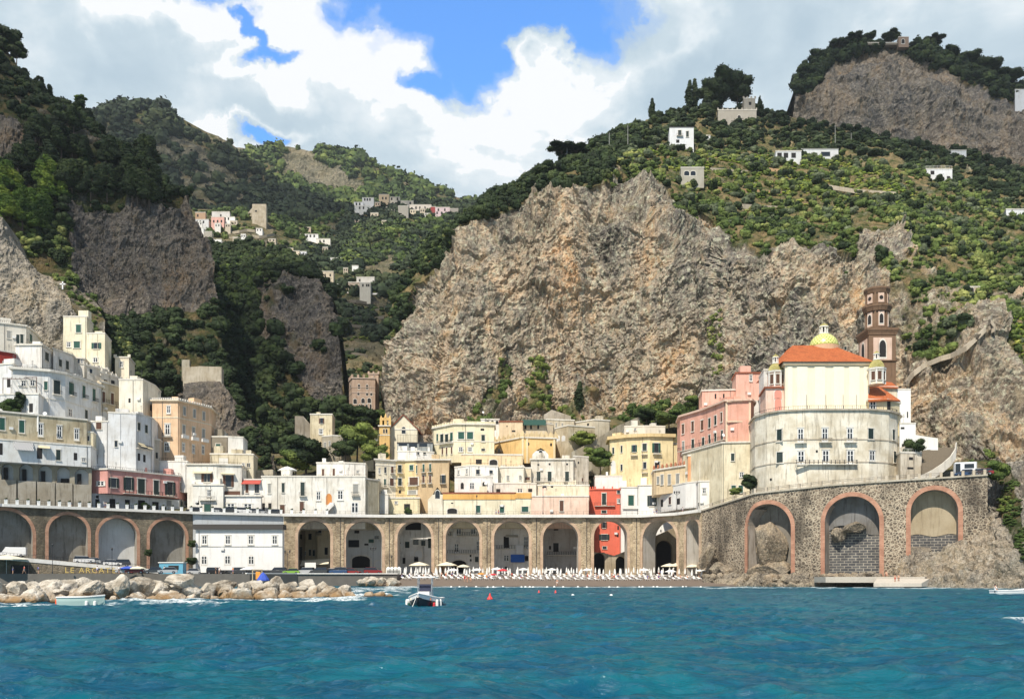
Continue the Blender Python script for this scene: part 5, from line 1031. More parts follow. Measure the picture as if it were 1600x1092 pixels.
Bld('apartment_house', 'yellow apartment house with a wide brown shuttered balcony', 'apartments', 271, [(846, 706), (912, 704), (1000, 706)], 1000, (.78, .62, .34), [('D', 26, 58, [(876, 772), (877, 868)]), ('g', 28, 40, [(963, 762)]), ('b', 84, 56, [(980, 862)]), ('k', 60, 30, [(970, 945)]), ('n', 18, 24, [(877, 940)])], Ys=[271, 272, 271], cor=.5).bal([(876, 800, 40), (877, 896, 40), (975, 898, 100)])
Bld('apartment_house', 'ochre brown apartment house with small green balconies right of the yellow one', 'apartments', 271, [(1000, 706), (1110, 714), (1240, 712)], 1060, (.58, .44, .27), [('g', 14, 58, [(1002, 775), (1053, 765), (1102, 763)]), ('b', 16, 56, [(1052, 845), (1102, 845)]), ('o', 22, 62, [(1196, 848)])], Ys=[271, 270, 270], cor=.6).bal([(1053, 798, 34), (1102, 795, 34), (1052, 880, 34), (1102, 880, 34), (1196, 880, 46)])
Bld('apartment_house', 'lower yellow terrace house in front of the yellow apartments', H, 265, [(790, 985), (1022, 978)], 1092, (.78, .70, .48), [('n', 44, 40, [(930, 1050)]), ('d', 20, 20, [(850, 1020)])], Ys=[265, 265], cor=.2).rail(.8)
Bld('white_house', 'low cluttered white house behind the road right of the blank beige wall', H, 261, [(686, 960), (790, 1010)], 1092, W_, [('n', 30, 40, [(705, 990)])], Ys=[262, 262], cor=.1).clutter(3, 18)
Bld('shrine_shop', 'narrow cream house with a gabled shrine niche and a photo poster beside the road', H, 257, [(1085, 1000), (1120, 960), (1155, 905), (1195, 960), (1200, 1000)], 1092, (.80, .74, .60), [('e', 34, 60, [(1156, 960)])], Ys=[258] * 5, cor=0)
# ---- centre
fr(660, 620, 5.333)
Bld('yellow_palace', 'cream and yellow palace with wide green shutters and a battlemented roof in the centre', 'palace', 287, [(88, 262), (262, 228), (440, 222), (598, 216)], 470, (.80, .73, .52), [('g', 14, 60, [(125, 340)]), ('D', 26, 68, [(163, 345), (203, 345)]), ('g', 22, 80, [(243, 338)]), ('g', 50, 60, [(323, 322), (397, 322)]), ('D', 28, 58, [(506, 345)]), ('d', 34, 40, [(320, 438), (397, 438)]), ('d', 30, 18, [(506, 440)]), ('n', 30, 18, [(500, 272)]), ('b', 12, 60, [(168, 450), (203, 450), (245, 445)])], Ys=[292, 284, 284, 285], cor=.5, bands=(400,)).bal([(185, 392, 80), (243, 385, 34)]).merlons(8, .9, .8)
oc = Bld('orange_church', 'deep yellow church block with two round windows and a row of curved battlements', 'church', 294, [(600, 384), (833, 340), (1110, 346)], 490, YOR, [('r', 17, 28, [(883, 392), (1072, 397)]), ('k', 16, 30, [(640, 450)])], Ys=[300, 288, 290], cor=.35, bands=())
for (x0, y0), (x1, y1), n_ in ((oc.xy[0], oc.xy[1], 6), (oc.xy[1], oc.xy[2], 7)):
    rz = math.atan2(y1 - y0, x1 - x0)
    for j in range(n_ + 1):
        sc_m = MB(); t_ = j / n_; X, Y = x0 + (x1 - x0) * t_ - oc.o[0], y0 + (y1 - y0) * t_ - oc.o[1] + .3; c_, s_ = math.cos(rz), math.sin(rz); k0 = len(sc_m.V); pf = [(-1.25, 0), (-1.0, .6), (-1.1, 1.1), (-.55, 1.5), (0, 2.3), (.55, 1.5), (1.1, 1.1), (1.0, .6), (1.25, 0)]
        for yy in (0, .35):
            for u_, w_ in pf: sc_m.V.append((X + u_ * .85 * c_ - yy * s_, Y + u_ * .85 * s_ + yy * c_, oc.H + w_))
        n9 = len(pf); sc_m.F += [tuple(k0 + i for i in range(n9)), tuple(k0 + 2 * n9 - 1 - i for i in range(n9))] + [(k0 + i, k0 + n9 + i, k0 + n9 + (i + 1) % n9, k0 + (i + 1) % n9) for i in range(n9)]; sc_m.build('battlement', plaster((.70, .56, .34), .6), oc.e)
for x_ in (836, 872, 1098): a_ = oc.at(x_, 420); MB().box((a_[2] - oc.o[0], a_[3] - oc.o[1] - .05, oc.H / 2), (.6, .3, oc.H), a_[4]).build('pilaster', plaster((.78, .66, .42), .3), oc.e)
Bld('peach_wall_house', 'long plain peach house with a sloping top below the deep yellow church', H, 280, [(325, 478), (420, 458), (835, 478)], 570, (.78, .62, .40), [('a', 64, 46, [(592, 545)]), ('n', 50, 40, [(470, 540)])], Ys=[278, 278, 279], cor=.15)
Bld('white_arcade', 'white roof pavilion with three small arches behind the yellow palace', 'pavilion', 305, [(488, 186), (640, 190)], 260, W_, [('a', 22, 30, [(545, 212), (583, 212), (622, 212)])], Ys=[305, 305], cor=.15)
a = Bld('beige_house', 'beige house with a terracotta edged terrace behind the curved battlements', H, 302, [(640, 205), (836, 205)], 300, (.70, .56, .38), [('n', 30, 14, [(760, 285)]), ('n', 10, 10, [(705, 245)])], Ys=[301, 301], cor=.2, cormat=M_red)
a = Bld('terrace_house', 'cream terrace house with a long dark green awning below the cliff', H, 306, [(836, 220), (1032, 205), (1090, 225)], 300, (.70, .60, .44), [('n', 16, 36, [(858, 250), (905, 250), (965, 250)])], Ys=[306, 306, 308], cor=.1); a.awn([(930, 190, 196, 50)], M_awg)
Bld('beige_house', 'long beige house with a flat roof below the bare cliff foot', H, 310, [(1034, 186), (1265, 210)], 290, (.60, .54, .42), [('k', 12, 30, [(1070, 230), (1115, 232), (1165, 236)])], Ys=[310, 312], cor=.2, dirt=.7)
Bld('old_chapel', 'weathered beige chapel block with one arched window right of the curved battlements', 'chapel', 298, [(1105, 262), (1215, 238), (1436, 262)], 460, (.54, .47, .34), [('a', 20, 40, [(1262, 328)]), ('W', 26, 40, [(1130, 345), (1175, 345)])], Ys=[300, 294, 298], cor=.15, dirt=.9)
Bld('beige_house', 'small beige flat roofed house at the foot of the long ramp', H, 312, [(1265, 214), (1430, 196), (1562, 190)], 300, (.58, .52, .40), [('n', 16, 20, [(1380, 230)])], Ys=[314, 308, 310], cor=.2, dirt=.7).clutter(2, 8)
Bld('white_house', 'bright white house with a roof terrace and three arched windows on its lower front', H, 270, [(268, 585), (400, 562), (630, 572)], 790, W_, [('d', 14, 34, [(302, 628)]), ('d', 16, 42, [(370, 622)]), ('d', 30, 38, [(462, 625)]), ('d', 28, 28, [(572, 625)])], Ys=[272, 268, 269], cor=.12).rail(.8)
Bld('white_house', 'white arched ground floor projecting below the bright white house', H, 262, [(272, 664), (582, 652)], 790, W_, [('a', 26, 54, [(332, 740)]), ('E', 40, 60, [(413, 742)]), ('a', 26, 40, [(513, 728)])], Ys=[263, 263], cor=.12, back=4)
Bld('white_house', 'off white house with two small windows left of the long off white palace', H, 271, [(632, 590), (700, 560), (848, 580)], 720, (.74, .70, .60), [('k', 22, 40, [(713, 675)]), ('k', 20, 38, [(815, 672)])], Ys=[272, 270, 270], cor=.2).rail(.7).clutter(2, 22)
Bld('stair_house', 'narrow cream house with red terrace doors left of the long grey palace', H, 272, [(848, 590), (905, 594)], 720, (.70, .62, .48), [('b', 40, 26, [(876, 680)])], Ys=[272, 272], cor=.1).rail(.8)
Bld('grey_palace', 'long off white palace with three tall balcony windows in the centre', 'palace', 275, [(905, 518), (1120, 516), (1258, 514)], 715, (.72, .68, .60), [('D', 32, 80, [(968, 662), (1060, 662), (1205, 662)]), ('n', 16, 16, [(966, 565), (1060, 560), (1205, 560)])], Ys=[274, 274, 274], cor=.4, dirt=.8).bal([(1015, 706, 160), (1205, 706, 60)]).clutter(2, 31)
Bld('grey_house', 'tall weathered white house side with buttressed foot right of the long off white palace', H, 276, [(1258, 492), (1385, 492)], 715, (.66, .62, .54), [('n', 12, 18, [(1300, 548)]), ('b', 12, 30, [(1332, 690)])], Ys=[275, 277], cor=.1, dirt=.8)
shr = Bld('church_gable', 'little white curved church gable rising behind the off white palace', 'church', 278, [(915, 480), (945, 450), (985, 425), (1025, 450), (1050, 480)], 530, W_, [('e', 30, 40, [(985, 465)])], Ys=[278] * 5, cor=0)
Bld('white_house', 'low white house with three dark openings behind the yellow shop row', H, 264, [(590, 720), (948, 716)], 800, (.78, .74, .66), [('n', 34, 28, [(632, 780)]), ('d', 44, 34, [(813, 780)]), ('n', 34, 28, [(898, 778)])], Ys=[264, 264], cor=.12)
Bld('terrace_house', 'pale terrace with planters and pillars above the pale pink wall', H, 265, [(948, 735), (1240, 742), (1390, 735)], 830, (.76, .68, .52), [('d', 30, 30, [(1020, 750)]), ('n', 20, 20, [(1080, 745)])], Ys=[265, 265, 265], cor=.1).rail(1.0).clutter(5, 41)
st = Bld('yellow_shop_row', 'low cream shop row with an orange fascia and two green doors beside the road', 'shops', 257, [(170, 800), (775, 800)], 975, (.82, .76, .58), [('g', 36, 60, [(464, 934), (663, 934)]), ('a', 80, 44, [(248, 950)]), ('r', 20, 10, [(248, 884)])], Ys=[258, 258], cor=.2, cormat=M_red)
MB().box(((st.fp[0][0] + st.fp[1][0]) / 2, -.08, st.H - 1.1), (st.fp[1][0] - st.fp[0][0], .2, 1.5)).build('fascia', plaster((.80, .46, .14), .5), st.e)
Bld('yellow_shop', 'short cream shop with orange fascia and one green shutter, right of the yellow row', 'shop', 257, [(776, 822), (905, 824)], 975, (.82, .76, .58), [('g', 54, 44, [(855, 935)])], Ys=[258, 258], cor=.2, cormat=plaster((.80, .46, .14), .5), corh=1.6)
Bld('pink_wall_house', 'low pale pink house with one brown door beside the road', H, 257, [(906, 826), (1385, 828)], 975, (.84, .62, .50), [('b', 32, 88, [(1160, 908)])], Ys=[258, 258], cor=.15)
# ---- centre right
fr(880, 620, 5.333)
cr = Bld('coral_house', 'bright coral red house by the road that reaches down behind the viaduct', H, 275, [(206, 772), (268, 754), (482, 754)], 1400, COR, [('D', 34, 94, [(340, 850)]), ('d', 26, 36, [(462, 787)]), ('d', 24, 38, [(462, 868)]), ('D', 40, 24, [(340, 955)]), ('O', 26, 50, [(340, 1068)]), ('o', 44, 48, [(343, 1168)]), ('d', 34, 24, [(345, 1255)]), ('n', 14, 34, [(455, 1150), (458, 1090)])], Ys=[276, 275, 275], cor=.25, dirt=.3, cormat=plaster(COR, .3)).bal([(345, 908, 170)], d=.8).merlons(3, .9, .35)
Bld('white_house', 'white house with one green door and a balustrade right of the coral red house', H, 273, [(482, 752), (626, 748)], 975, W_, [('g', 46, 90, [(565, 865)])], Ys=[273, 273], cor=.15, dirt=.2, ext=16).bal([(560, 930, 130)], wall=True, d=.5)
Bld('white_house', 'white house with wide dark shutters opened, in the bend of the road', H, 272, [(627, 736), (822, 738)], 975, W_, [('o', 40, 88, [(740, 865)]), ('n', 20, 60, [(815, 885)])], Ys=[272, 270], cor=.2, dirt=.2, ext=16)
Bld('terrace_house', 'low white terrace wall below the lemon yellow palace', H, 277, [(265, 658), (380, 650), (722, 655)], 750, W_, [], Ys=[277, 277, 277], cor=.08, dirt=.3).clutter(3, 52)
Bld('lemon_palace', 'lemon yellow palace with washing on its balcony and a thick cornice, right of centre', 'palace', 277, [(388, 345), (530, 298), (720, 332), (915, 308)], 650, (.80, .67, .40), [('D', 16, 54, [(418, 450)]), ('D', 14, 56, [(487, 435)]), ('d', 16, 50, [(487, 588)]), ('G', 24, 58, [(592, 430)]), ('D', 36, 60, [(678, 418)]), ('G', 36, 80, [(776, 425)]), ('d', 26, 54, [(680, 570)]), ('d', 40, 56, [(783, 567)]), ('W', 34, 96, [(418, 585)])], Ys=[280, 276, 274, 275], cor=.8, corh=1.0, bands=(), cormat=plaster((.72, .56, .30), .5)).bal([(592, 488, 60), (678, 480, 50), (780, 478, 70), (680, 632, 50)]).clutter(2, 60)
Bld('yellow_wing', 'lower yellow wing stepping down at the right of the lemon palace', H, 277, [(916, 388), (966, 388)], 600, (.80, .67, .40), [], Ys=[276, 276], cor=.1)
Bld('pale_roof_house', 'pale roof storey on top of the lemon yellow palace', H, 286, [(510, 246), (690, 218), (850, 240)], 310, OFW, [('d', 20, 24, [(600, 270)])], Ys=[286, 285, 286], cor=.1)
lh = Bld('cream_house', 'cream house with blind windows and a terracotta potted terrace below the pink palace', H, 258, [(758, 612), (1012, 596), (1140, 590)], 760, (.78, .62, .40), [('k', 20, 60, [(792, 695)]), ('k', 22, 80, [(825, 690), (886, 688)]), ('k', 26, 80, [(955, 682)])], Ys=[262, 251, 250], cor=.35, ext=2).rail(.8)
pm = MB()
for k in range(8): t_ = k / 7; pm.lathe([(.28, 0), (.42, .7), (.3, .9), (.35, 1.2), (.05, 1.5)], (lh.fp[0][0] * (1 - t_) + lh.fp[1][0] * t_, lh.fp[0][1] * (1 - t_) + lh.fp[1][1] * t_ + .3, lh.H), 7)
pm.build('urn', plain('terracotta', (.42, .17, .09)), lh.e)
Bld('white_house', 'white lower house with dark doors in the bend of the road, under the cream house', H, 249, [(818, 758), (1020, 742), (1160, 742)], 960, W_, [('n', 26, 60, [(823, 885)]), ('d', 20, 60, [(890, 864)]), ('n', 26, 50, [(960, 870)])], Ys=[262, 248, 243], cor=.1, ext=0, dirt=.2)
Bld('white_house', 'tall blank white house in front of the pink palace', H, 242, [(1138, 535), (1306, 531)], 720, (.84, .83, .80), [('n', 16, 20, [(1228, 640)])], Ys=[243, 242], cor=.05, dirt=.15, ext=10)
Bld('white_house', 'low white house with a small dark window below the tall blank white one', H, 238, [(1128, 702), (1362, 700)], 900, (.82, .80, .74), [('d', 30, 48, [(1175, 782)]), ('n', 18, 26, [(1315, 792)]), ('d', 20, 30, [(1070, 905), (1125, 895)])], Ys=[239, 237], cor=.15, dirt=.3, ext=6)
Bld('orange_house', 'small flat orange house tucked under the balcony of the pink palace', H, 247, [(1040, 488), (1226, 480)], 600, (.74, .38, .20), [], Ys=[248, 247], cor=.15)
pk_ = Bld('pink_palace', 'large salmon pink palace with two rows of tall dark windows and a long balcony', 'palace', 256, [(974, 164), (1160, 108), (1357, 28), (1560, 22), (1590, 44)], 470, (.74, .40, .31), [('b', 18, 80, [(1000, 268)]), ('b', 20, 84, [(1080, 246), (1160, 236)]), ('D', 18, 78, [(1220, 218), (1270, 196)]), ('b', 14, 78, [(1320, 170)]), ('k', 18, 80, [(1002, 412)]), ('D', 20, 84, [(1082, 396), (1168, 382)]), ('D', 16, 76, [(1220, 355), (1270, 338), (1325, 318)])], Ys=[256, 246, 233, 232, 236], cor=.6, corh=.5, bands=(), cormat=plaster((.72, .52, .42), .4))
for i in (0, 1):
    (x0, y0), (x1, y1) = pk_.xy[i], pk_.xy[i + 1]; rz = math.atan2(y1 - y0, x1 - x0); L_ = math.hypot(x1 - x0, y1 - y0); zz = 7.2 if i == 0 else 7.2
    o_ = inst('balcony', 'slab', pk_.e, ((x0 + x1) / 2 - pk_.o[0], (y0 + y1) / 2 - pk_.o[1], CH + (CY - q(0, 470)[1]) / F * 256 - pk_.o[2] + .4), rz, (L_, 1.1, 1)); child('railing', 'railing', o_)
pb = MB(); bx0, bx1 = pk_.fp[2], pk_.fp[3]; zz = CH + (CY - q(0, 208)[1]) / F * 233 - pk_.zb; pb.box(((bx0[0] + bx1[0]) / 2, (bx0[1] + bx1[1]) / 2 - .05, zz), (bx1[0] - bx0[0], .25, .35)).box(((bx0[0] + bx1[0]) / 2, (bx0[1] + bx1[1]) / 2 - .05, zz + 5.2), (bx1[0] - bx0[0], .25, .3))
for t_ in (.02, .97): pb.box((bx0[0] + (bx1[0] - bx0[0]) * t_, bx0[1] + (bx1[1] - bx0[1]) * t_ - .05, pk_.H / 2), (.5, .3, pk_.H))
pb.build('pilaster', plaster((.80, .62, .46), .3), pk_.e)
Bld('cream_house', 'weathered cream base house with green doors under the pink palace', H, 233, [(1000, 470), (1325, 424), (1556, 418)], 860, (.74, .67, .50), [('D', 28, 62, [(1412, 502)]), ('d', 34, 44, [(1487, 650)]), ('g', 36, 62, [(1420, 768), (1480, 768)])], Ys=[252, 232, 231], cor=.3, dirt=.7)
# ---- church complex
fr(1150, 430, 3.12)
Bld('pink_house', 'plain salmon pink house with one small window left of the domed church', H, 250, [(0, 476), (135, 480)], 610, (.78, .46, .37), [('f', 14, 32, [(72, 502)])], Ys=[250, 250], cor=.25, cormat=M_red)
Bld('pink_house', 'lower salmon pink house with two slit windows left of the plain one', H, 251, [(-165, 562), (-20, 552), (0, 556)], 620, (.76, .44, .35), [('n', 8, 24, [(-60, 590), (-100, 590)])], Ys=[252, 251, 251], cor=.25)
Bld('white_house', 'small white house between the pink palace and the domed church', H, 244, [(60, 612), (150, 612)], 690, W_, [], Ys=[244, 244], cor=.05)
cb = Bld('church_residence', 'huge weathered cream residence with rounded ends that carries the domed church', 'residence', 222, [(92, 692), (150, 684), (212, 678), (360, 675), (650, 675), (745, 679), (782, 686), (802, 694)], 1060, (.80, .75, .63), [('D', 28, 58, [(212, 780)]), ('f', 28, 70, [(315, 780), (433, 778), (555, 778)]), ('D', 26, 52, [(657, 773)]), ('D', 12, 50, [(768, 778)]), ('D', 28, 52, [(213, 888)]), ('f', 32, 68, [(317, 888), (437, 885), (557, 885)]), ('f', 26, 52, [(663, 880)]), ('D', 12, 54, [(774, 886)]), ('n', 10, 12, [(394, 858), (170, 995)])], Ys=[222, 217, 214, 212, 212, 214, 217, 221], cor=.45, ext=1, bands=(830, 935), dirt=.95, cormat=plaster((.50, .45, .37), .8)).bal([(315, 818, 58), (433, 815, 60), (555, 815, 60)]).bal([(437, 922, 305)]).rail(1.0)
up = MB().prism([(x, y + .0) for x, y in offset_poly([cb.fp[i] for i in range(8)] + cb.fp[8:], -.4)], cb.H - .3, cb.H + .1)
Yc = 218
c1 = Bld('domed_church', 'tall cream church with an orange tiled roof and a green and yellow tiled dome', 'church', Yc, [(240, 432), (650, 432)], 690, (.86, .78, .60), [], Ys=[Yc, Yc], cor=.5, corh=.7, back=22, dirt=.15, cormat=plaster((.66, .55, .38), .3))
def off(x, y, Y=Yc, b=c1): return P(*q(x, y), Y) - Vector(b.o)
pl = MB()
for x_ in (262, 322, 408, 500, 575, 634): p_ = off(x_, 560); pl.box((p_.x, -.08, c1.H / 2 - .3), (2.6 if x_ in (322, 408, 500, 575) else 1.2, .2, c1.H - .6))
pl.build('pilaster', plaster((.88, .82, .66), .1), c1.e)
gm = MB(); 
for x_ in (340, 433, 517, 582): p_ = off(x_, 640); gm.lathe([(.12, 0), (.05, .4), (.05, 3.4), (.0, 3.7)], (p_.x, -.7, p_.z - .8), 5)
gm.build('iron_finial', M_iron, c1.e)
x0, x1 = c1.fp[0][0] - .9, c1.fp[1][0] + .9; cxm = (x0 + x1) / 2 - .6; zR = c1.H + .35; zt = off(0, 352, Yc + 11).z
meshobj('tiled_roof', [(x0, -.9, zR), (x1, -.9, zR), (x1, 23, zR), (x0, 23, zR), (cxm - 5, 9, zt), (cxm + 5, 9, zt), (cxm + 5, 14, zt), (cxm - 5, 14, zt)], [(0, 1, 5, 4), (1, 2, 6, 5), (2, 3, 7, 6), (3, 0, 4, 7), (4, 5, 6, 7)], M_tile, c1.e)
m, tt, b_ = newmat('dome_tiles'); b_.inputs['Roughness'].default_value = .35
g_ = tt.new('ShaderNodeTexCoord').outputs['Object']; s_ = tt.new('ShaderNodeSeparateXYZ'); tt.l.new(g_, s_.inputs[0]); an_ = tt.m('ARCTAN2', s_.outputs[1], s_.outputs[0]); A1 = tt.m('MULTIPLY', an_, 12 / 3.14159 * 3.14159)
u1 = tt.m('SINE', tt.m('ADD', tt.m('MULTIPLY', an_, 12), tt.m('MULTIPLY', s_.outputs[2], 3.4))); u2 = tt.m('SINE', tt.m('SUBTRACT', tt.m('MULTIPLY', an_, 12), tt.m('MULTIPLY', s_.outputs[2], 3.4))); u3 = tt.m('MINIMUM', tt.m('ABSOLUTE', u1), tt.m('ABSOLUTE', u2))
nn = tt.noise(g_, 1.3, 4, .7); c_ = tt.mix(tt.ramp(nn, [(.35, 0.0), (.6, 1.0)]), (.46, .56, .13), (.72, .66, .18)); c_ = tt.mix(tt.ramp(u3, [(.12, 1.0), (.2, 0.0)]), c_, (.78, .76, .42)); u4 = tt.m('MULTIPLY', tt.m('ABSOLUTE', u1), tt.m('ABSOLUTE', u2)); c_ = tt.mix(tt.ramp(u4, [(.72, 0.0), (.85, 1.0)]), c_, (.14, .26, .06)); tt.l.new(c_, b_.inputs['Base Color']); M_dome = m
M_domey = tilemat('yellow_dome_tiles', (.50, .44, .12), (.70, .62, .26))
def dome(parent, c, r, h, mat, k=28, name='dome', lan=None):
    o_ = MB().lathe([(r * math.cos(a), h * math.sin(a)) for a in [i * math.pi / 2 / 12 for i in range(12)]] + [(.02, h)], (0, 0, 0), k).build(name, mat, parent, c, True)
    if lan:
        lr, lh_ = lan; lm = MB(); lm.lathe([(lr * 1.15, 0), (lr * 1.15, .25), (lr * 1.0, .3)], (0, 0, h - .15), 12)
        for i in range(8): a = math.pi / 4 * i; lm.box((lr * .85 * math.cos(a), lr * .85 * math.sin(a), h + lh_ * .35), (lr * .26, lr * .26, lh_ * .6), a)
        lm.lathe([(lr * 1.15, h + lh_ * .62), (lr * 1.1, h + lh_ * .70), (lr * .95, h + lh_ * .72)], (0, 0, 0), 12)
        lm.build('lantern', plaster((.82, .80, .74), .2), o_)
        lk = MB().lathe([(lr * .5, h), (lr * .5, h + lh_ * .65)], (0, 0, 0), 8).build('lantern_core', M_dark, o_)
        MB().lathe([(lr * 1.0, h + lh_ * .72), (lr * .8, h + lh_ * .88), (lr * .35, h + lh_ * .98), (.08, h + lh_ * 1.0), (.05, h + lh_ * 1.2)], (0, 0, 0), 12).build('lantern_cap', M_domey, o_)
    return o_
kd = (Yc + 11) / F / 3.12; dc = off(428, 352, Yc + 11); MB().lathe([(76 * kd, -1.6), (76 * kd, -.1), (72 * kd, 0)], (0, 0, 0), 28).build('drum', plaster((.66, .42, .26), .4), c1.e, dc)
dome(c1.e, dc, 69 * kd, 66 * kd, M_dome, 36, lan=(21 * kd, 50 * kd))
# chapel turrets left and right
def turret(name, label, x, xw, ytop, ybot, Y, col, dy, dh, wins):
    k_ = Y / F / 3.12; b = P(*q(x, ybot), Y + xw / 2 * k_); e_ = empty(name, b); tag(e_, label, 'turret'); hh = (ybot - ytop) * k_; r_ = xw / 2 * k_
    MB().lathe([(r_, 0), (r_, hh)], (0, 0, 0), 8, math.pi / 8).build('drum', plaster(col, .3), e_); MB().lathe([(r_ * 1.12, hh - .3), (r_ * 1.15, hh + .15)], (0, 0, 0), 8, math.pi / 8).build('cornice', M_trim, e_)
    for i in range(8): a = math.pi / 8 + math.pi / 4 * i; MB().box((r_ * math.cos(a), r_ * math.sin(a), hh / 2), (.3, .3, hh), a).build('corner_strip', M_coping, e_) if i in (4, 5, 6, 7) else None
    for a_ in (-90, -45, -135): inst('window', 'surround', e_, (r_ * .93 * math.cos(R(a_)), r_ * .93 * math.sin(R(a_)), hh * .52), R(a_ + 90), (r_ * .42, 1, hh * .6)) if False else window(wins, e_, (r_ * .925 * math.cos(R(a_)), r_ * .925 * math.sin(R(a_)), hh * .52), R(a_ + 90), r_ * .45, hh * .55)
    dome(e_, (0, 0, hh + .1), r_ * .93, dh * k_, M_domey, 20, lan=(15 * k_ * dy, 42 * k_ * dy)); return e_
turret('domed_turret', 'small pink turret with a yellow dome at the left of the domed church', 193, 78, 472, 556, 220, (.76, .52, .42), 1.0, 42, 'b')
turret('domed_turret', 'small cream turret with a yellow dome and red windows right of the church', 685, 80, 458, 535, 214, (.80, .70, .55), .95, 46, 'b')
Bld('church_porch', 'pink and white chapel front with a blind arch below the left domed turret', 'chapel', 216, [(145, 548), (242, 548)], 700, (.80, .58, .48), [('Q', 36, 44, [(205, 580)]), ('Q', 34, 70, [(205, 632)])], Ys=[220, 220], cor=.4, cormat=M_red, back=10, ext=0)
Bld('white_annex', 'thin white block behind the left domed turret', H, 224, [(135, 460), (160, 450)], 560, W_, [], Ys=[226, 226], cor=.1)
c2 = Bld('church_annex', 'cream side chapel with an orange tiled roof right of the domed church', 'chapel', 217, [(650, 606), (735, 606), (798, 612)], 690, (.78, .68, .46), [('f', 30, 52, [(667, 640)]), ('n', 16, 50, [(745, 638)])], Ys=[215, 215, 219], cor=.3, back=8)
q3 = [P(*q(x, y), Y_) - Vector(c2.o) for x, y, Y_ in ((645, 612, 214), (738, 606, 214), (802, 610, 218.5), (740, 568, 223), (690, 540, 223), (645, 532, 223))]
meshobj('tiled_roof', q3 + [v - Vector((0, -.1, .3)) for v in q3], [(0, 1, 3, 4, 5), (1, 2, 3), (6, 7, 1, 0), (7, 8, 2, 1), (11, 10, 9, 8, 7, 6), (5, 11, 6, 0), (2, 8, 9, 3)], M_tile, c2.e)
c3 = Bld('church_annex', 'upper cream chapel wall with a small orange tiled roof below the bell tower', 'chapel', 224, [(690, 545), (786, 548)], 620, (.80, .72, .56), [], Ys=[224, 224], cor=.2)
q3 = [P(*q(x, y), Y_) - Vector(c3.o) for x, y, Y_ in ((684, 543, 223.4), (790, 546, 223.4), (760, 522, 229), (700, 516, 229))]
meshobj('tiled_roof', q3 + [v - Vector((0, 0, .3)) for v in q3], [(0, 1, 2, 3), (7, 6, 5, 4), (4, 5, 1, 0), (5, 6, 2, 1), (3, 7, 4, 0), (6, 7, 3, 2)], M_tile, c3.e)
Bld('white_house', 'white house with two green windows behind the green dome, below the cliff', H, 250, [(232, 384), (360, 342), (500, 330), (622, 326)], 440, W_, [('D', 12, 18, [(533, 357)]), ('g', 22, 32, [(607, 357)])], Ys=[246, 250, 250, 250], cor=.25, dirt=.1)
# bell tower
kb = 236 / F / 3.12; M_bt = plaster((.21, .13, .08), .6); M_btl = plaster((.70, .52, .42), .4)
b0 = P(*q(687, 560), 236 + 66 * kb); bt = empty('bell_tower', b0); tag(bt, 'tall brown bell tower with pale panels and stacked tiers behind the domed church', 'bell tower')
zt_ = lambda y: (560 - y) * kb
w0 = 132 * kb; MB().box((0, 0, zt_(300) / 2), (w0, w0, zt_(300))).build('shaft', M_bt, bt)
for a_ in range(4):
    a = math.pi / 2 * a_; mm = MB().box((math.sin(a) * (w0 / 2 + .02), -math.cos(a) * (w0 / 2 + .02), (zt_(318) + zt_(428)) / 2), (w0 * .68, .25, zt_(318) - zt_(428)), a).build('pale_panel', M_btl, bt)
    window('a', bt, (math.sin(a) * (w0 / 2 + .16), -math.cos(a) * (w0 / 2 + .16), zt_(372)), a, 32 * kb, 82 * kb)
def ctier(y, hh, ww, k=4, nm='cornice'): MB().lathe([(ww * .5 * (1.414 if k == 4 else 1.08) * f_, z_) for f_, z_ in ((.93, 0), (1.0, hh * .45), (1.06, hh * .7), (1.06, hh), (.9, hh + .1))], (0, 0, zt_(y)), k, math.pi / 4 if k == 4 else math.pi / 8).build(nm, M_bt, bt)
ctier(318, 1.2, w0); ctier(306, 34 * kb, w0 * 1.10); ctier(440, 12 * kb, w0 * 1.04)
for yb_, yt_, ww, wk, wh in ((262, 178, 100, 22, 58), (144, 90, 98, 22, 24)):
    r_ = ww / 2 * kb * 1.06; MB().lathe([(r_, zt_(yb_)), (r_, zt_(yt_))], (0, 0, 0), 12, math.pi / 12).build('tier', M_bt, bt)
    for i in range(12):
        a = math.pi / 6 * i - math.pi / 2; rr_ = r_ * .966
        if i % 2 == 0: MB().box((rr_ * math.cos(a), rr_ * math.sin(a), (zt_(yb_) + zt_(yt_)) / 2), (wk * 1.3 * kb, .3, (zt_(yt_) - zt_(yb_)) * .86), a + math.pi / 2).build('pale_frame', M_btl, bt); window('a' if wh > 30 else 'r', bt, ((rr_ + .17) * math.cos(a), (rr_ + .17) * math.sin(a), (zt_(yb_) + zt_(yt_)) / 2), a + math.pi / 2, wk * .85 * kb, wh * .8 * kb)
        else: MB().box((r_ * 1.0 * math.cos(a), r_ * 1.0 * math.sin(a), (zt_(yb_) + zt_(yt_)) / 2), (.45, .45, zt_(yt_) - zt_(yb_)), a).build('column', M_bt, bt)
ctier(275, 12 * kb, 118, 12); ctier(180, 30 * kb, 124 * kb, 12); ctier(92, 28 * kb, 112 * kb, 12)
bpy.data.objects.remove([o for o in bt.children if o.name.startswith('cornice') and max(v.co.x for v in o.data.vertices) > 30][0])
ctier(275, 10 * kb, 118 * kb, 12); MB().lathe([(.5, zt_(66)), (.3, zt_(60)), (.1, zt_(50))], (0, 0, 0), 8).build('finial', M_bt, bt)
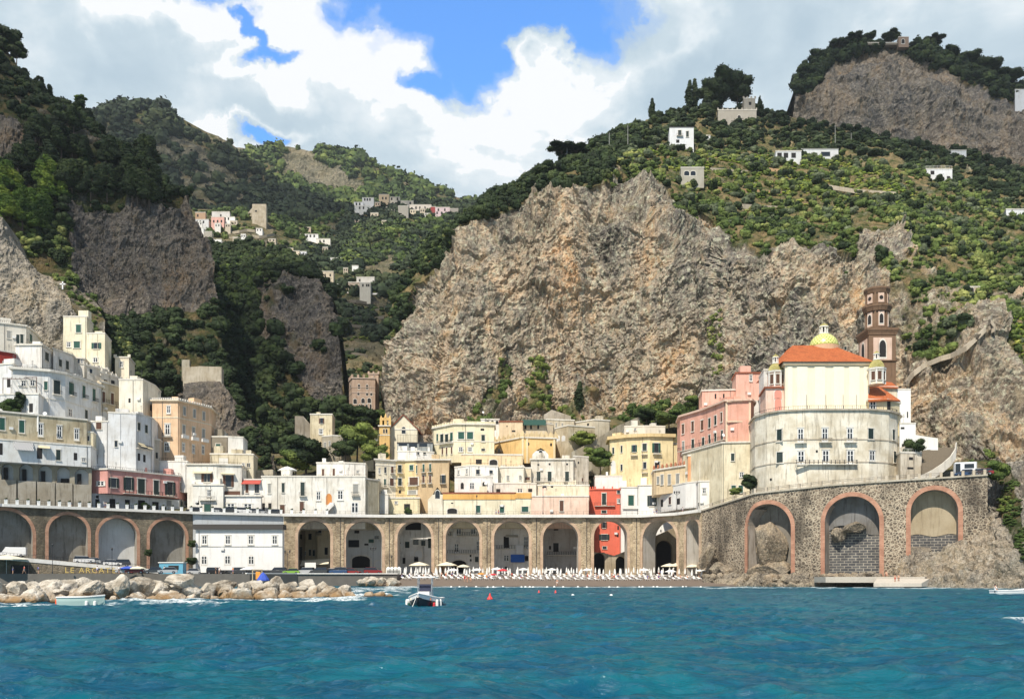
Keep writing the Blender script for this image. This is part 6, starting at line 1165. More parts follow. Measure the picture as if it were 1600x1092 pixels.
# right of the church
Bld('white_tower_house', 'narrow white house with a thin wall tower right of the church roofs', H, 224, [(784, 556), (832, 556), (833, 535), (852, 530)], 720, (.84, .84, .82), [('n', 6, 30, [(836, 680)]), ('n', 14, 8, [(800, 545)])], Ys=[224, 224, 224, 224], cor=.06, dirt=.1)
Bld('white_house', 'white lower house with a lean to roof below the narrow white house', H, 220, [(798, 722), (876, 726)], 860, (.84, .84, .82), [('n', 14, 16, [(815, 830)]), ('n', 18, 10, [(812, 745)])], Ys=[218, 218], cor=.06, dirt=.15)
Bld('white_shed', 'white shed with a sloping roof line at the top of the steps', 'shed', 224, [(868, 776), (900, 782), (970, 812), (974, 794), (984, 794), (985, 815)], 880, (.84, .84, .80), [('d', 16, 14, [(938, 858)])], Ys=[222] * 6, cor=0, dirt=.2)
Bld('beige_house', 'low weathered house with a railed roof and one dark window beside the steps', H, 213, [(802, 862), (905, 872)], 985, (.66, .60, .50), [('n', 20, 14, [(853, 893)]), ('n', 30, 10, [(850, 940)])], Ys=[212, 213], cor=.1, dirt=.9).rail(.9, M_coping)
# broad steps and the curving white wall
stp = MB()
for k in range(22):
    t_ = k / 21; a_ = P(*q(905 - 0 * t_, 932 - 92 * t_), 212 + 12 * t_); b_ = P(*q(985 + 78 * t_, 932 - 92 * t_), 212 + 12 * t_); stp.box(((a_.x + b_.x) / 2, a_.y, a_.z - 1.2), (b_.x - a_.x, .75, 2.4))
tag(stp.build('broad_steps', plain('worn_step', (.20, .165, .12), .9, var=.3)), 'broad brown stone steps climbing behind the curved white wall', 'steps')
cwm = MB(); pts = [(870, 985, 207, 14), (920, 968, 207.5, 20), (965, 945, 208, 22), (1010, 915, 208.6, 24), (1050, 880, 209.4, 26), (1072, 845, 210.4, 28), (1077, 812, 211.5, 10)]; prv = None
for i in range(len(pts) - 1):
    for j in range(6):
        f0, f1 = j / 6, (j + 1) / 6; A = [pts[i][k] * (1 - f0) + pts[i + 1][k] * f0 for k in range(4)]; B2 = [pts[i][k] * (1 - f1) + pts[i + 1][k] * f1 for k in range(4)]
        a_, b_ = P(*q(A[0], A[1]), A[2]), P(*q(B2[0], B2[1]), B2[2]); ha, hb = A[3] / 3.12 / F * A[2], B2[3] / 3.12 / F * B2[2]
        for yo in (0, .6): cwm.quad((a_.x, a_.y + yo, a_.z - ha - 1), (b_.x, b_.y + yo, b_.z - hb - 1), (b_.x, b_.y + yo, b_.z), (a_.x, a_.y + yo, a_.z))
        cwm.quad((a_.x, a_.y, a_.z), (b_.x, b_.y, b_.z), (b_.x, b_.y + .6, b_.z), (a_.x, a_.y + .6, a_.z))
tag(cwm.build('curved_wall', plaster((.80, .76, .68), .5)), 'curving whitewashed stair wall sweeping down to the road', 'wall')
fr(0, 0, 1)
# ---- rock path on the right cliff
def ribbon(name, label, pts, wpx, mat, h=1.1, cat='path', th=.5):
    m = MB(); n = 6; S_ = []
    for i in range(len(pts) - 1):
        for j in range(n): f0 = j / n; S_.append([pts[i][k] * (1 - f0) + pts[i + 1][k] * f0 for k in range(3)])
    S_.append(list(pts[-1]))
    for A, B2 in zip(S_, S_[1:]):
        a_, b_ = P(*A), P(*B2); 
        for yo in (0, th): m.quad((a_.x, a_.y + yo, a_.z - h), (b_.x, b_.y + yo, b_.z - h), (b_.x, b_.y + yo, b_.z), (a_.x, a_.y + yo, a_.z))
        m.quad(tuple(a_), tuple(b_), (b_.x, b_.y + th, b_.z), (a_.x, a_.y + th, a_.z))
    tag(m.build(name, mat), label, cat)
def onrock(pts, d=1.5, lays=('cliff1',)): return [(x, y, (surfaceY(x, y, lays) or 260) - d) for x, y in pts]
M_path = plaster((.48, .42, .33), .5)
ribbon('cliff_path', 'pale walled footpath zigzagging up the rock right of the church', onrock([(1416, 596), (1428, 580), (1446, 566), (1470, 556), (1485, 552), (1510, 540), (1537, 514), (1541, 510)], 2.5), 0, M_path, 1.6, th=2.2)
ribbon('cliff_path', 'upper bend of the pale footpath near the right edge', onrock([(1554, 518), (1556, 508), (1548, 498), (1549, 492), (1562, 486), (1575, 480), (1600, 478)], 2.5), 0, M_path, 1.4, th=2.0)
Bld('cliff_hut', 'tiny stone hut with a dark doorway on the slope above the footpath', 'hut', (surfaceY(1524, 458, ('cliff1',)) or 280) - 1, [(1515, 448), (1531, 449)], 462, (.5, .42, .32), [('a', 5, 9, [(1519, 454)])], flat=True, back=4, cor=.1)
# lower wall under the ruin on the mound
Bld('garden_wall', 'pale ruined garden wall on top of the rock mound right of the peach palace', 'wall', 300, [(286, 574), (312, 572), (346, 573)], 592, (.50, .45, .36), [], Ys=[300, 300, 300], cor=0, dirt=1.0, back=5, ext=3)
Bld('stone_post', 'small stone wall stub left of the ruined garden wall', 'wall', 304, [(284, 562), (296, 561)], 572, (.4, .37, .3), [], Ys=[304, 304], cor=0, dirt=1.0, back=2, ext=5)
Bld('ramp_wall', 'long pale ramp wall climbing right towards the cliff behind the lemon palace', 'wall', 292, [(893, 706), (925, 690), (965, 665), (1000, 650)], 722, (.44, .40, .31), [], Ys=[290, 292, 298, 304], cor=0, dirt=.9, back=3)
Bld('cone_wall', 'curved concrete retaining wall at the cliff foot behind the beige houses', 'wall', 318, [(850, 648), (862, 640), (876, 646), (892, 650)], 665, (.40, .36, .30), [], Ys=[318, 317, 317, 318], cor=0, dirt=.9, back=4)
# ---- arches: fronts seen through the viaduct
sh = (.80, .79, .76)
fr(430, 780, 5.333)
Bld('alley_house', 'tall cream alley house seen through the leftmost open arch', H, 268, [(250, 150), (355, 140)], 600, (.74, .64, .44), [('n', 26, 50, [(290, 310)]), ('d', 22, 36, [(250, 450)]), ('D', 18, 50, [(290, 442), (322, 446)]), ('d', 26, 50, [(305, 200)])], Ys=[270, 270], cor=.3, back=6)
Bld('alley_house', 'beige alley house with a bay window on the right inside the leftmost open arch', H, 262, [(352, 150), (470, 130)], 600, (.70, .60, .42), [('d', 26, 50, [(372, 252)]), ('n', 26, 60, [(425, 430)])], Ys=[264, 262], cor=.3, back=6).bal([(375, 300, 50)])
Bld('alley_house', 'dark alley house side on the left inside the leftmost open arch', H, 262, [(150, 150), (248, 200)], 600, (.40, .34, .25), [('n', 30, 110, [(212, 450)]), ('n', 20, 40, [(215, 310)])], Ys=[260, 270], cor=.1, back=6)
Bld('alley_house', 'white house with a window band and a tunnel arch seen through the second open arch', H, 262, [(560, 120), (910, 120)], 600, (.66, .68, .68), [('n', 40, 40, [(680, 262)]), ('v', 90, 60, [(655, 368)]), ('v', 36, 26, [(845, 316)]), ('n', 34, 16, [(760, 375)]), ('a', 150, 100, [(715, 520)]), ('W', 60, 60, [(860, 540)]), ('g', 44, 30, [(800, 346)])], Ys=[262, 262], cor=0, back=6, dirt=.4)
Bld('alley_house', 'grey house with several small dark windows seen through the third open arch', H, 262, [(1005, 120), (1320, 120)], 600, sh, [('D', 36, 52, [(1100, 378)]), ('d', 46, 44, [(1172, 355)]), ('D', 34, 44, [(1233, 364)]), ('D', 24, 80, [(1286, 365)]), ('n', 18, 18, [(1036, 366)]), ('n', 34, 44, [(1175, 497)]), ('n', 24, 50, [(1073, 510)]), ('W', 60, 60, [(1195, 455)]), ('n', 130, 70, [(1150, 220)])], Ys=[262, 262], cor=0, back=6, dirt=.7)
fr(680, 780, 7.273)
Bld('alley_house', 'grey flats with two balconies and a boat tunnel seen through the fourth open arch', 'flats', 262, [(100, 180), (530, 180)], 820, sh, [('f', 58, 100, [(268, 350), (432, 350)]), ('f', 50, 108, [(244, 552)]), ('f', 40, 120, [(488, 530)]), ('r', 20, 20, [(335, 312)]), ('a', 170, 140, [(270, 760)]), ('D', 40, 60, [(472, 680)]), ('n', 20, 26, [(402, 640), (404, 690)])], Ys=[262, 262], cor=0, back=6, dirt=.5).bal([(310, 412, 380), (300, 612, 370)])
Bld('alley_house', 'grey flats with an awning and a blue banner seen through the fifth open arch', 'flats', 262, [(650, 180), (1085, 180)], 820, sh, [('f', 66, 70, [(872, 285)]), ('n', 60, 130, [(808, 485)]), ('f', 50, 140, [(1032, 485)]), ('f', 62, 74, [(808, 668)]), ('n', 44, 60, [(1042, 670)]), ('n', 34, 24, [(808, 775)])], Ys=[262, 262], cor=0, back=6, dirt=.5).bal([(870, 560, 400)]).awn([(870, 400, 140, 30)], plain('grey_awning', (.5, .5, .48), .8))
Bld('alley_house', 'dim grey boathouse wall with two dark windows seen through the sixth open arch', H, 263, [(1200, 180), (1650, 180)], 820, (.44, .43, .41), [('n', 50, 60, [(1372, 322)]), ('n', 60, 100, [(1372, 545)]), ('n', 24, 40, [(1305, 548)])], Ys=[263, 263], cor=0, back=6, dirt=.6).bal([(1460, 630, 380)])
bn = P(*q(937, 670), 261.2); bm = MB(); bm.box((0, 0, 0), (158 / 7.273 / F * 261, .06, 88 / 7.273 / F * 261)); tag(bm.build('banner', plain('blue_banner', (.01, .10, .42), .7, var=.25, sc=2.0), None, bn), 'plain blue banner hung on the wall inside the fifth open arch', 'banner')
tag(MB().box((0, 0, 0), (2.2, .06, 2.6)).build('hanging_sheet', plain('linen', (.66, .67, .66), .9), None, P(*q(962, 570), 260.9)), 'pale sheet hung over the balcony rail inside the fifth open arch', 'sheet')
tag(MB().box((0, 0, 0), (1.2, .06, 1.5)).build('hanging_sheet', plain('linen', (.66, .67, .66), .9), None, P(*q(220, 398), 260.9)), 'small pale cloth hung over the upper balcony inside the fourth open arch', 'cloth')
fr(880, 780, 5.333)
Bld('white_house', 'plain white house side right of the coral house, seen through the seventh arch', H, 282, [(440, 120), (560, 120)], 640, W_, [('n', 14, 20, [(518, 310), (520, 390)])], Ys=[282, 282], cor=0, back=5, dirt=.2)
Bld('white_house', 'white house with one green door seen through the eighth open arch', H, 268, [(640, 130), (920, 130)], 640, (.84, .83, .80), [('g', 34, 72, [(714, 284)]), ('n', 14, 20, [(815, 262)])], Ys=[268, 266], cor=0, back=5, dirt=.2)
Arcade('old_stair_wall', 'old stone stair ramp with two tall dark arches inside the eighth open arch', 'wall', [(1001, 848, 256), (1020, 839, 256), (1058, 822, 256)], 2.5, 3, [(1004, 1016, 858, M_dark), (1025, 1051, 844, M_dark)], M_stoneR and plaster((.34, .29, .21), 1.0), None, depth=2.5)
Arcade('old_stair_wall', 'low stone wall with two shallow arches inside the seventh open arch', 'wall', [(925, 862, 257), (946, 864, 257), (960, 868, 257), (985, 858, 257)], 2.5, 3, [(927, 945, 863.5, M_dark), (962, 978, 869, M_dark)], plaster((.40, .34, .25), 1.0), None, depth=2.5)
fr(0, 0, 1)
# ---- hill houses
def hh(name, label, x0, x1, yt, yb, col, wins=(), lays=None, Y=None, back=8, cor=.15, dirt=.3, slope=0, **k):
    Yy = Y or ((surfaceY((x0 + x1) / 2, yb, lays) or 500) - (14 if lays == V7 else 10))
    return Bld(name, label, k.pop('cat', H), Yy, [(x0, yt), (x1, yt + slope)], yb, col, list(wins), Ys=[Yy, Yy], back=back, cor=cor, dirt=dirt, ext=k.pop('ext', Yy * .012), **k)
V7 = ('hillside7',); R6 = ('cliff1',)
W5 = lambda *xs, y, w=2.4, h=4: [('n', w, h, [(x, y) for x in xs])]
hh('hill_house', 'white hilltop villa with a dark roof, dark windows and a balcony on the right ridge', 1046, 1084, 199, 224, (.74, .76, .78), [('D', 5, 8, [(1062, 208)]), ('D', 4, 9, [(1074, 210)]), ('n', 5, 5, [(1059, 221)])], R6, cormat=M_iron).bal([(1062, 213, 10)])
hh('hill_house', 'low white terrace annex right of the white hilltop villa', 1084, 1110, 212, 222, (.70, .72, .74), [('n', 8, 3, [(1096, 217)])], R6)
hh('hill_house', 'long white pergola house in the vineyard at the top of the slope', 1212, 1252, 236, 250, (.66, .68, .70), [('n', 7, 8, [(1218, 243), (1228, 243), (1240, 243)])], R6)
hh('hill_house', 'white house with a grey flat roof beside the vineyard pergola', 1252, 1310, 233, 250, (.66, .68, .70), [('n', 5, 7, [(1270, 243)]), ('v', 14, 7, [(1290, 241)])], R6, cormat=M_grey)
hh('hill_house', 'white villa with an arch and roof pergola on the right wooded slope', 1447, 1488, 264, 282, (.74, .76, .78), [('n', 6, 6, [(1457, 270)]), ('a', 8, 8, [(1470, 279)]), ('n', 5, 5, [(1482, 278)])], R6).rail(1.6, M_coping)
hh('hill_house', 'thin white building below the high crag at the right', 1483, 1510, 235, 240, (.72, .74, .76), (), R6)
hh('hill_house', 'white flat house at the right edge of the wooded slope', 1572, 1600, 327, 338, (.72, .74, .76), (), R6)
hh('hill_house', 'white house corner at the right edge beside the high crag', 1586, 1602, 140, 158, (.72, .74, .76), (), ('crag2',))
hh('terrace_ruin', 'pale terraced villa walls with small pillars below the tall trees on the ridge', 1122, 1182, 172, 186, (.40, .37, .32), [('a', 5, 5, [(1155, 183)])], R6, slope=4).merlons(8, 1.2, .8)
hh('tower_ruin', 'grey tower house half hidden behind the big trees on the ridge', 1162, 1180, 154, 176, (.36, .33, .28), [('n', 4, 5, [(1172, 162)])], R6).merlons(3, 1.2, 1.0)
hh('garden_arches', 'small pale vineyard building with two arched openings on the cliff edge', 1064, 1100, 262, 277, (.42, .40, .34), [('e', 8, 7, [(1073, 271), (1083, 271)])], R6, cat='shed')
hh('belvedere', 'stone belvedere pavilion with a dark arch on top of the high crag', 1404, 1420, 58, 70, (.30, .22, .17), [('a', 5, 7, [(1411, 65)])], ('crag2',), cat='pavilion', Y=690, ext=2)
hh('crag_terrace', 'long pale parapet wall on top of the high crag', 1356, 1402, 67, 69, (.26, .23, .19), (), ('crag2',), Y=692, cat='wall', ext=.5).merlons(16, .7, .35)
hh('tower_ruin', 'ruined square medieval tower standing alone on the terraced hill', 394, 416, 319, 341, (.50, .44, .34), [('n', 3, 3, [(400, 330)])], V7, dirt=1.0, cor=0, cat='ruined tower')
Bld('tower_ruin_stub', 'sloping ruined wall leaning against the square medieval tower', 'ruin', 800, [(380, 341), (388, 332), (394, 325)], 345, (.46, .41, .32), [], Ys=[(surfaceY(390, 341, V7) or 800) - 3] * 3, cor=0, dirt=1, ext=8)
LH = [('hill_house', 'square brown hill house at the far left of the upper village', 305, 321, 332, 343, (.42, .28, .18), W5(309, y=337)), ('hill_house', 'low white hill house with dark bays below the square brown one', 303, 326, 343, 351, (.66, .66, .66), W5(308, 313, 318, y=347)),
      ('hill_house', 'white roofed hill house behind the pink one', 331, 359, 331, 342, (.60, .58, .56), W5(345, y=337)), ('hill_house', 'pale pink hill house in the upper village', 330, 350, 339, 351, (.70, .42, .36), W5(334, 340, 346, y=346)), ('hill_house', 'bright white hill house right of the pink one', 348, 367, 339, 350, (.84, .83, .80), W5(352, 357, y=342)),
      ('hill_house', 'big white hill house with a gabled side beside the dark cliff', 298, 318, 356, 378, (.80, .79, .76), W5(308, 313, y=368, h=6)), ('hill_house', 'grey side wing of the big gabled hill house', 318, 331, 362, 385, (.42, .39, .33), ()), ('hill_house', 'small cube shaped white hill house with two dark windows', 331, 346, 374, 386, (.84, .83, .81), W5(339, 340, y=379)),
      ('hill_house', 'tiny ochre stone hut on the terraces right of the white cube', 392, 405, 383, 392, (.38, .33, .26), W5(400, y=388)), ('hill_house', 'long white hill house above the wooded spur', 467, 497, 366, 372, (.80, .80, .80), W5(480, 485, 491, y=369)), ('hill_house', 'stepped white hill house at the right end of the long white one', 494, 516, 373, 381, (.80, .77, .70), W5(500, 506, y=377)),
      ('hill_house', 'cream hill house with an upper storey on the wooded spur', 437, 468, 392, 404, (.72, .63, .48), W5(441, 446, y=397)), ('hill_house', 'small yellow upper storey of the cream spur house', 445, 458, 388, 396, (.78, .66, .42), W5(450, 454, y=391)), ('hill_house', 'small white hill house at the right of the cream spur house', 465, 479, 393, 402, (.70, .72, .76), W5(469, 474, y=397)),
      ('hill_house', 'white hill house with a chimney wall on the middle terraces', 516, 538, 403, 410, (.70, .70, .70), W5(522, 530, y=406)), ('hill_house', 'little white box house on the middle terraces', 550, 560, 415, 423, (.78, .78, .76), ()), ('hill_house', 'tall beige hill house at the edge of the wooded spur', 503, 521, 424, 447, (.58, .50, .38), W5(508, 516, y=430)),
      ('hill_house', 'small white hill house below the tall beige one', 513, 528, 444, 450, (.76, .74, .70), ()), ('hill_house', 'grey roofed hill house in the lower terraces', 544, 562, 441, 451, (.36, .30, .24), ()), ('hill_house', 'white walled hill house with a dark roof in the lower terraces', 557, 585, 433, 444, (.60, .58, .54), W5(562, y=438)), ('hill_house', 'pale hill house beside the long white terrace line', 562, 579, 442, 458, (.60, .57, .49), W5(567, 573, 576, y=446)),
      ('hill_house', 'flat white hill house low at the left of the far village', 553, 568, 316, 321, (.76, .76, .76), W5(557, 562, y=319)), ('hill_house', 'white two storey hill house with three windows in the far village', 566, 584, 309, 317, (.66, .66, .66), W5(570, 574, 578, y=312)), ('hill_house', 'pale hill house with a shaded front below the white one in the far village', 554, 577, 322, 331, (.60, .60, .58), W5(562, 568, y=325)),
      ('hill_house', 'tan hill house with dark windows in the far village', 592, 608, 304, 315, (.54, .42, .28), W5(598, 603, y=310)), ('hill_house', 'cream hill house right of the tan one in the far village', 608, 625, 308, 315, (.62, .56, .46), W5(612, 621, y=311)), ('hill_house', 'greyish hill house group in the middle of the far village', 626, 646, 314, 322, (.50, .46, .40), W5(641, y=318)),
      ('hill_house', 'long pale hill house with a brown roof in the far village', 640, 674, 320, 328, (.62, .56, .50), W5(650, 656, 664, y=325)), ('hill_house', 'dark red hill house front in the far village', 673, 681, 323, 331, (.32, .06, .06), ()), ('hill_house', 'pink and white hill house with three balconies in the far village', 680, 703, 324, 340, (.62, .50, .52), W5(685, 695, y=328) + W5(683, 690, 697, y=333)),
      ('hill_house', 'grey hill house at the right end of the far village', 703, 716, 326, 336, (.32, .30, .27), ()), ('hill_house', 'ruined grey hill house in the middle of the far village', 622, 638, 322, 338, (.36, .34, .30), ()), ('hill_house', 'low white hill wall house under the far village', 594, 604, 327, 330, (.64, .60, .56), ()), ('hill_house', 'thin pale hill house below the far village', 602, 612, 324, 331, (.52, .42, .38), ())]
for n_, l_, x0, x1, y0, y1, c_, w_ in LH: hh(n_, l_, x0, x1, y0, y1, c_, w_, V7)
rv = random.Random(4)
for i, (x, y) in enumerate([(312, 352), (322, 350), (340, 356), (356, 356), (365, 352), (338, 388), (352, 384), (368, 378), (380, 372), (405, 362), (360, 394), (425, 378), (480, 384), (508, 392), (487, 405), (524, 416), (540, 425), (497, 428), (530, 447), (572, 330), (590, 322), (612, 334), (630, 332), (645, 334), (660, 333), (668, 338), (585, 340), (600, 350), (560, 350), (480, 360)]):
    w_, h_ = rv.uniform(7, 13), rv.uniform(4.5, 7.5); hh('hill_house', 'small pale hill house scattered among the gardens of the valley villages', x - w_ / 2, x + w_ / 2, y - h_, y, rv.choice([(.74, .72, .68), (.66, .58, .44), (.55, .48, .38), (.78, .77, .75), (.60, .46, .34)]), [('n', 1.8, 2.8, [(x - w_ * .25, y - h_ * .5), (x + w_ * .2, y - h_ * .5)])], V7, group='small pale hill houses of the valley villages')
ribbon('terrace_wall', 'long thin white terrace wall low on the valley side', [(x, y, (surfaceY(x, y, V7) or 600) - 3) for x, y in ((512, 452), (540, 456), (565, 458), (590, 458), (615, 459))], 0, plain('white_line_wall', (.78, .77, .74)), 1.0, 'wall')
for i, (y, x0, x1) in enumerate(((470, 520, 610), (482, 524, 606), (494, 528, 608), (508, 530, 600), (545, 535, 575), (552, 538, 580))):
    ribbon('terrace_wall', 'dark stone terrace wall between the vine rows of the gorge', [(x, y + 2 * math.sin(x / 9), (surfaceY(x, y, V7) or 560) - 5) for x in range(x0, x1, 18)], 0, plain('terrace_stone', (.14, .12, .09)), 2.0, 'wall'); bpy.context.scene.collection.objects[-1]['group'] = 'stone terrace walls in the gorge'
for i, (y, x0, x1) in enumerate(((361, 350, 420), (370, 345, 430), (378, 345, 420), (386, 420, 470), (398, 500, 560), (412, 505, 545))):
    ribbon('terrace_wall', 'pale stone terrace wall among the gardens of the upper village', [(x, y - (x - x0) * .05 + 1.5 * math.sin(x / 7), (surfaceY(x, y, V7) or 700) - 5) for x in range(x0, x1, 12)], 0, plain('pale_terrace_stone', (.34, .29, .21), var=.3), 2.2, 'wall'); bpy.context.scene.collection.objects[-1]['group'] = 'pale terrace walls of the upper village'
for i, pts in enumerate((((1000, 250), (1040, 244), (1090, 246), (1150, 250)), ((1110, 262), (1150, 265), (1195, 268)), ((1120, 292), (1180, 296), (1230, 300)), ((1290, 288), (1340, 296), (1400, 300)), ((1200, 262), (1260, 270), (1330, 280)), ((1000, 228), (1060, 222), (1120, 226)), ((1330, 260), (1390, 268), (1440, 280)), ((1150, 318), (1210, 322), (1260, 326)))):
    ribbon('terrace_wall', 'low pale terrace wall crossing the vineyard slope above the cliff', onrock(pts, 3), 0, M_path if i % 2 else plain('ochre_soil_wall', (.40, .25, .13), var=.3), 2.0, 'wall'); bpy.context.scene.collection.objects[-1]['group'] = 'terrace walls of the vineyard slope'
crx = P(98, 446, (surfaceY(98, 452, ('cliff3', 'cliff4')) or 290) - 2); tag(MB().box((0, 0, 0), (.35, .3, 2.6)).box((0, -.01, .4), (1.9, .28, .35)).build('cross', plain('white_paint', (.8, .8, .8)), None, crx), 'white cross standing on the cliff above the cream tower house', 'cross')
# ------------------------------------------------------------------ boulders
M_boul, tb, bb = newmat('boulder_rock'); bb.inputs['Roughness'].default_value = .9
g_ = tb.new('ShaderNodeNewGeometry').outputs['Position']; n1 = tb.noise(g_, .55, 7, .68, .5); n2 = tb.noise(g_, 3.2, 6, .7); s_ = tb.new('ShaderNodeSeparateXYZ'); tb.l.new(g_, s_.inputs[0])
c = tb.ramp(n1, [(.36, (.24, .20, .15)), (.5, (.48, .43, .35)), (.62, (.66, .61, .53))]); c = tb.mix(tb.ramp(n2, [(.36, .55), (.48, 0.0)]), c, (.20, .16, .11))
zz = tb.m('ADD', s_.outputs[2], tb.m('MULTIPLY', tb.m('SUBTRACT', n1, .5), 2.6)); c = tb.mix(tb.ramp(zz, [(.0, 1.0), (.75, 0.35), (1.0, 0.0)]), c, tb.mix(n2, (.20, .105, .035), (.40, .25, .11)))
c = tb.mix(tb.ramp(s_.outputs[2], [(.10, .9), (.34, 0.0)]), c, (.025, .022, .014)); tb.l.new(c, bb.inputs['Base Color'])
bp = tb.new('ShaderNodeBump'); bp.inputs['Distance'].default_value = .18; tb.l.new(n2, bp.inputs['Height']); tb.l.new(bp.outputs[0], bb.inputs['Normal'])
M_boul2 = rockmat('shore_rock', [(0.10, 0.085, 0.065), (0.22, 0.19, 0.15), (0.40, 0.34, 0.26), (0.50, 0.42, 0.30), (0.24, 0.20, 0.15)], sc=.25)
RK = []
for s in range(8):
    v, qd = csphere(14); r_ = np.random.default_rng(s + 40); v2 = v.copy()
    for _ in range(15): n = r_.normal(0, 1, 3); n /= np.linalg.norm(n); d = r_.uniform(.55, .86); k = v2 @ n; v2 = v2 - np.clip(k - d, 0, None)[:, None] * n * .9
    v2 = v2 * (1 + .11 * fbm(v * 1.3 + s * 5, 1, 4, s, .6, True) + .05 * fbm(v, .25, 3, s, .6, True))[:, None]
    o = npmesh('boulder', v2, qd, M_boul); RK.append(o.data); bpy.data.objects.remove(o)
RK2 = []
for me in RK: m2 = me.copy(); m2.materials[0] = M_boul2; RK2.append(m2)
def rock(px, py, Y, r, label, group, prot=None, sx=1.0, sz=.75, z=None, cat='boulder'):
    p = P(px, py, Y); o = bpy.data.objects.new('boulder', (prot or RK)[random.randrange(8)]); o.location = (p.x, p.y, p.z if z is None else z)
    o.rotation_euler = (random.uniform(-.5, .5), random.uniform(-.5, .5), random.uniform(0, 6.28)); o.scale = (r * sx * random.uniform(.85, 1.3), r * random.uniform(.85, 1.1), r * sz * random.uniform(.85, 1.25)); link(o)
    tag(o, label, cat, group); return o
random.seed(21)
bwY = lambda px: 68.5 + 17 * max(0, px) / 560
for row, (dy, z, r0, step, lab) in enumerate(((0.2, .12, 1.0, 24, 'brown stained boulder at the waterline of the long breakwater'), (1.5, .85, 1.12, 29, 'pale boulder in the upper part of the long breakwater'), (3.3, 1.1, 1.05, 30, 'pale boulder along the crest of the long breakwater'))):
    px = -40 + row * 9
    while px < (566 - row * 14):
        Y = bwY(px) + dy + random.uniform(-.5, .6); f_ = 1 - .35 * max(0, (px - 430) / 130); rr = r0 * random.uniform(.5, 1.15) * f_
        rock(px, 0, Y, rr, lab, 'boulders of the breakwater, row by row' if False else lab.split(' in ')[0].split(' at ')[0].split(' along ')[0] + 's of the breakwater', z=(z + random.uniform(-.2, .25)) * f_ if row else .1, sz=.82, sx=1.1); px += step * random.uniform(.75, 1.2) * (rr / r0) ** .5
rock(284, 899, 78, 1.05, 'big flat topped white block standing on the crest of the breakwater', None, z=1.75, sz=.65, sx=1.1)
rock(188, 902, 73, .8, 'tall upright pointed boulder in the middle left of the breakwater', None, z=1.3, sz=1.1, sx=.7)
tag(MB().prism([(-46, 72), (-38, 72), (-14.5, 87.5), (-12.5, 90), (-14, 91), (-38, 82), (-46, 78)], -3, [-.3, -.3, -.3, .2, .2, .9, .9]).build('breakwater_core', plain('dark_rubble', (.05, .042, .032), .95, var=.4)), kind='structure')
for px, py, Y, r in ((577, 930, 92, .7), (592, 929, 94, .8), (606, 930, 93, .45)): rock(px, py, Y, r, 'low wave washed rock off the tip of the breakwater', 'wave washed rocks off the breakwater', z=.05, sx=1.5, sz=.6)
for i in range(16): px = random.uniform(562, 630); rock(px, 0, 209 + random.uniform(-2, 6), random.uniform(.9, 1.6), 'white boulder heaped between the quay and the beach', 'white boulders between quay and beach', z=max(.1, 1.5 - abs(px - 590) / 30 + random.uniform(-.4, .5)))
for row, (dy, z, n) in enumerate(((-9, .15, 44), (-7.5, 1.1, 40), (-5.5, 1.9, 30), (-4, 2.3, 26))):
    for i in range(n):
        px = 1104 + (300 - row * 12) * (i + random.uniform(-.3, .3)) / n; p, rz = VR.pt(px, 1); rock(px, 0, p.y + dy * .8 - (8 if px < 1180 else 3) * max(0, (1180 - px) / 80), random.uniform(.85, 1.4), ('dark rounded boulder at the waterline' if row < 2 else 'pale boulder piled') + ' under the high lava stone wall', ('waterline' if row < 2 else 'pale') + ' boulders under the lava stone wall', RK2, z=z + random.uniform(-.2, .3))
for px, py, r, sz, lab in ((1104, 868, 2.2, 1.9, 'tall pale rock stack beside the right end of the beach'), (1122, 888, 2.6, 1.0, 'wide pale rock below the rock stack beside the beach'), (1140, 893, 2.2, .8, 'low pale rock between the beach and the lava stone wall')):
    p, _ = VR.pt(px); rock(px, py, p.y - 5, r, lab, None, RK2, sz=sz)
for px, py, r, sx, sz, lab in ((1202, 860, 4.2, 1.05, 1.5, 'huge pale rock bulging inside the first brick arch of the lava wall'), (1203, 893, 4.2, 1.2, .7, 'pale rock at the foot of the first brick arch of the lava wall'), (1308, 834, 1.9, 1.0, .9, 'dark rounded rock stuck inside the second brick arch of the lava wall'), (1336, 824, 2.6, 1.1, .6, 'pale rock ledge inside the second brick arch of the lava wall'), (1432, 872, 3.6, 1.3, 1.0, 'tan rock filling the foot of the third brick arch')):
    p, _ = VR.pt(px); rock(px, py, p.y + 2.0, r, lab, None, RK2, sx=sx, sz=sz)
# jetty at the right
jt = P(1275, 899, 188); tag(MB().prism([(P(1290, 0, 186).x, 186), (P(1445, 0, 183).x, 183), (P(1452, 0, 189).x, 189), (P(1272, 0, 196).x, 196)], 1.1, 2.3).build('jetty', plain('pale_concrete', (.44, .40, .34), .85, var=.2)), 'pale concrete bathing jetty with a ramp at the foot of the lava wall', 'jetty')
tag(MB().prism([(P(1365, 0, 180).x, 180), (P(1440, 0, 179).x, 179), (P(1452, 0, 183.2).x, 183.2), (P(1370, 0, 184.6).x, 184.6)], .3, [1.0, 1.0, 1.9, 1.9]).build('bathing_platform', plain('pale_concrete2', (.50, .45, .38), .85, var=.25)), 'low sloping concrete platform in front of the bathing jetty', 'platform')
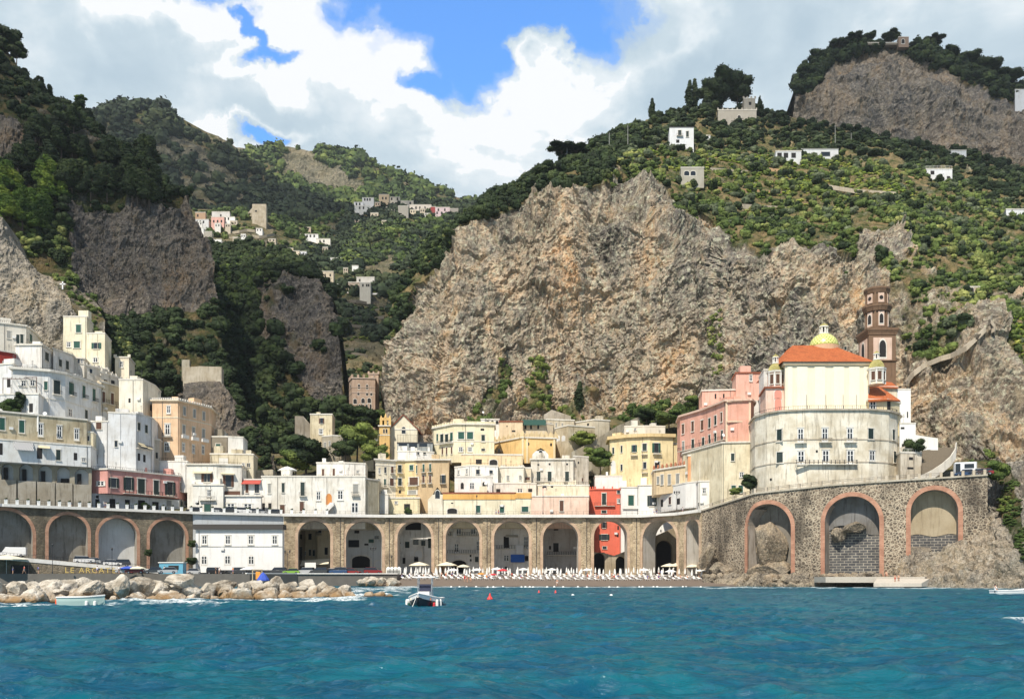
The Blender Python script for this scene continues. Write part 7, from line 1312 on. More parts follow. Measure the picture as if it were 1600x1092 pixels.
# ------------------------------------------------------------------ railings, planters, lamps
def railing(arc, s0, s1, name='railing', h=1.05, off=.1, step=1.5, th=.04):
    m = MB(); n = max(1, int((s1 - s0) / step)); prev = None
    for i in range(n + 1):
        x, y, nn, z = arc.at(s0 + (s1 - s0) * i / n); p = Vector((x + nn[0] * off - arc.o[0], y + nn[1] * off - arc.o[1], z + .15 - arc.zb)); m.tube(p, p + Vector((0, 0, h)), th, k=4)
        if prev: [m.tube(prev + Vector((0, 0, h * f_)), p + Vector((0, 0, h * f_)), th * .8, k=4) for f_ in (.5, 1)]
        prev = p
    m.build(name, M_iron, arc.e)
railing(VL, 0, VL.S[-1]); railing(VW, 0, VW.S[-1]); railing(VC, 0, VC.S[-1], th=.03)
M_plw = plain('white_planter', (.80, .80, .78), .6, var=.05)
plb = MB().lathe([(.42, 0), (.46, .95), (.52, 1.0), (.50, 1.12)], (0, 0, 0), 4, math.pi / 4); pv, pq = foliage([(0, 0, 1.25, .42, .42, .22), (.15, 0, 1.4, .22, .22, .2)], 60, .14, 5, 2)
_p = plb.build('p', M_plw); pme = _p.data; bpy.data.objects.remove(_p); _p = npmesh('s', pv, pq, L_dark); sme = _p.data; bpy.data.objects.remove(_p)
for i, px in enumerate([9, 26.5, 43.5, 60, 76, 92.5, 108, 124, 139, 154, 168.5, 183, 198, 212, 226, 240, 254.5, 269, 283, 298, 314, 332, 350, 368, 386.5, 402, 421, 439, 456, 474.5, 493, 511]):
    arc = VL if px < 301 else (VW if px < 443 else VC); p, rz = arc.pt(px, .35); e = empty('planter', (p.x, p.y, p.z + .1), rz); tag(e, 'white square planter with a dark shrub on the coast road parapet', 'planter', 'white planters along the coast road')
    link(bpy.data.objects.new('pot', pme), e); link(bpy.data.objects.new('shrub', sme), e)
def lamp(p, h, label, heads=1, group=None):
    e = empty('street_lamp', p); tag(e, label, 'street lamp', group); MB().lathe([(.16, 0), (.12, .5), (.07, .6), (.05, h)], (0, 0, 0), 8).build('post', M_iron, e)
    for k in range(heads):
        dx = 0 if heads == 1 else (-.6 + 1.2 * k / (heads - 1)); 
        if heads > 1: MB().tube((0, 0, h - .3), (dx, 0, h), .04, k=5).build('arm', M_iron, e)
        MB().lathe([(.10, 0), (.2, .45), (.24, .5), (.05, .75)], (dx, 0, h), 6).build('lantern', M_iron, e)
    return e
for px, py, Y, h, lab, n in ((82, 896, 195, 5.8, 'black street lamp in front of the left arches, nearest the left edge', 1), (175, 899, 202, 5.6, 'black street lamp in front of the whitewashed left arch', 1), (449, 896, 226, 5.2, 'black street lamp on the quay beside the leftmost open arch', 2), (583, 896, 232, 6.2, 'black lamp with three lanterns in front of the second open arch', 3), (612, 898, 240, 4.5, 'black lamp post between the quay and the beach cabins', 1), (745, 803, 249, 4.6, 'thin street lamp on the viaduct before the cream shop row', 1), (848.5, 803, 249, 7, 'tall thin lamp post on the viaduct before the pale pink house', 1), (1057.5, 797, 238, 4.4, 'black lamp with three lanterns in the bend of the viaduct', 3), (283, 803, 236, 3.2, 'short lamp post beside the end of the left viaduct', 1)):
    lamp(P(px, py, Y), h, lab, n)
# ------------------------------------------------------------------ left promenade ramp
rp = [(-60, 864, 196), (0, 868.5, 199), (262, 892, 214)]; rm = MB(); top = MB()
for (a, b) in zip(rp, rp[1:]):
    A, B2 = P(*a), P(*b); rm.quad((A.x, A.y, -.5), (B2.x, B2.y, -.5), tuple(B2), tuple(A)); rm.quad(tuple(A), tuple(B2), (B2.x, B2.y + 8, B2.z), (A.x, A.y + 8, A.z))
    for z0, z1 in ((-.75, .1),): top.quad((A.x, A.y - .15, A.z + z0), (B2.x, B2.y - .15, B2.z + z0), (B2.x, B2.y - .15, B2.z + z1), (A.x, A.y - .15, A.z + z1)); top.quad((A.x, A.y - .15, A.z + z1), (B2.x, B2.y - .15, B2.z + z1), (B2.x, B2.y + .3, B2.z + z1), (A.x, A.y + .3, A.z + z1))
re_ = empty('ramp', (0, 0, 0)); tag(re_, 'sloping promenade ramp with a white edge in front of the left arches', 'ramp'); rm.build('ramp_wall', M_stoneL, re_); top.build('edge', M_coping, re_)
rr = MB(); A, B2 = P(*rp[0]), P(*rp[2])
for i in range(60): p = A.lerp(B2, i / 59); rr.tube(p, p + Vector((0, 0, 1.0)), .035, k=4)
rr.tube(A + Vector((0, 0, 1)), B2 + Vector((0, 0, 1)), .04, k=4); rr.build('railing', M_iron, re_)
def onramp(px, dy): k = (px - 0) / 262; y = 199 + 15 * k; return P(px, 868.5 + 23.5 * k, y)
txc = bpy.data.curves.new('letters', 'FONT'); txc.body = 'LE ARCATE'; txc.size = 1.75; txc.extrude = .04; txc.space_character = 1.25; to = bpy.data.objects.new('letters', txc); COL.objects.link(to)
dg = bpy.context.evaluated_depsgraph_get(); tm = bpy.data.meshes.new_from_object(to.evaluated_get(dg)); bpy.data.objects.remove(to); tm.materials.clear(); tm.materials.append(plain('yellow_letter', (.62, .46, .14), .6))
p = P(101, 894.5, 203.3); to = bpy.data.objects.new('wall_lettering', tm); to.location = (p.x, p.y, p.z); to.rotation_euler = (R(90), 0, math.atan2(15, P(262, 0, 214).x - P(0, 0, 199).x)); link(to); tag(to, 'pale yellow capital letters LE ARCATE on the wall below the promenade ramp', 'lettering')
tag(MB().box((0, 0, 0), (4, .4, 3.0)).build('restaurant_arch', M_dark, None, P(32, 893, 199.6)), 'dark restaurant doorway in the wall below the promenade ramp', 'doorway')
# ------------------------------------------------------------------ vehicles
def carproto(key, L, Wd, Hh, prof, cab, col, glassm=M_glass):
    e = empty('parked_car'); mt = plain('paint_' + key, col, .28)
    b = MB(); n = len(prof)
    for i, (yy, sc_) in enumerate(((-Wd / 2, .97), (-Wd / 2 + .08, 1.0), (Wd / 2 - .08, 1.0), (Wd / 2, .97))):
        for x, z in prof: b.V.append((x * L * (1 if sc_ == 1 else .985), yy, .28 + (z * Hh - .28) * sc_))
    for k in range(3): b.F += [(k * n + i, k * n + (i + 1) % n, (k + 1) * n + (i + 1) % n, (k + 1) * n + i) for i in range(n)]
    b.F += [tuple(range(n)), tuple(range(4 * n - 1, 3 * n - 1, -1))]; b.build('body', mt, e)
    c = MB(); m_ = len(cab)
    for yy, t_ in ((-Wd / 2 + .04, 0), (-Wd / 2 + .2, 1), (Wd / 2 - .2, 1), (Wd / 2 - .04, 0)):
        pass
    lo = [(x * L, z * Hh) for x, z in cab]
    V = [(x, s * (Wd / 2 - (.05 if j in (0, m_ - 1) else .20)), z) for s in (-1, 1) for j, (x, z) in enumerate(lo)]; c.V = V; c.F = [tuple(range(m_)), tuple(range(2 * m_ - 1, m_ - 1, -1))] + [(j, j + m_, (j + 1) % m_ + m_, (j + 1) % m_) for j in range(m_)]; c.build('windows', glassm, e)
    x1, x2 = lo[1][0], lo[-2][0]; MB().box(((x1 + x2) / 2, 0, Hh + .01), (abs(x2 - x1) * .96, Wd - .44, .06)).build('roof_panel', mt, e)
    for sx in (-.31, .31):
        for sy in (-1, 1): w_ = MB().tube((sx * L, sy * (Wd / 2 - .18), .31), (sx * L, sy * (Wd / 2 + .01), .31), .31, k=14).build('wheel', plain('tyre', (.015, .015, .015), .8), e); MB().tube((sx * L, sy * (Wd / 2), .31), (sx * L, sy * (Wd / 2 + .025), .31), .17, k=10).build('rim', plain('rim_metal', (.4, .4, .42), .35, .8), w_)
    for sx, cc in ((-.49, (.75, .75, .7)), (.49, (.45, .02, .015))):
        for sy in (-1, 1): MB().box((sx * L, sy * (Wd / 2 - .22), .68), (.06, .3, .14)).build('headlight' if sx < 0 else 'tail_light', plain('light_%d' % int(cc[1] * 100), cc, .3), e)
    return e
hatch = ([(-.5, .25), (-.5, .45), (-.46, .52), (-.24, .60), (.47, .62), (.5, .5), (.5, .22), (-.1, .17)], [(-.27, .58), (-.12, .98), (.34, 1.0), (.47, .60)])
suv = ([(-.5, .25), (-.5, .5), (-.45, .57), (-.27, .62), (.48, .64), (.5, .5), (.5, .22), (-.1, .17)], [(-.29, .60), (-.17, .97), (.42, 1.0), (.48, .62)])
van = ([(-.5, .2), (-.5, .42), (-.42, .52), (-.30, .94), (-.25, 1.0), (.49, 1.0), (.5, .9), (.5, .2), (0, .14)], [(-.44, .52), (-.325, .90), (-.18, .90), (-.18, .52)])
CP = {}
def copytree(o, parent=None):
    c = o.copy(); COL.objects.link(c); c.parent = parent
    for ch in o.children: copytree(ch, c)
    return c
def car(kind, col, p, rz, label, group=None):
    key = kind + '_%02x%02x%02x' % tuple(int(x * 255) for x in col)
    if key not in CP: pr, cb_ = {'hatch': hatch, 'suv': suv, 'van': van}[kind]; L, Wd, Hh = {'hatch': (4.1, 1.7, 1.45), 'suv': (4.6, 1.85, 1.7), 'van': (5.2, 1.95, 2.2)}[kind]; e = CP[key] = carproto(key, L, Wd, Hh, pr, cb_, col)
    else: e = copytree(CP[key])
    e.location = p; e.rotation_euler.z = rz; tag(e, label, 'car', group); return e
SIL, DRK, WHI, BLU, RDD, GRN, BLK = (.42, .43, .44), (.045, .05, .055), (.72, .72, .72), (.03, .07, .16), (.22, .02, .02), (.22, .42, .06), (.02, .02, .022)
ORD = ['first', 'second', 'third', 'fourth', 'fifth', 'sixth', 'seventh', 'eighth', 'ninth', 'tenth', 'eleventh', 'twelfth', 'thirteenth', 'fourteenth']
CN = {SIL: 'silver', DRK: 'dark grey', WHI: 'white', BLU: 'dark blue', RDD: 'dark red', GRN: 'bright green', BLK: 'black'}
for i, (px, c_, k_, dy) in enumerate(((306, SIL, 'hatch', 0), (337, BLK, 'suv', 1), (372, DRK, 'suv', 0), (390, BLK, 'hatch', 1.5), (434, DRK, 'suv', 0), (443, SIL, 'hatch', 2.5), (455, GRN, 'hatch', 0), (478, SIL, 'suv', 1), (500, DRK, 'suv', 0), (516, WHI, 'hatch', 1), (529, BLU, 'suv', 0), (551, RDD, 'hatch', 0), (583, RDD, 'suv', 2))):
    p = P(px, 0, 225 + dy); car(k_, c_, (p.x, p.y, 3.0), random.choice((0, math.pi)) + random.uniform(-.25, .25), f'{CN[c_]} car, {ORD[i]} from the left in the row parked on the quay', 'cars parked on the quay')
for i, (px, c_, k_) in enumerate(((303, BLK, 'hatch'), (343, SIL, 'hatch'), (357, DRK, 'suv'), (381, WHI, 'suv'), (396, BLK, 'hatch'), (408, SIL, 'hatch'), (429, DRK, 'hatch'))):
    arc = VW if px > 302 else VL; p, rz = arc.pt(px, -2.2); car(k_, c_, (p.x, p.y, p.z + .05), rz + math.pi * (i % 2), f'{CN[c_]} car, {ORD[i]} from the left parked on the coast road above the seaside house', 'cars on the coast road')
for i, (px, c_, k_) in enumerate(((8, WHI, 'van'), (121, WHI, 'suv'), (132, SIL, 'hatch'), (166, WHI, 'hatch'), (178, DRK, 'suv'))):
    p = onramp(px, 0); car(k_, c_, (p.x, p.y + 3.4, p.z - .02), .35 + math.pi * (i % 2), f'{CN[c_]} car, {ORD[i]} from the left on the promenade ramp before the left arches', 'cars on the promenade ramp')
for i, (px, c_) in enumerate(((196, SIL), (211, RDD), (240, DRK), (262, SIL))):
    p = P(px, 0, 199); car('hatch', c_, (p.x, p.y, 3.0), .3, f'{CN[c_]} car, {ORD[i]} from the left below the promenade ramp behind the breakwater', 'cars below the promenade ramp')
# coach and cars at the top right
p, rz = VR.pt(1512, -4.5); cbn = empty('coach', (p.x, p.y, p.z + .05), rz); tag(cbn, 'white coach with a big dark windscreen at the top of the lava stone wall', 'coach')
MB().prism([(-2.1, -1.2), (2.0, -1.2), (2.3, -.9), (2.3, .9), (2.0, 1.2), (-2.1, 1.2)], .45, 3.3).build('body', plain('coach_white', (.74, .75, .77), .35), cbn); MB().box((-1.5, -1.22, 2.0), (1.0, .06, 2.0)).box((.75, -1.22, 2.4), (1.9, .06, .95)).build('windows', M_glass, cbn)
for x_ in (-1.3, 1.3): MB().tube((x_, -1.1, .45), (x_, -1.24, .45), .45, k=14).build('wheel', plain('tyre', (.015, .015, .015), .8), cbn)
for px, c_, lab in ((1509, BLU, 'dark blue car in front of the white coach on the lava wall'), (1530, WHI, 'white car at the right end of the lava wall'), (1538, RDD, 'red and white car at the far end of the lava wall')): p, rz = VR.pt(px, -1.8); car('hatch', c_, (p.x, p.y, p.z + .05), rz, lab)
# ------------------------------------------------------------------ beach
M_can = plain('white_canvas', (.80, .79, .75), .8); M_crm = plain('cream_canvas', (.74, .68, .52), .8); M_rdc = plain('red_canvas', (.55, .04, .05), .8); M_blc = plain('blue_canvas', (.04, .09, .45), .8); M_pole = plain('white_pole', (.7, .7, .68), .5); M_orc = plain('orange_canvas', (.70, .30, .05), .8)
def closedu(mat):
    e = empty('beach_umbrella'); MB().tube((0, 0, 0), (0, 0, 2.3), .03, k=5).build('pole', M_pole, e); MB().lathe([(.08, .75), (.26, .95), (.24, 1.4), (.15, 2.0), (.03, 2.4)], (0, 0, 0), 8).build('canopy', mat, e); return e
def openu(mat, r=1.4, h=2.2, tall=.55):
    e = empty('parasol'); MB().tube((0, 0, 0), (0, 0, h), .04, k=5).build('pole', M_pole, e); m = MB(); n = 8; k0 = 0
    m.V = [(0, 0, h + .1)] + [(r * math.cos(a) * s_, r * math.sin(a) * s_, h + .1 - tall * s_ ** 1.4) for s_ in (.5, 1.0) for a in [2 * math.pi * i / n for i in range(n)]] + [(r * math.cos(a), r * math.sin(a), h + .1 - tall - .16) for a in [2 * math.pi * i / n for i in range(n)]]
    m.F = [(0, 1 + i, 1 + (i + 1) % n) for i in range(n)] + [(1 + i, 9 + i, 9 + (i + 1) % n, 1 + (i + 1) % n) for i in range(n)] + [(9 + i, 17 + i, 17 + (i + 1) % n, 9 + (i + 1) % n) for i in range(n)]; m.build('canopy', mat, e); return e
def lounger(mat):
    e = empty('sun_lounger'); f_ = MB(); f_.box((.35, 0, .32), (1.35, .62, .06)); [f_.box((x, y, .15), (.05, .05, .3)) for x in (-.2, .95) for y in (-.27, .27)]; f_.build('frame', M_pole, e)
    MB().box((.38, 0, .38), (1.3, .58, .07)).build('mattress', mat, e); b = MB().box((0, 0, 0), (.72, .6, .07)).build('backrest', mat, e, (-.55, 0, .52)); b.rotation_euler.y = R(26); return e
def put(proto, used, p, rz, label, cat, group, s=1.0):
    e = proto if not used[0] else copytree(proto); used[0] = True; e.location = p; e.rotation_euler.z = rz; e.scale = (s, s, s); tag(e, label, cat, group); return e
random.seed(5); cu, uu = closedu(M_can), [False]; lo1, lu = lounger(M_can), [False]
xs = lambda a, b, n: [a + (b - a) * i / (n - 1) for i in range(n)]
for row, (Y, n) in enumerate(((246, 62), (238, 52), (228, 30))):
    for px in xs(634, 1098, n):
        px += random.uniform(-1.5, 1.5); x = P(px, 0, Y).x; y = Y + random.uniform(-.8, .8)
        if random.random() < .08: continue
        put(cu, uu, (x, y, beachz(x, y) - .05), random.uniform(0, 6), 'closed white beach umbrella among the rows on the beach', 'beach umbrella', 'closed white umbrellas on the beach', random.uniform(.9, 1.08))
for row, (Y, n) in enumerate(((242, 50), (233, 50), (224.5, 44))):
    for px in xs(622 + row * 4, 1096, n):
        px += random.uniform(-1.5, 1.5); x = P(px, 0, Y).x; y = Y + random.uniform(-.6, .6)
        put(lo1, lu, (x, y, beachz(x, y)), R(-60) + random.uniform(-.25, .25), 'white sun lounger in the rows on the beach', 'sun lounger', 'white sun loungers on the beach', 1.05)
for px, Y, mat, r, h, lab in ((655, 248, M_crm, 2.9, 3.6, 'wide cream parasol at the left end of the beach'), (698, 248, M_crm, 2.9, 3.6, 'wide cream parasol before the fourth open arch'), (724, 248, M_crm, 1.9, 2.9, 'small cream parasol right of the wide cream ones'), (1046, 242, M_crm, 2.3, 3.5, 'wide cream parasol at the right end of the beach, left of three'), (1062, 243, M_crm, 2.3, 3.8, 'wide cream parasol at the right end of the beach, middle of three'), (1080, 240, M_crm, 2.4, 3.4, 'wide cream parasol at the right end of the beach, right of three'),
                              (785, 234, M_rdc, 1.5, 2.3, 'open red parasol on the beach before the fifth open arch'), (708, 236, M_can, 1.5, 2.2, 'open white parasol below the wide cream ones'), (745, 238, M_can, 1.5, 2.2, 'open white parasol before the fourth arch pier'), (776, 240, M_can, 1.6, 2.4, 'open white parasol left of the red one'), (818, 240, M_can, 1.5, 2.3, 'open white parasol before the fifth arch'), (862, 240, M_can, 1.5, 2.3, 'open white parasol before the sixth arch'), (918, 238, M_can, 1.4, 2.3, 'open white parasol before the seventh arch'), (1007, 236, M_can, 1.5, 2.4, 'open white parasol before the eighth arch'), (1048, 230, M_can, 1.5, 2.3, 'open white parasol below the cream ones at the right'), (1095, 232, M_can, 1.4, 2.3, 'open white parasol at the right end against the rocks'), (752, 228, M_orc, 1.0, 1.5, 'low orange parasol near the waterline'), (771, 227, M_rdc, 1.0, 1.4, 'low red parasol near the waterline')):
    e = openu(mat, r, h, r * .32); x = P(px, 0, Y).x; e.location = (x, Y, beachz(x, Y)); tag(e, lab, 'parasol')
cabm = MB().box((0, 0, 1.15), (1.1, 1.1, 2.3)).lathe([(.85, 2.3), (.05, 2.75)], (0, 0, 0), 4, math.pi / 4)
for i, px in enumerate((607, 612.5, 618, 623.5)): x = P(px, 0, 236).x; e = empty('beach_cabin', (x, 236, beachz(x, 236))); tag(e, 'white changing cabin beside the quay', 'cabin', 'white changing cabins beside the quay'); cabm.build('wall', M_can, e); MB().box((0, -.56, .95), (.7, .04, 1.8)).build('door', M_grey, e)
# ------------------------------------------------------------------ people
def figure(pose):
    J = dict(pel=(0, 0, .95), ch=(0, 0, 1.28), nk=(0, 0, 1.48), hd=(0, -.01, 1.60), tp=(0, -.01, 1.73))
    if pose == 'stand': L = {'kL': (-.1, 0, .5), 'fL': (-.11, .02, .06), 'tL': (-.11, -.14, .04), 'kR': (.1, 0, .5), 'fR': (.12, .02, .06), 'tR': (.12, -.14, .04), 'sL': (-.18, 0, 1.42), 'eL': (-.24, .02, 1.14), 'hL': (-.23, -.05, .88), 'sR': (.18, 0, 1.42), 'eR': (.25, .02, 1.14), 'hR': (.2, -.14, .93)}
    elif pose == 'walk': L = {'kL': (-.1, -.18, .54), 'fL': (-.1, -.3, .08), 'tL': (-.1, -.44, .1), 'kR': (.1, .08, .5), 'fR': (.1, .3, .12), 'tR': (.1, .22, .03), 'sL': (-.18, 0, 1.42), 'eL': (-.25, .12, 1.15), 'hL': (-.24, .08, .9), 'sR': (.18, 0, 1.42), 'eR': (.25, -.08, 1.15), 'hR': (.22, -.25, .98)}
    else:
        J = dict(pel=(0, 0, .45), ch=(0, .06, .78), nk=(0, .06, .98), hd=(0, .04, 1.10), tp=(0, .04, 1.23)); L = {'kL': (-.12, -.42, .52), 'fL': (-.12, -.46, .08), 'tL': (-.12, -.6, .05), 'kR': (.12, -.42, .5), 'fR': (.12, -.5, .08), 'tR': (.12, -.64, .05), 'sL': (-.18, .06, .92), 'eL': (-.24, -.04, .66), 'hL': (-.16, -.28, .56), 'sR': (.18, .06, .92), 'eR': (.24, -.04, .66), 'hR': (.16, -.28, .56)}
    J.update(L); rad = dict(pel=.135, ch=.15, nk=.06, hd=.10, tp=.07, kL=.06, kR=.06, fL=.04, fR=.04, tL=.03, tR=.03, sL=.055, sR=.055, eL=.04, eR=.04, hL=.033, hR=.033)
    ks = list(J); E = [('pel', 'ch'), ('ch', 'nk'), ('nk', 'hd'), ('hd', 'tp'), ('pel', 'kL'), ('kL', 'fL'), ('fL', 'tL'), ('pel', 'kR'), ('kR', 'fR'), ('fR', 'tR'), ('ch', 'sL'), ('sL', 'eL'), ('eL', 'hL'), ('ch', 'sR'), ('sR', 'eR'), ('eR', 'hR')]
    me = bpy.data.meshes.new('person'); me.from_pydata([J[k] for k in ks], [(ks.index(a), ks.index(b)) for a, b in E], []); o = bpy.data.objects.new('person', me); COL.objects.link(o)
    o.modifiers.new('s', 'SKIN'); o.modifiers.new('u', 'SUBSURF').levels = 1
    for i, k in enumerate(ks): me.skin_vertices[0].data[i].radius = (rad[k], rad[k]); me.skin_vertices[0].data[i].use_root = (k == 'pel')
    dg = bpy.context.evaluated_depsgraph_get(); r_ = bpy.data.meshes.new_from_object(o.evaluated_get(dg)); bpy.data.objects.remove(o); r_.polygons.foreach_set('use_smooth', [True] * len(r_.polygons)); return r_, J
FIG = {k: figure(k) for k in ('stand', 'walk', 'sit')}
SK = plain('skin', (.52, .30, .20), .6); CL = {'white': (.75, .75, .75), 'black': (.02, .02, .02), 'red': (.5, .03, .03), 'blue': (.04, .1, .4), 'grey': (.3, .3, .3), 'orange': (.7, .25, .05)}
def person(pose, p, rz, shirt, shorts, label, group=None):
    me, J = FIG[pose]; k = 'body_' + pose
    if k not in UM: me.materials.clear(); me.materials.append(SK); UM[k] = me
    e = bpy.data.objects.new('person', UM[k]); e.location = p; e.rotation_euler.z = rz; link(e); tag(e, label, 'person', group); pz = J['pel'][2]
    if shirt: MB().lathe([(.165, pz + .02), (.175, pz + .25), (.185, pz + .40), (.11, pz + .50), (.07, pz + .53)], (0, J['ch'][1] * .5, 0), 10, sx=1.12, sy=.85).build('shirt', plain('cloth_' + shirt, CL[shirt], .85), e)
    if shorts: MB().lathe([(.17, pz - .16), (.175, pz - .02), (.165, pz + .06)], (0, 0, 0), 10, sx=1.1, sy=.95).build('shorts', plain('cloth_' + shorts, CL[shorts], .85), e)
    MB().lathe([(.085, J['hd'][2] + .0), (.112, J['hd'][2] + .04), (.105, J['tp'][2] - .03), (.04, J['tp'][2] + .03)], (0, J['hd'][1] + .025, 0), 9).build('hair', plain('dark_hair', (.025, .016, .012), .8), e); return e
BP = [(726, 216, 'stand', 'red', 'red', 'person in red at the waterline left of the fourth arch'), (730, 215, 'walk', None, 'red', 'person in red shorts walking at the waterline'), (735, 217, 'sit', None, 'black', 'person in black shorts crouching by the waterline'), (870.5, 208, 'walk', None, 'white', 'person in white shorts standing at the water edge below the sixth arch'),
      (640, 226, 'stand', 'white', 'blue', 'person in a white shirt at the left end of the loungers'), (662, 229, 'sit', None, 'blue', 'person sitting on the left loungers'), (690, 229, 'stand', None, 'black', 'bather in black shorts standing among the left loungers'), (760, 226, 'sit', 'orange', 'red', 'person in orange sitting near the waterline'), (800, 229, 'stand', 'red', 'black', 'person in a red shirt standing before the fifth arch'), (842, 229, 'sit', None, 'red', 'person sitting before the pier of the sixth arch'),
      (918, 229, 'stand', None, 'red', 'bather in red shorts before the seventh arch'), (935, 229, 'sit', None, 'orange', 'person in orange shorts before the seventh arch'), (1012, 227, 'sit', 'blue', 'blue', 'person in blue before the eighth arch'), (1052, 226, 'stand', 'black', 'black', 'person in black under the right parasols'), (1074, 226, 'sit', None, 'blue', 'person in blue shorts under the right parasols'), (1092, 226, 'sit', None, 'red', 'person in red shorts at the right end of the beach')]
for px, Y, po, s1, s2, lab in BP: x = P(px, 0, Y).x; person(po, (x, Y, beachz(x, Y)), random.uniform(-1, 1), s1, s2, lab)
person('stand', P(1398.5, 903, 181) * 1.0 + Vector((0, 0, -.95)), .3, None, 'red', 'left one of two bathers standing on the concrete platform'); person('walk', P(1404, 903, 181.5) + Vector((0, 0, -.95)), -.4, None, 'black', 'right one of two bathers standing on the concrete platform')
person('sit', P(1385, 0, 186) * 1.0 + Vector((0, 0, 0)), 0, None, 'red', 'bather sitting on the edge of the bathing jetty').location.z = 2.3
for px, Y, z, s1, s2, po, lab in ((20, 197, 3, 'grey', 'blue', 'stand', 'person in grey below the ramp at the left edge'), (38, 197, 3, 'red', 'grey', 'walk', 'person in a red shirt below the ramp'), (60, 197, 3, 'blue', 'black', 'stand', 'person in blue below the ramp beside the lamp'), (152, 197, 3, 'white', 'blue', 'walk', 'person in white just right of the yellow letters'), (186, 197, 3, 'white', 'black', 'stand', 'person in white near the second left street lamp'), (199, 202, 3, 'black', 'black', 'stand', 'person in black near the second left street lamp'), (216, 201, 3, 'white', 'grey', 'walk', 'person in white behind the middle of the breakwater'), (257, 201, 3, 'white', 'blue', 'stand', 'person in white left of the blue kiosk'), (337, 222, 3, 'black', 'black', 'stand', 'person in black before the first arched window of the seaside house'), (343, 222.5, 3, 'white', 'grey', 'walk', 'person in white before the seaside house'), (364, 222, 3, 'orange', 'blue', 'stand', 'person in orange among the cars before the seaside house')): x = P(px, 0, Y).x; person(po, (x, Y, z), random.uniform(-1, 1), s1, s2, lab)
for px, s1, lab in ((45, 'white', 'person in white walking on the coast road at the left'), (112, 'black', 'person in black on the coast road before the niche wall'), (165, 'grey', 'person in grey on the coast road before the pink house'), (167.5, 'white', 'person in white on the coast road before the pink house'), (775, 'white', 'person in white leaning on the viaduct railing before the yellow shop row'), (779, 'red', 'person in red beside the one leaning on the viaduct railing'), (1018, 'white', 'person in white in the bend of the coast road'), (1022, 'black', 'person in black in the bend of the coast road'), (1061, 'white', 'person in white beside the three headed road lamp')):
    arc = VL if px < 301 else VC; p, rz = arc.pt(px, -1.2); person('walk', (p.x, p.y, p.z + .05), rz + 1.5, s1, 'blue', lab)
for i in range(26): x = P(random.uniform(630, 1095), 0, 232).x; y = random.choice((229, 237, 243)) + random.uniform(-1, 1); person(random.choice(('stand', 'walk', 'sit', 'sit')), (x, y, beachz(x, y)), random.uniform(0, 6), random.choice((None, None, 'red', 'blue', 'white', 'orange')), random.choice(('black', 'red', 'blue')), 'bather among the rows of white sun loungers', 'bathers among the sun loungers')
# quay furniture
def board(px, py, Y, w, h, mat, label, cat, name, legs=True):
    p = P(px, py, Y); e = empty(name, (p.x, p.y, p.z)); tag(e, label, cat); MB().box((0, 0, h / 2 + (.9 if legs else 0)), (w, .08, h)).build('board', mat, e)
    if legs: [MB().box((s * w * .42, .05, .5 + h * .2), (.08, .08, 1.0 + h * .4)).build('leg', M_iron, e) for s in (-1, 1)]
board(318, 900, 218, 1.3, 1.3, M_can, 'small white notice board on posts behind the breakwater', 'notice board', 'notice_board'); board(485, 890, 246, 3.0, 2.0, M_can, 'white notice board at the foot of the right pier of the leftmost open arch', 'notice board', 'notice_board', False)
k_ = P(270, 892, 212); ke = empty('kiosk', (k_.x, k_.y, 3.0)); tag(ke, 'light blue kiosk in front of the fourth left arch', 'kiosk'); MB().box((0, 0, 1.3), (5.6, 2.2, 2.6)).build('wall', plain('light_blue', (.12, .36, .50), .6, var=.2), ke); MB().box((0, 0, 2.7), (6, 2.6, .2)).build('roof', M_can, ke); MB().box((.6, -1.12, 1.5), (2.4, .06, 1.0)).build('hatch', M_dark, ke)
k_ = P(494, 884, 256); ke = empty('shop_awning', (k_.x, k_.y, k_.z)); tag(ke, 'long cream awning of a shop inside the leftmost open arch', 'awning'); 
meshobj('canvas', [(-4, 0, 1.6), (4, 0, 2.2), (4, -2.4, .7), (-4, -2.4, .1), (-4, 0, 1.5), (4, 0, 2.1), (4, -2.4, .6), (-4, -2.4, .0)], [(0, 3, 2, 1), (4, 5, 6, 7), (3, 7, 6, 2)], M_crm, ke)
uo = openu(M_blc, 1.5, 2.3, .9); uo.name = 'parasol'; uo.location = P(411, 0, 92).xyz * 1; uo.location.z = .6; uo.scale = (.42, .42, .85); tag(uo, 'deep blue parasol behind the crest of the breakwater', 'parasol')
fe = empty('wooden_stand', (P(402, 0, 95).x, 95, 1.3)); tag(fe, 'small wooden display stand with coloured cloths beside the blue parasol', 'stand'); MB().box((-.5, 0, .8), (.08, .08, 1.6)).box((.5, 0, .8), (.08, .08, 1.6)).box((0, 0, 1.6), (1.1, .08, .08)).build('frame', plain('pale_wood', (.5, .4, .25)), fe); MB().box((.1, -.05, 1.0), (.5, .04, .8)).build('cloth', M_orc, fe)
for px, mat, lab in ((200, M_blc, 'blue parasol behind the breakwater under the ramp'), (10, M_crm, 'wide cream parasol of the restaurant at the left edge'), (215, M_crm, 'small white parasol behind the breakwater'), (387, M_can, 'white parasol on the quay beside the seaside house')):
    e = openu(mat, 1.9 if px > 20 else 4.5, 1.7 if px > 20 else 4.2, .5 if px > 20 else 1.0); e.location = (P(px, 0, 199 if px < 300 else 219).x, 199 if px < 300 else 219, 2.9); tag(e, lab, 'parasol')
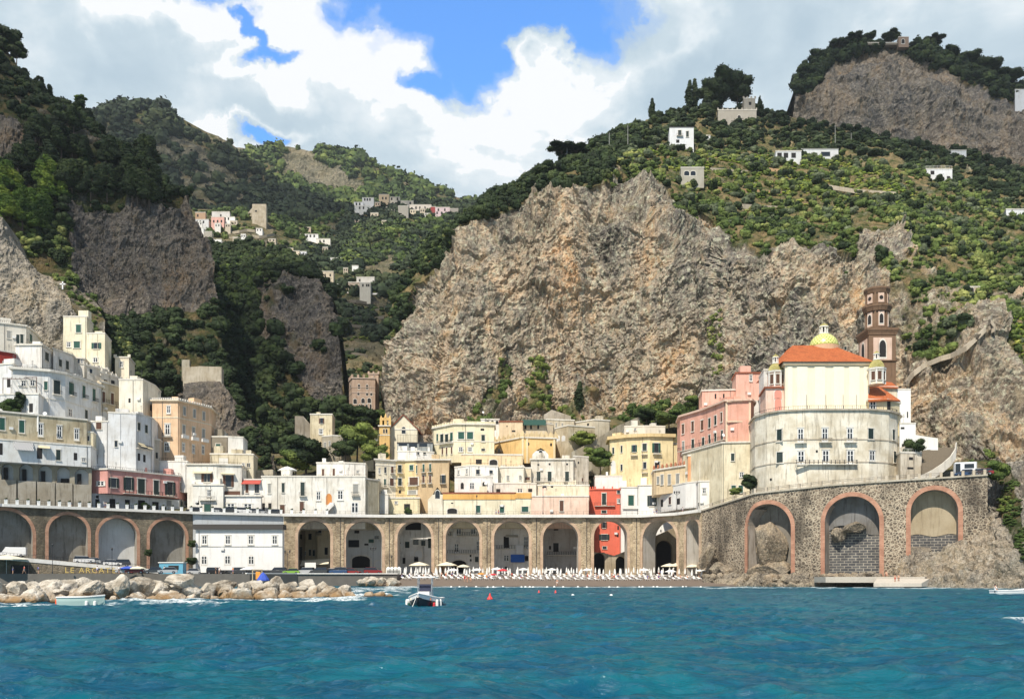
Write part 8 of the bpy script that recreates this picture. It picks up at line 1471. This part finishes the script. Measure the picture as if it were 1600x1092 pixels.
# ------------------------------------------------------------------ boats and buoys
def hull(L, B, H_, fl=.35, n=14, bowz=.35, k=7):
    m = MB(); rings = []
    for i in range(n):
        t_ = i / (n - 1); b = B / 2 * (1 - max(0, (t_ - .45) / .55) ** 2.2) * (.86 + .14 * min(1, t_ / .3)); sh = H_ + bowz * max(0, t_ - .3) ** 2 / .49; kz = -.25 * (1 - max(0, (t_ - .7) / .3) ** 2) + max(0, (t_ - .9) / .1) * .25; rings.append([(x * max(b, .03), (t_ - .5) * L + .12 * L * max(0, (t_ - .8)) * abs(0), kz + (sh - kz) * z) for x, z in [(-1, 1), (-.97, .72), (-.82, .32), (0, 0), (.82, .32), (.97, .72), (1, 1)]])
    for r_ in rings: m.V += r_
    for i in range(n - 1): m.F += [(i * 7 + j, i * 7 + j + 1, (i + 1) * 7 + j + 1, (i + 1) * 7 + j) for j in range(6)]
    m.F.append(tuple(range(7))); return m, rings
def boat(name, label, p, rz, L, B, Hh, hm, gm, bowz=.4):
    e = empty(name, p, rz); tag(e, label, 'boat'); m, rg = hull(L, B, Hh, bowz=bowz); m.build('hull', hm, e, smooth=False)
    g = MB(); n = len(rg)
    for s in (0, 6):
        for a, b in zip(rg, rg[1:]): g.tube((a[s][0], a[s][1], a[s][2]), (b[s][0], b[s][1], b[s][2]), .055, k=5)
    g.tube(rg[0][0], rg[0][6], .05, k=5); g.build('gunwale', gm, e)
    d = MB(); d.V = [(x * .94, y, z - Hh * .45) for r_ in rg for x, y, z in (r_[0], r_[6])]; d.F = [(2 * i, 2 * i + 1, 2 * i + 3, 2 * i + 2) for i in range(n - 1)]; d.build('deck', gm, e); return e
def fender(e, p, mat, l=.5): MB().lathe([(.03, l), (.1, l * .85), (.11, l * .2), (.04, 0)], p, 8).build('fender', mat, e)
M_navy = plain('dark_hull', (.012, .014, .02), .3); M_bw = plain('boat_white', (.78, .78, .76), .35); TS = lambda e, rg: (lambda m: [m.quad(*[(x * 1.02, y, z) for x, y, z in (a[u], b[u], b[v], a[v])]) for a, b in zip(rg, rg[1:]) for u, v in ((0, 1), (6, 5))] and m.build('topside', M_bw, e))(MB())
M_steel = plain('steel_tube', (.55, .58, .62), .25, .7)
b1 = boat('motor_boat', 'white and dark hulled motor boat with a steel sun frame anchored off the beach', (P(664, 0, 61).x, 61, 0), R(176), 5.6, 2.1, .62, M_navy, M_bw)
TS(b1, hull(5.6, 2.1, .62, bowz=.4)[1]); MB().box((0, .2, .75), (.75, .7, .7)).box((0, .75, .6), (1.2, .5, .35)).build('console', M_bw, b1); MB().box((0, -.05, 1.35), (.8, .06, .5)).build('canvas_screen', plain('navy_canvas', (.03, .035, .07), .8), b1)
tt_ = MB(); [tt_.tube((s * .48, .1 + dy, .5), (s * .46, .1 + dy, 2.05), .03, k=6) for s in (-1, 1) for dy in (0, -.5)]; tt_.build('frame_post', M_steel, b1)
tr = MB(); cs_ = [(-.75, -.75), (.75, -.75), (.75, .5), (-.75, .5)]; [tr.tube((*cs_[i], 2.07), (*cs_[(i + 1) % 4], 2.07), .045, k=6) for i in range(4)]; tr.box((0, -.45, 2.07), (1.45, .55, .05)); tr.build('sun_frame', M_bw, b1)
MB().box((-.45, 1.4, .62), (.5, .7, .16)).build('cushion', plain('orange_pink', (.72, .30, .18), .8), b1); MB().box((.4, 1.35, .62), (.6, .8, .14)).build('cushion', M_crm, b1)
for x_, y_, mt_ in ((1.1, .2, M_can), (1.05, 1.0, M_can), (-1.1, .3, M_can), (-1.0, 1.1, M_can)): fender(b1, (x_, y_, .05), mt_, .55)
fender(b1, (-.85, 1.4, -.02), M_rdc, .42); fender(b1, (.85, 1.4, -.02), M_green, .4); MB().tube((.15, 2.6, .75), (.35, 3.4, -.1), .018, k=4).build('anchor_rope', M_can, b1)
b2 = boat('dinghy', 'small pale green dinghy with white fenders moored before the left rocks', (P(128, 0, 60.0).x, 60.0, .06), R(-82), 2.9, 1.15, .68, plain('pale_green_hull', (.42, .56, .52), .4), M_bw, .12)
MB().box((.0, .1, .48), (.6, .8, .16)).build('white_cover', M_can, b2); MB().box((0, .75, .5), (.4, .4, .2)).build('orange_bag', plain('orange_bag', (.75, .28, .10), .8), b2); MB().box((0, -1.35, .38), (.3, .18, .5)).build('outboard_motor', M_iron, b2)
fender(b2, (-.1, -1.62, .1), plain('orange_fender', (.8, .10, .03), .5), .46)
for y_ in (.45, .95): fender(b2, (.52 - .15 * (y_ - .4), y_, .02), M_can, .42)
b3 = boat('open_boat', 'white open motor boat leaving the frame at the right edge', (P(1583, 0, 103).x, 102.5, 0), R(-84), 5.4, 1.8, .62, M_bw, M_bw, .35)
MB().box((0, -.2, .6), (.5, 1.0, .22)).build('bench', M_grey, b3); pr_ = person('sit', (P(1556, 0, 102).x, 102, .1), 1.2, 'white', 'black', 'person in a white shirt steering the white boat at the right edge')
M_bu = plain('white_buoy', (.8, .8, .78), .4); bu = MB().lathe([(.02, -.16), (.17, -.05), (.19, .06), (.12, .18), (.03, .24)], (0, 0, 0), 10); random.seed(9)
for px in [705, 718, 729, 744, 762, 771, 786, 815, 821, 828, 833, 855, 866, 880, 903, 917, 952, 965, 999, 1004, 1021, 1027, 1048, 1067, 1072, 1095]: Y = 190 + random.uniform(-5, 3); tag(bu.build('buoy', M_bu, None, (P(px, 0, Y).x, Y, .05)), 'small white buoy in the line floating off the beach', 'buoy', 'line of white buoys off the beach').scale = (1.5, 1.5, 1.3)
for px, py in ((859, 930), (882, 931), (895, 932), (955, 932)): Y = 2800 / (py - 903); tag(bu.build('buoy', M_bu, None, (P(px, 0, Y).x, Y, .06)), 'white buoy floating nearer than the buoy line', 'buoy', 'nearer white buoys').scale = (1.2, 1.2, 1.0)
M_rb = plain('red_buoy', (.75, .06, .05), .4); rbm = MB().lathe([(.02, -.2), (.25, -.05), (.27, .1), (.12, .3), (.05, .55), (.02, .6)], (0, 0, 0), 12)
for px, py, lab in ((765.5, 938, 'lone red and white buoy in the water left of the red pair'), (842, 931, 'left buoy of the red pair off the beach'), (868, 931, 'right buoy of the red pair off the beach')): Y = 2800 / (py - 903.5); tag(rbm.build('buoy', M_rb, None, (P(px, 0, Y).x, Y, .06)), lab, 'buoy')
# ------------------------------------------------------------------ trees that stand apart
R1, C7, T12, M3 = ('cliff1',), ('crag2',), ('town_ground12',), ('cliff3',)
tree('cypress', 1019, 190, 38, 'tall lone cypress on the left shoulder of the ridge', lays=R1); tree('cypress', 993, 202, 18, 'small cypress left of the tall lone one on the ridge', lays=R1)
tree('cypress', 1077, 168, 44, 'dark cypress at the left of the ridge top grove', lays=R1); tree('cypress', 1086, 168, 46, 'taller dark cypress beside the first one of the ridge top grove', lays=R1); tree('cypress', 1122, 170, 42, 'stout cypress in the middle of the ridge top grove', lays=R1, wide=1.3); tree('cypress', 1104, 170, 36, 'dark cypress right of the two in the ridge top grove', lays=R1, wide=1.3)
tree('broad', 1128, 168, 62, 'big dark pine crown highest on the ridge', lays=R1, wide=1.0); tree('broad', 1152, 168, 54, 'big dark pine at the right of the ridge grove', lays=R1, wide=.95); tree('broad', 1110, 168, 44, 'dark round pine behind the ridge grove', lays=R1); tree('conifer', 1187, 182, 34, 'pointed dark fir beside the ridge tower house', lays=R1)
tree('umbrella', 878, 254, 32, 'wide umbrella pine with bare trunks at the cliff edge, left one', lays=R1, wide=1.5); tree('umbrella', 900, 252, 28, 'wide umbrella pine with bare trunks at the cliff edge, right one', lays=R1, wide=1.4); tree('broad', 850, 286, 34, 'dark bushy pine leaning over the cliff edge', lays=R1, wide=1.2); tree('broad', 757, 352, 36, 'dark round tree where the great cliff edge begins', lays=R1)
for i, (px, py, h, k, w_) in enumerate(((1335, 76, 26, 'umbrella', 1.1), (1360, 66, 17, 'broad', 1.2), (1391, 68, 20, 'broad', 1.5), (1460, 80, 27, 'umbrella', 1.1), (1310, 88, 28, 'umbrella', 1.1), (1278, 104, 28, 'broad', 1.1), (1262, 130, 30, 'broad', 1.1), (1430, 78, 16, 'broad', 1.3), (1485, 96, 24, 'broad', 1.3), (1515, 104, 24, 'broad', 1.6), (1545, 120, 30, 'broad', 1.5), (1575, 135, 30, 'broad', 1.5), (1250, 152, 24, 'broad', .8))):
    tree(k, px, py, h, f'dark {"umbrella pine" if k == "umbrella" else "bushy tree"} on the rim of the high crag, {ORD[[1250, 1262, 1278, 1310, 1335, 1360, 1391, 1430, 1460, 1485, 1515, 1545, 1575].index(px)]} from the left', 'trees on the rim of the high crag', lays=C7, wide=w_)
random.seed(3)
for i in range(34):
    px, py = random.choice([(random.uniform(20, 120), random.uniform(210, 320)), (random.uniform(125, 250), random.uniform(230, 330)), (random.uniform(190, 240), random.uniform(260, 330))]); Y_ = surfaceY(px, py, M3)
    if Y_: tree('pine', px, py, random.uniform(38, 62), 'dark pine on the upper slope of the left cliff', 'dark pines on the left cliff slope', Y=Y_ - 1)
for i in range(20):
    px, py = random.uniform(-5, 92), random.uniform(290, 372); Y_ = surfaceY(px, py, M3)
    if Y_: tree('pineL', px, py, random.uniform(36, 56), 'sunlit yellow green pine on the lower left slope', 'sunlit pines on the lower left slope', Y=Y_ - 1, wide=1.15)
for px, py, h, k, lab in ((12, 84, 44, 'broad', 'dark pine at the top left corner of the photo'), (26, 96, 30, 'broad', 'dark pine just right of the top left corner one'), (126, 168, 20, 'umbrellaL', 'windswept pine on the left skyline'), (205, 262, 30, 'pine', 'lone pine standing above the dark left crag'), (62, 142, 24, 'pine', 'thin pine on the left skyline'), (78, 152, 20, 'pine', 'small pine on the left skyline, second'), (236, 286, 24, 'pineL', 'light green pine at the lip of the dark left crag')): tree(k, px, py, h, lab, Y=(surfaceY(px, py, M3) or 370) - 1)
for px, py, h, k, Y_, lab, w_ in ((478, 738, 62, 'broad', 283, 'big dark tree below the cream tower house', 1.2), (462, 742, 44, 'broadL', 280, 'green tree left of the big dark one below the cream tower', 1.1), (558, 714, 58, 'broadL', 287, 'green tree left of the yellow campanile', 1.1), (540, 720, 36, 'broad', 283, 'dark shrub tree below the grey beige house', 1.2), (585, 728, 38, 'broadL', 282, 'green bushy tree under the church side wing', 1.2), (905, 640, 46, 'cypress', 314, 'lone cypress at the foot of the great cliff', 1.2), (910, 702, 30, 'broadL', 294, 'round green tree beside the old chapel', 1.5), (938, 738, 40, 'broadL', 283, 'green tree left of the lemon yellow palace', 1.2), (928, 722, 26, 'broadL', 285, 'small green tree below the ramp wall', 1.4), (1428, 716, 34, 'broad', 214, 'dark round tree with a rusty top beside the steps', 1.0), (1172, 772, 34, 'broad', 222, 'dark shrub tree between the cream base house and the residence', .9), (1196, 770, 20, 'broadL', 221, 'small green shrub left of the residence foot', 1.0), (1150, 776, 16, 'broadL', 226, 'green shrub on the parapet beside the green doors', 1.3), (1556, 760, 44, 'broadL', 197, 'leafy green tree beside the top of the lava wall', 1.0), (1045, 668, 30, 'broadL', 300, 'green tree above the lemon yellow palace', 1.6), (1090, 640, 26, 'broadL', 300, 'green tree left of the pink palace', 1.6), (1010, 662, 26, 'broad', 306, 'dark tree behind the lemon yellow palace roof', 1.6), (552, 672, 44, 'broad', 340, 'dark tree at the foot of the battlemented villa, left one', 1.3), (580, 676, 42, 'broad', 338, 'dark tree at the foot of the battlemented villa, middle one', 1.4), (606, 672, 34, 'broadL', 336, 'green tree at the foot of the battlemented villa, right one', 1.4), (15, 655, 34, 'broadL', 226, 'leafy green plant on the white terrace at the far left', 1.1), (32, 640, 30, 'broad', 227, 'dark climbing plant under the pergola', .7), (310, 838, 0, '', 0, '', 0)):
    if k: tree(k, px, py, h, lab, Y=Y_, wide=w_)
for px, py, w_, lab in ((299, 885, 1.2, 'round dark shrub beside the white seaside house'), (300, 858, .8, 'climbing plant on the corner of the white seaside house'), (232, 872, .8, 'dark creeper inside the fourth left arch')): tree('broad', px, py, 16, lab, Y=232 if px > 250 else 226, wide=w_)
for px, py, h, lab in ((981, 232, 36, 'tall pale utility pole at the left end of the ridge road'), (952, 238, 30, 'thin utility pole left of the tall pale one'), (810, 297, 16, 'wooden pole with a cross arm on the great cliff edge'), (1305, 232, 36, 'utility pole above the vineyard house'), (1330, 224, 16, 'small utility pole below the high crag'), (1447, 262, 14, 'pole beside the white villa with the arch'), (886, 252, 34, 'thin pole among the umbrella pines')):
    Y_ = (surfaceY(px, py, R1) or 450) - 2; p = P(px, py, Y_); e = empty('utility_pole', p); tag(e, lab, 'utility pole'); hh_ = h / F * Y_; MB().tube((0, 0, -2), (0, 0, hh_), .2, .13, 6).build('post', M_grey, e); MB().box((0, 0, hh_ * .92), (1.8, .12, .12)).build('cross_arm', M_iron, e)
for px, py, Y_, r_, lab in ((1130.5, 679.5, 231.5, .45, 'round white satellite dish on the corner of the pink palace'), (1106, 694, 247, .4, 'round white satellite dish under the pink palace balcony'), (755, 644, 303, .4, 'satellite dish on the roof behind the yellow palace'), (70, 646, 226, .5, 'round white satellite dish on the left white terrace'), (160, 690, 239, .5, 'grey satellite dish on the tall bluish white house')):
    e = empty('satellite_dish', P(px, py, Y_)); tag(e, lab, 'satellite dish'); dm_ = MB().lathe([(r_, 0), (r_ * .7, -.12), (.05, -.2)], (0, 0, 0), 14).build('dish', M_bw, e); dm_.rotation_euler = (R(75), 0, R(20)); MB().tube((0, .1, 0), (0, .5, -.9), .04, k=5).build('arm', M_steel, e)
for px, Y_, lab in ((435, 262, 'white garden pavilion tent behind the long white house'),):
    e = openu(M_can, 2.9, 2.4, 1.2); p = P(449, 740, 266); e.location = (p.x, p.y, p.z - .3); tag(e, lab, 'tent')

hz = MB().box((0, 1800, 396), (8400, 5600, 806)).build('haze', None); hm = bpy.data.materials.new('air'); hm.use_nodes = True; ht = NT(hm.node_tree); ht.n.remove(ht.n['Principled BSDF']); hv = ht.new('ShaderNodeVolumePrincipled'); hv.inputs['Color'].default_value = (.80, .88, .97, 1); hv.inputs['Density'].default_value = .00006; hv.inputs['Anisotropy'].default_value = .2
ht.l.new(hv.outputs[0], ht.n['Material Output'].inputs['Volume']); hz.data.materials.append(hm); tag(hz, kind='stuff')
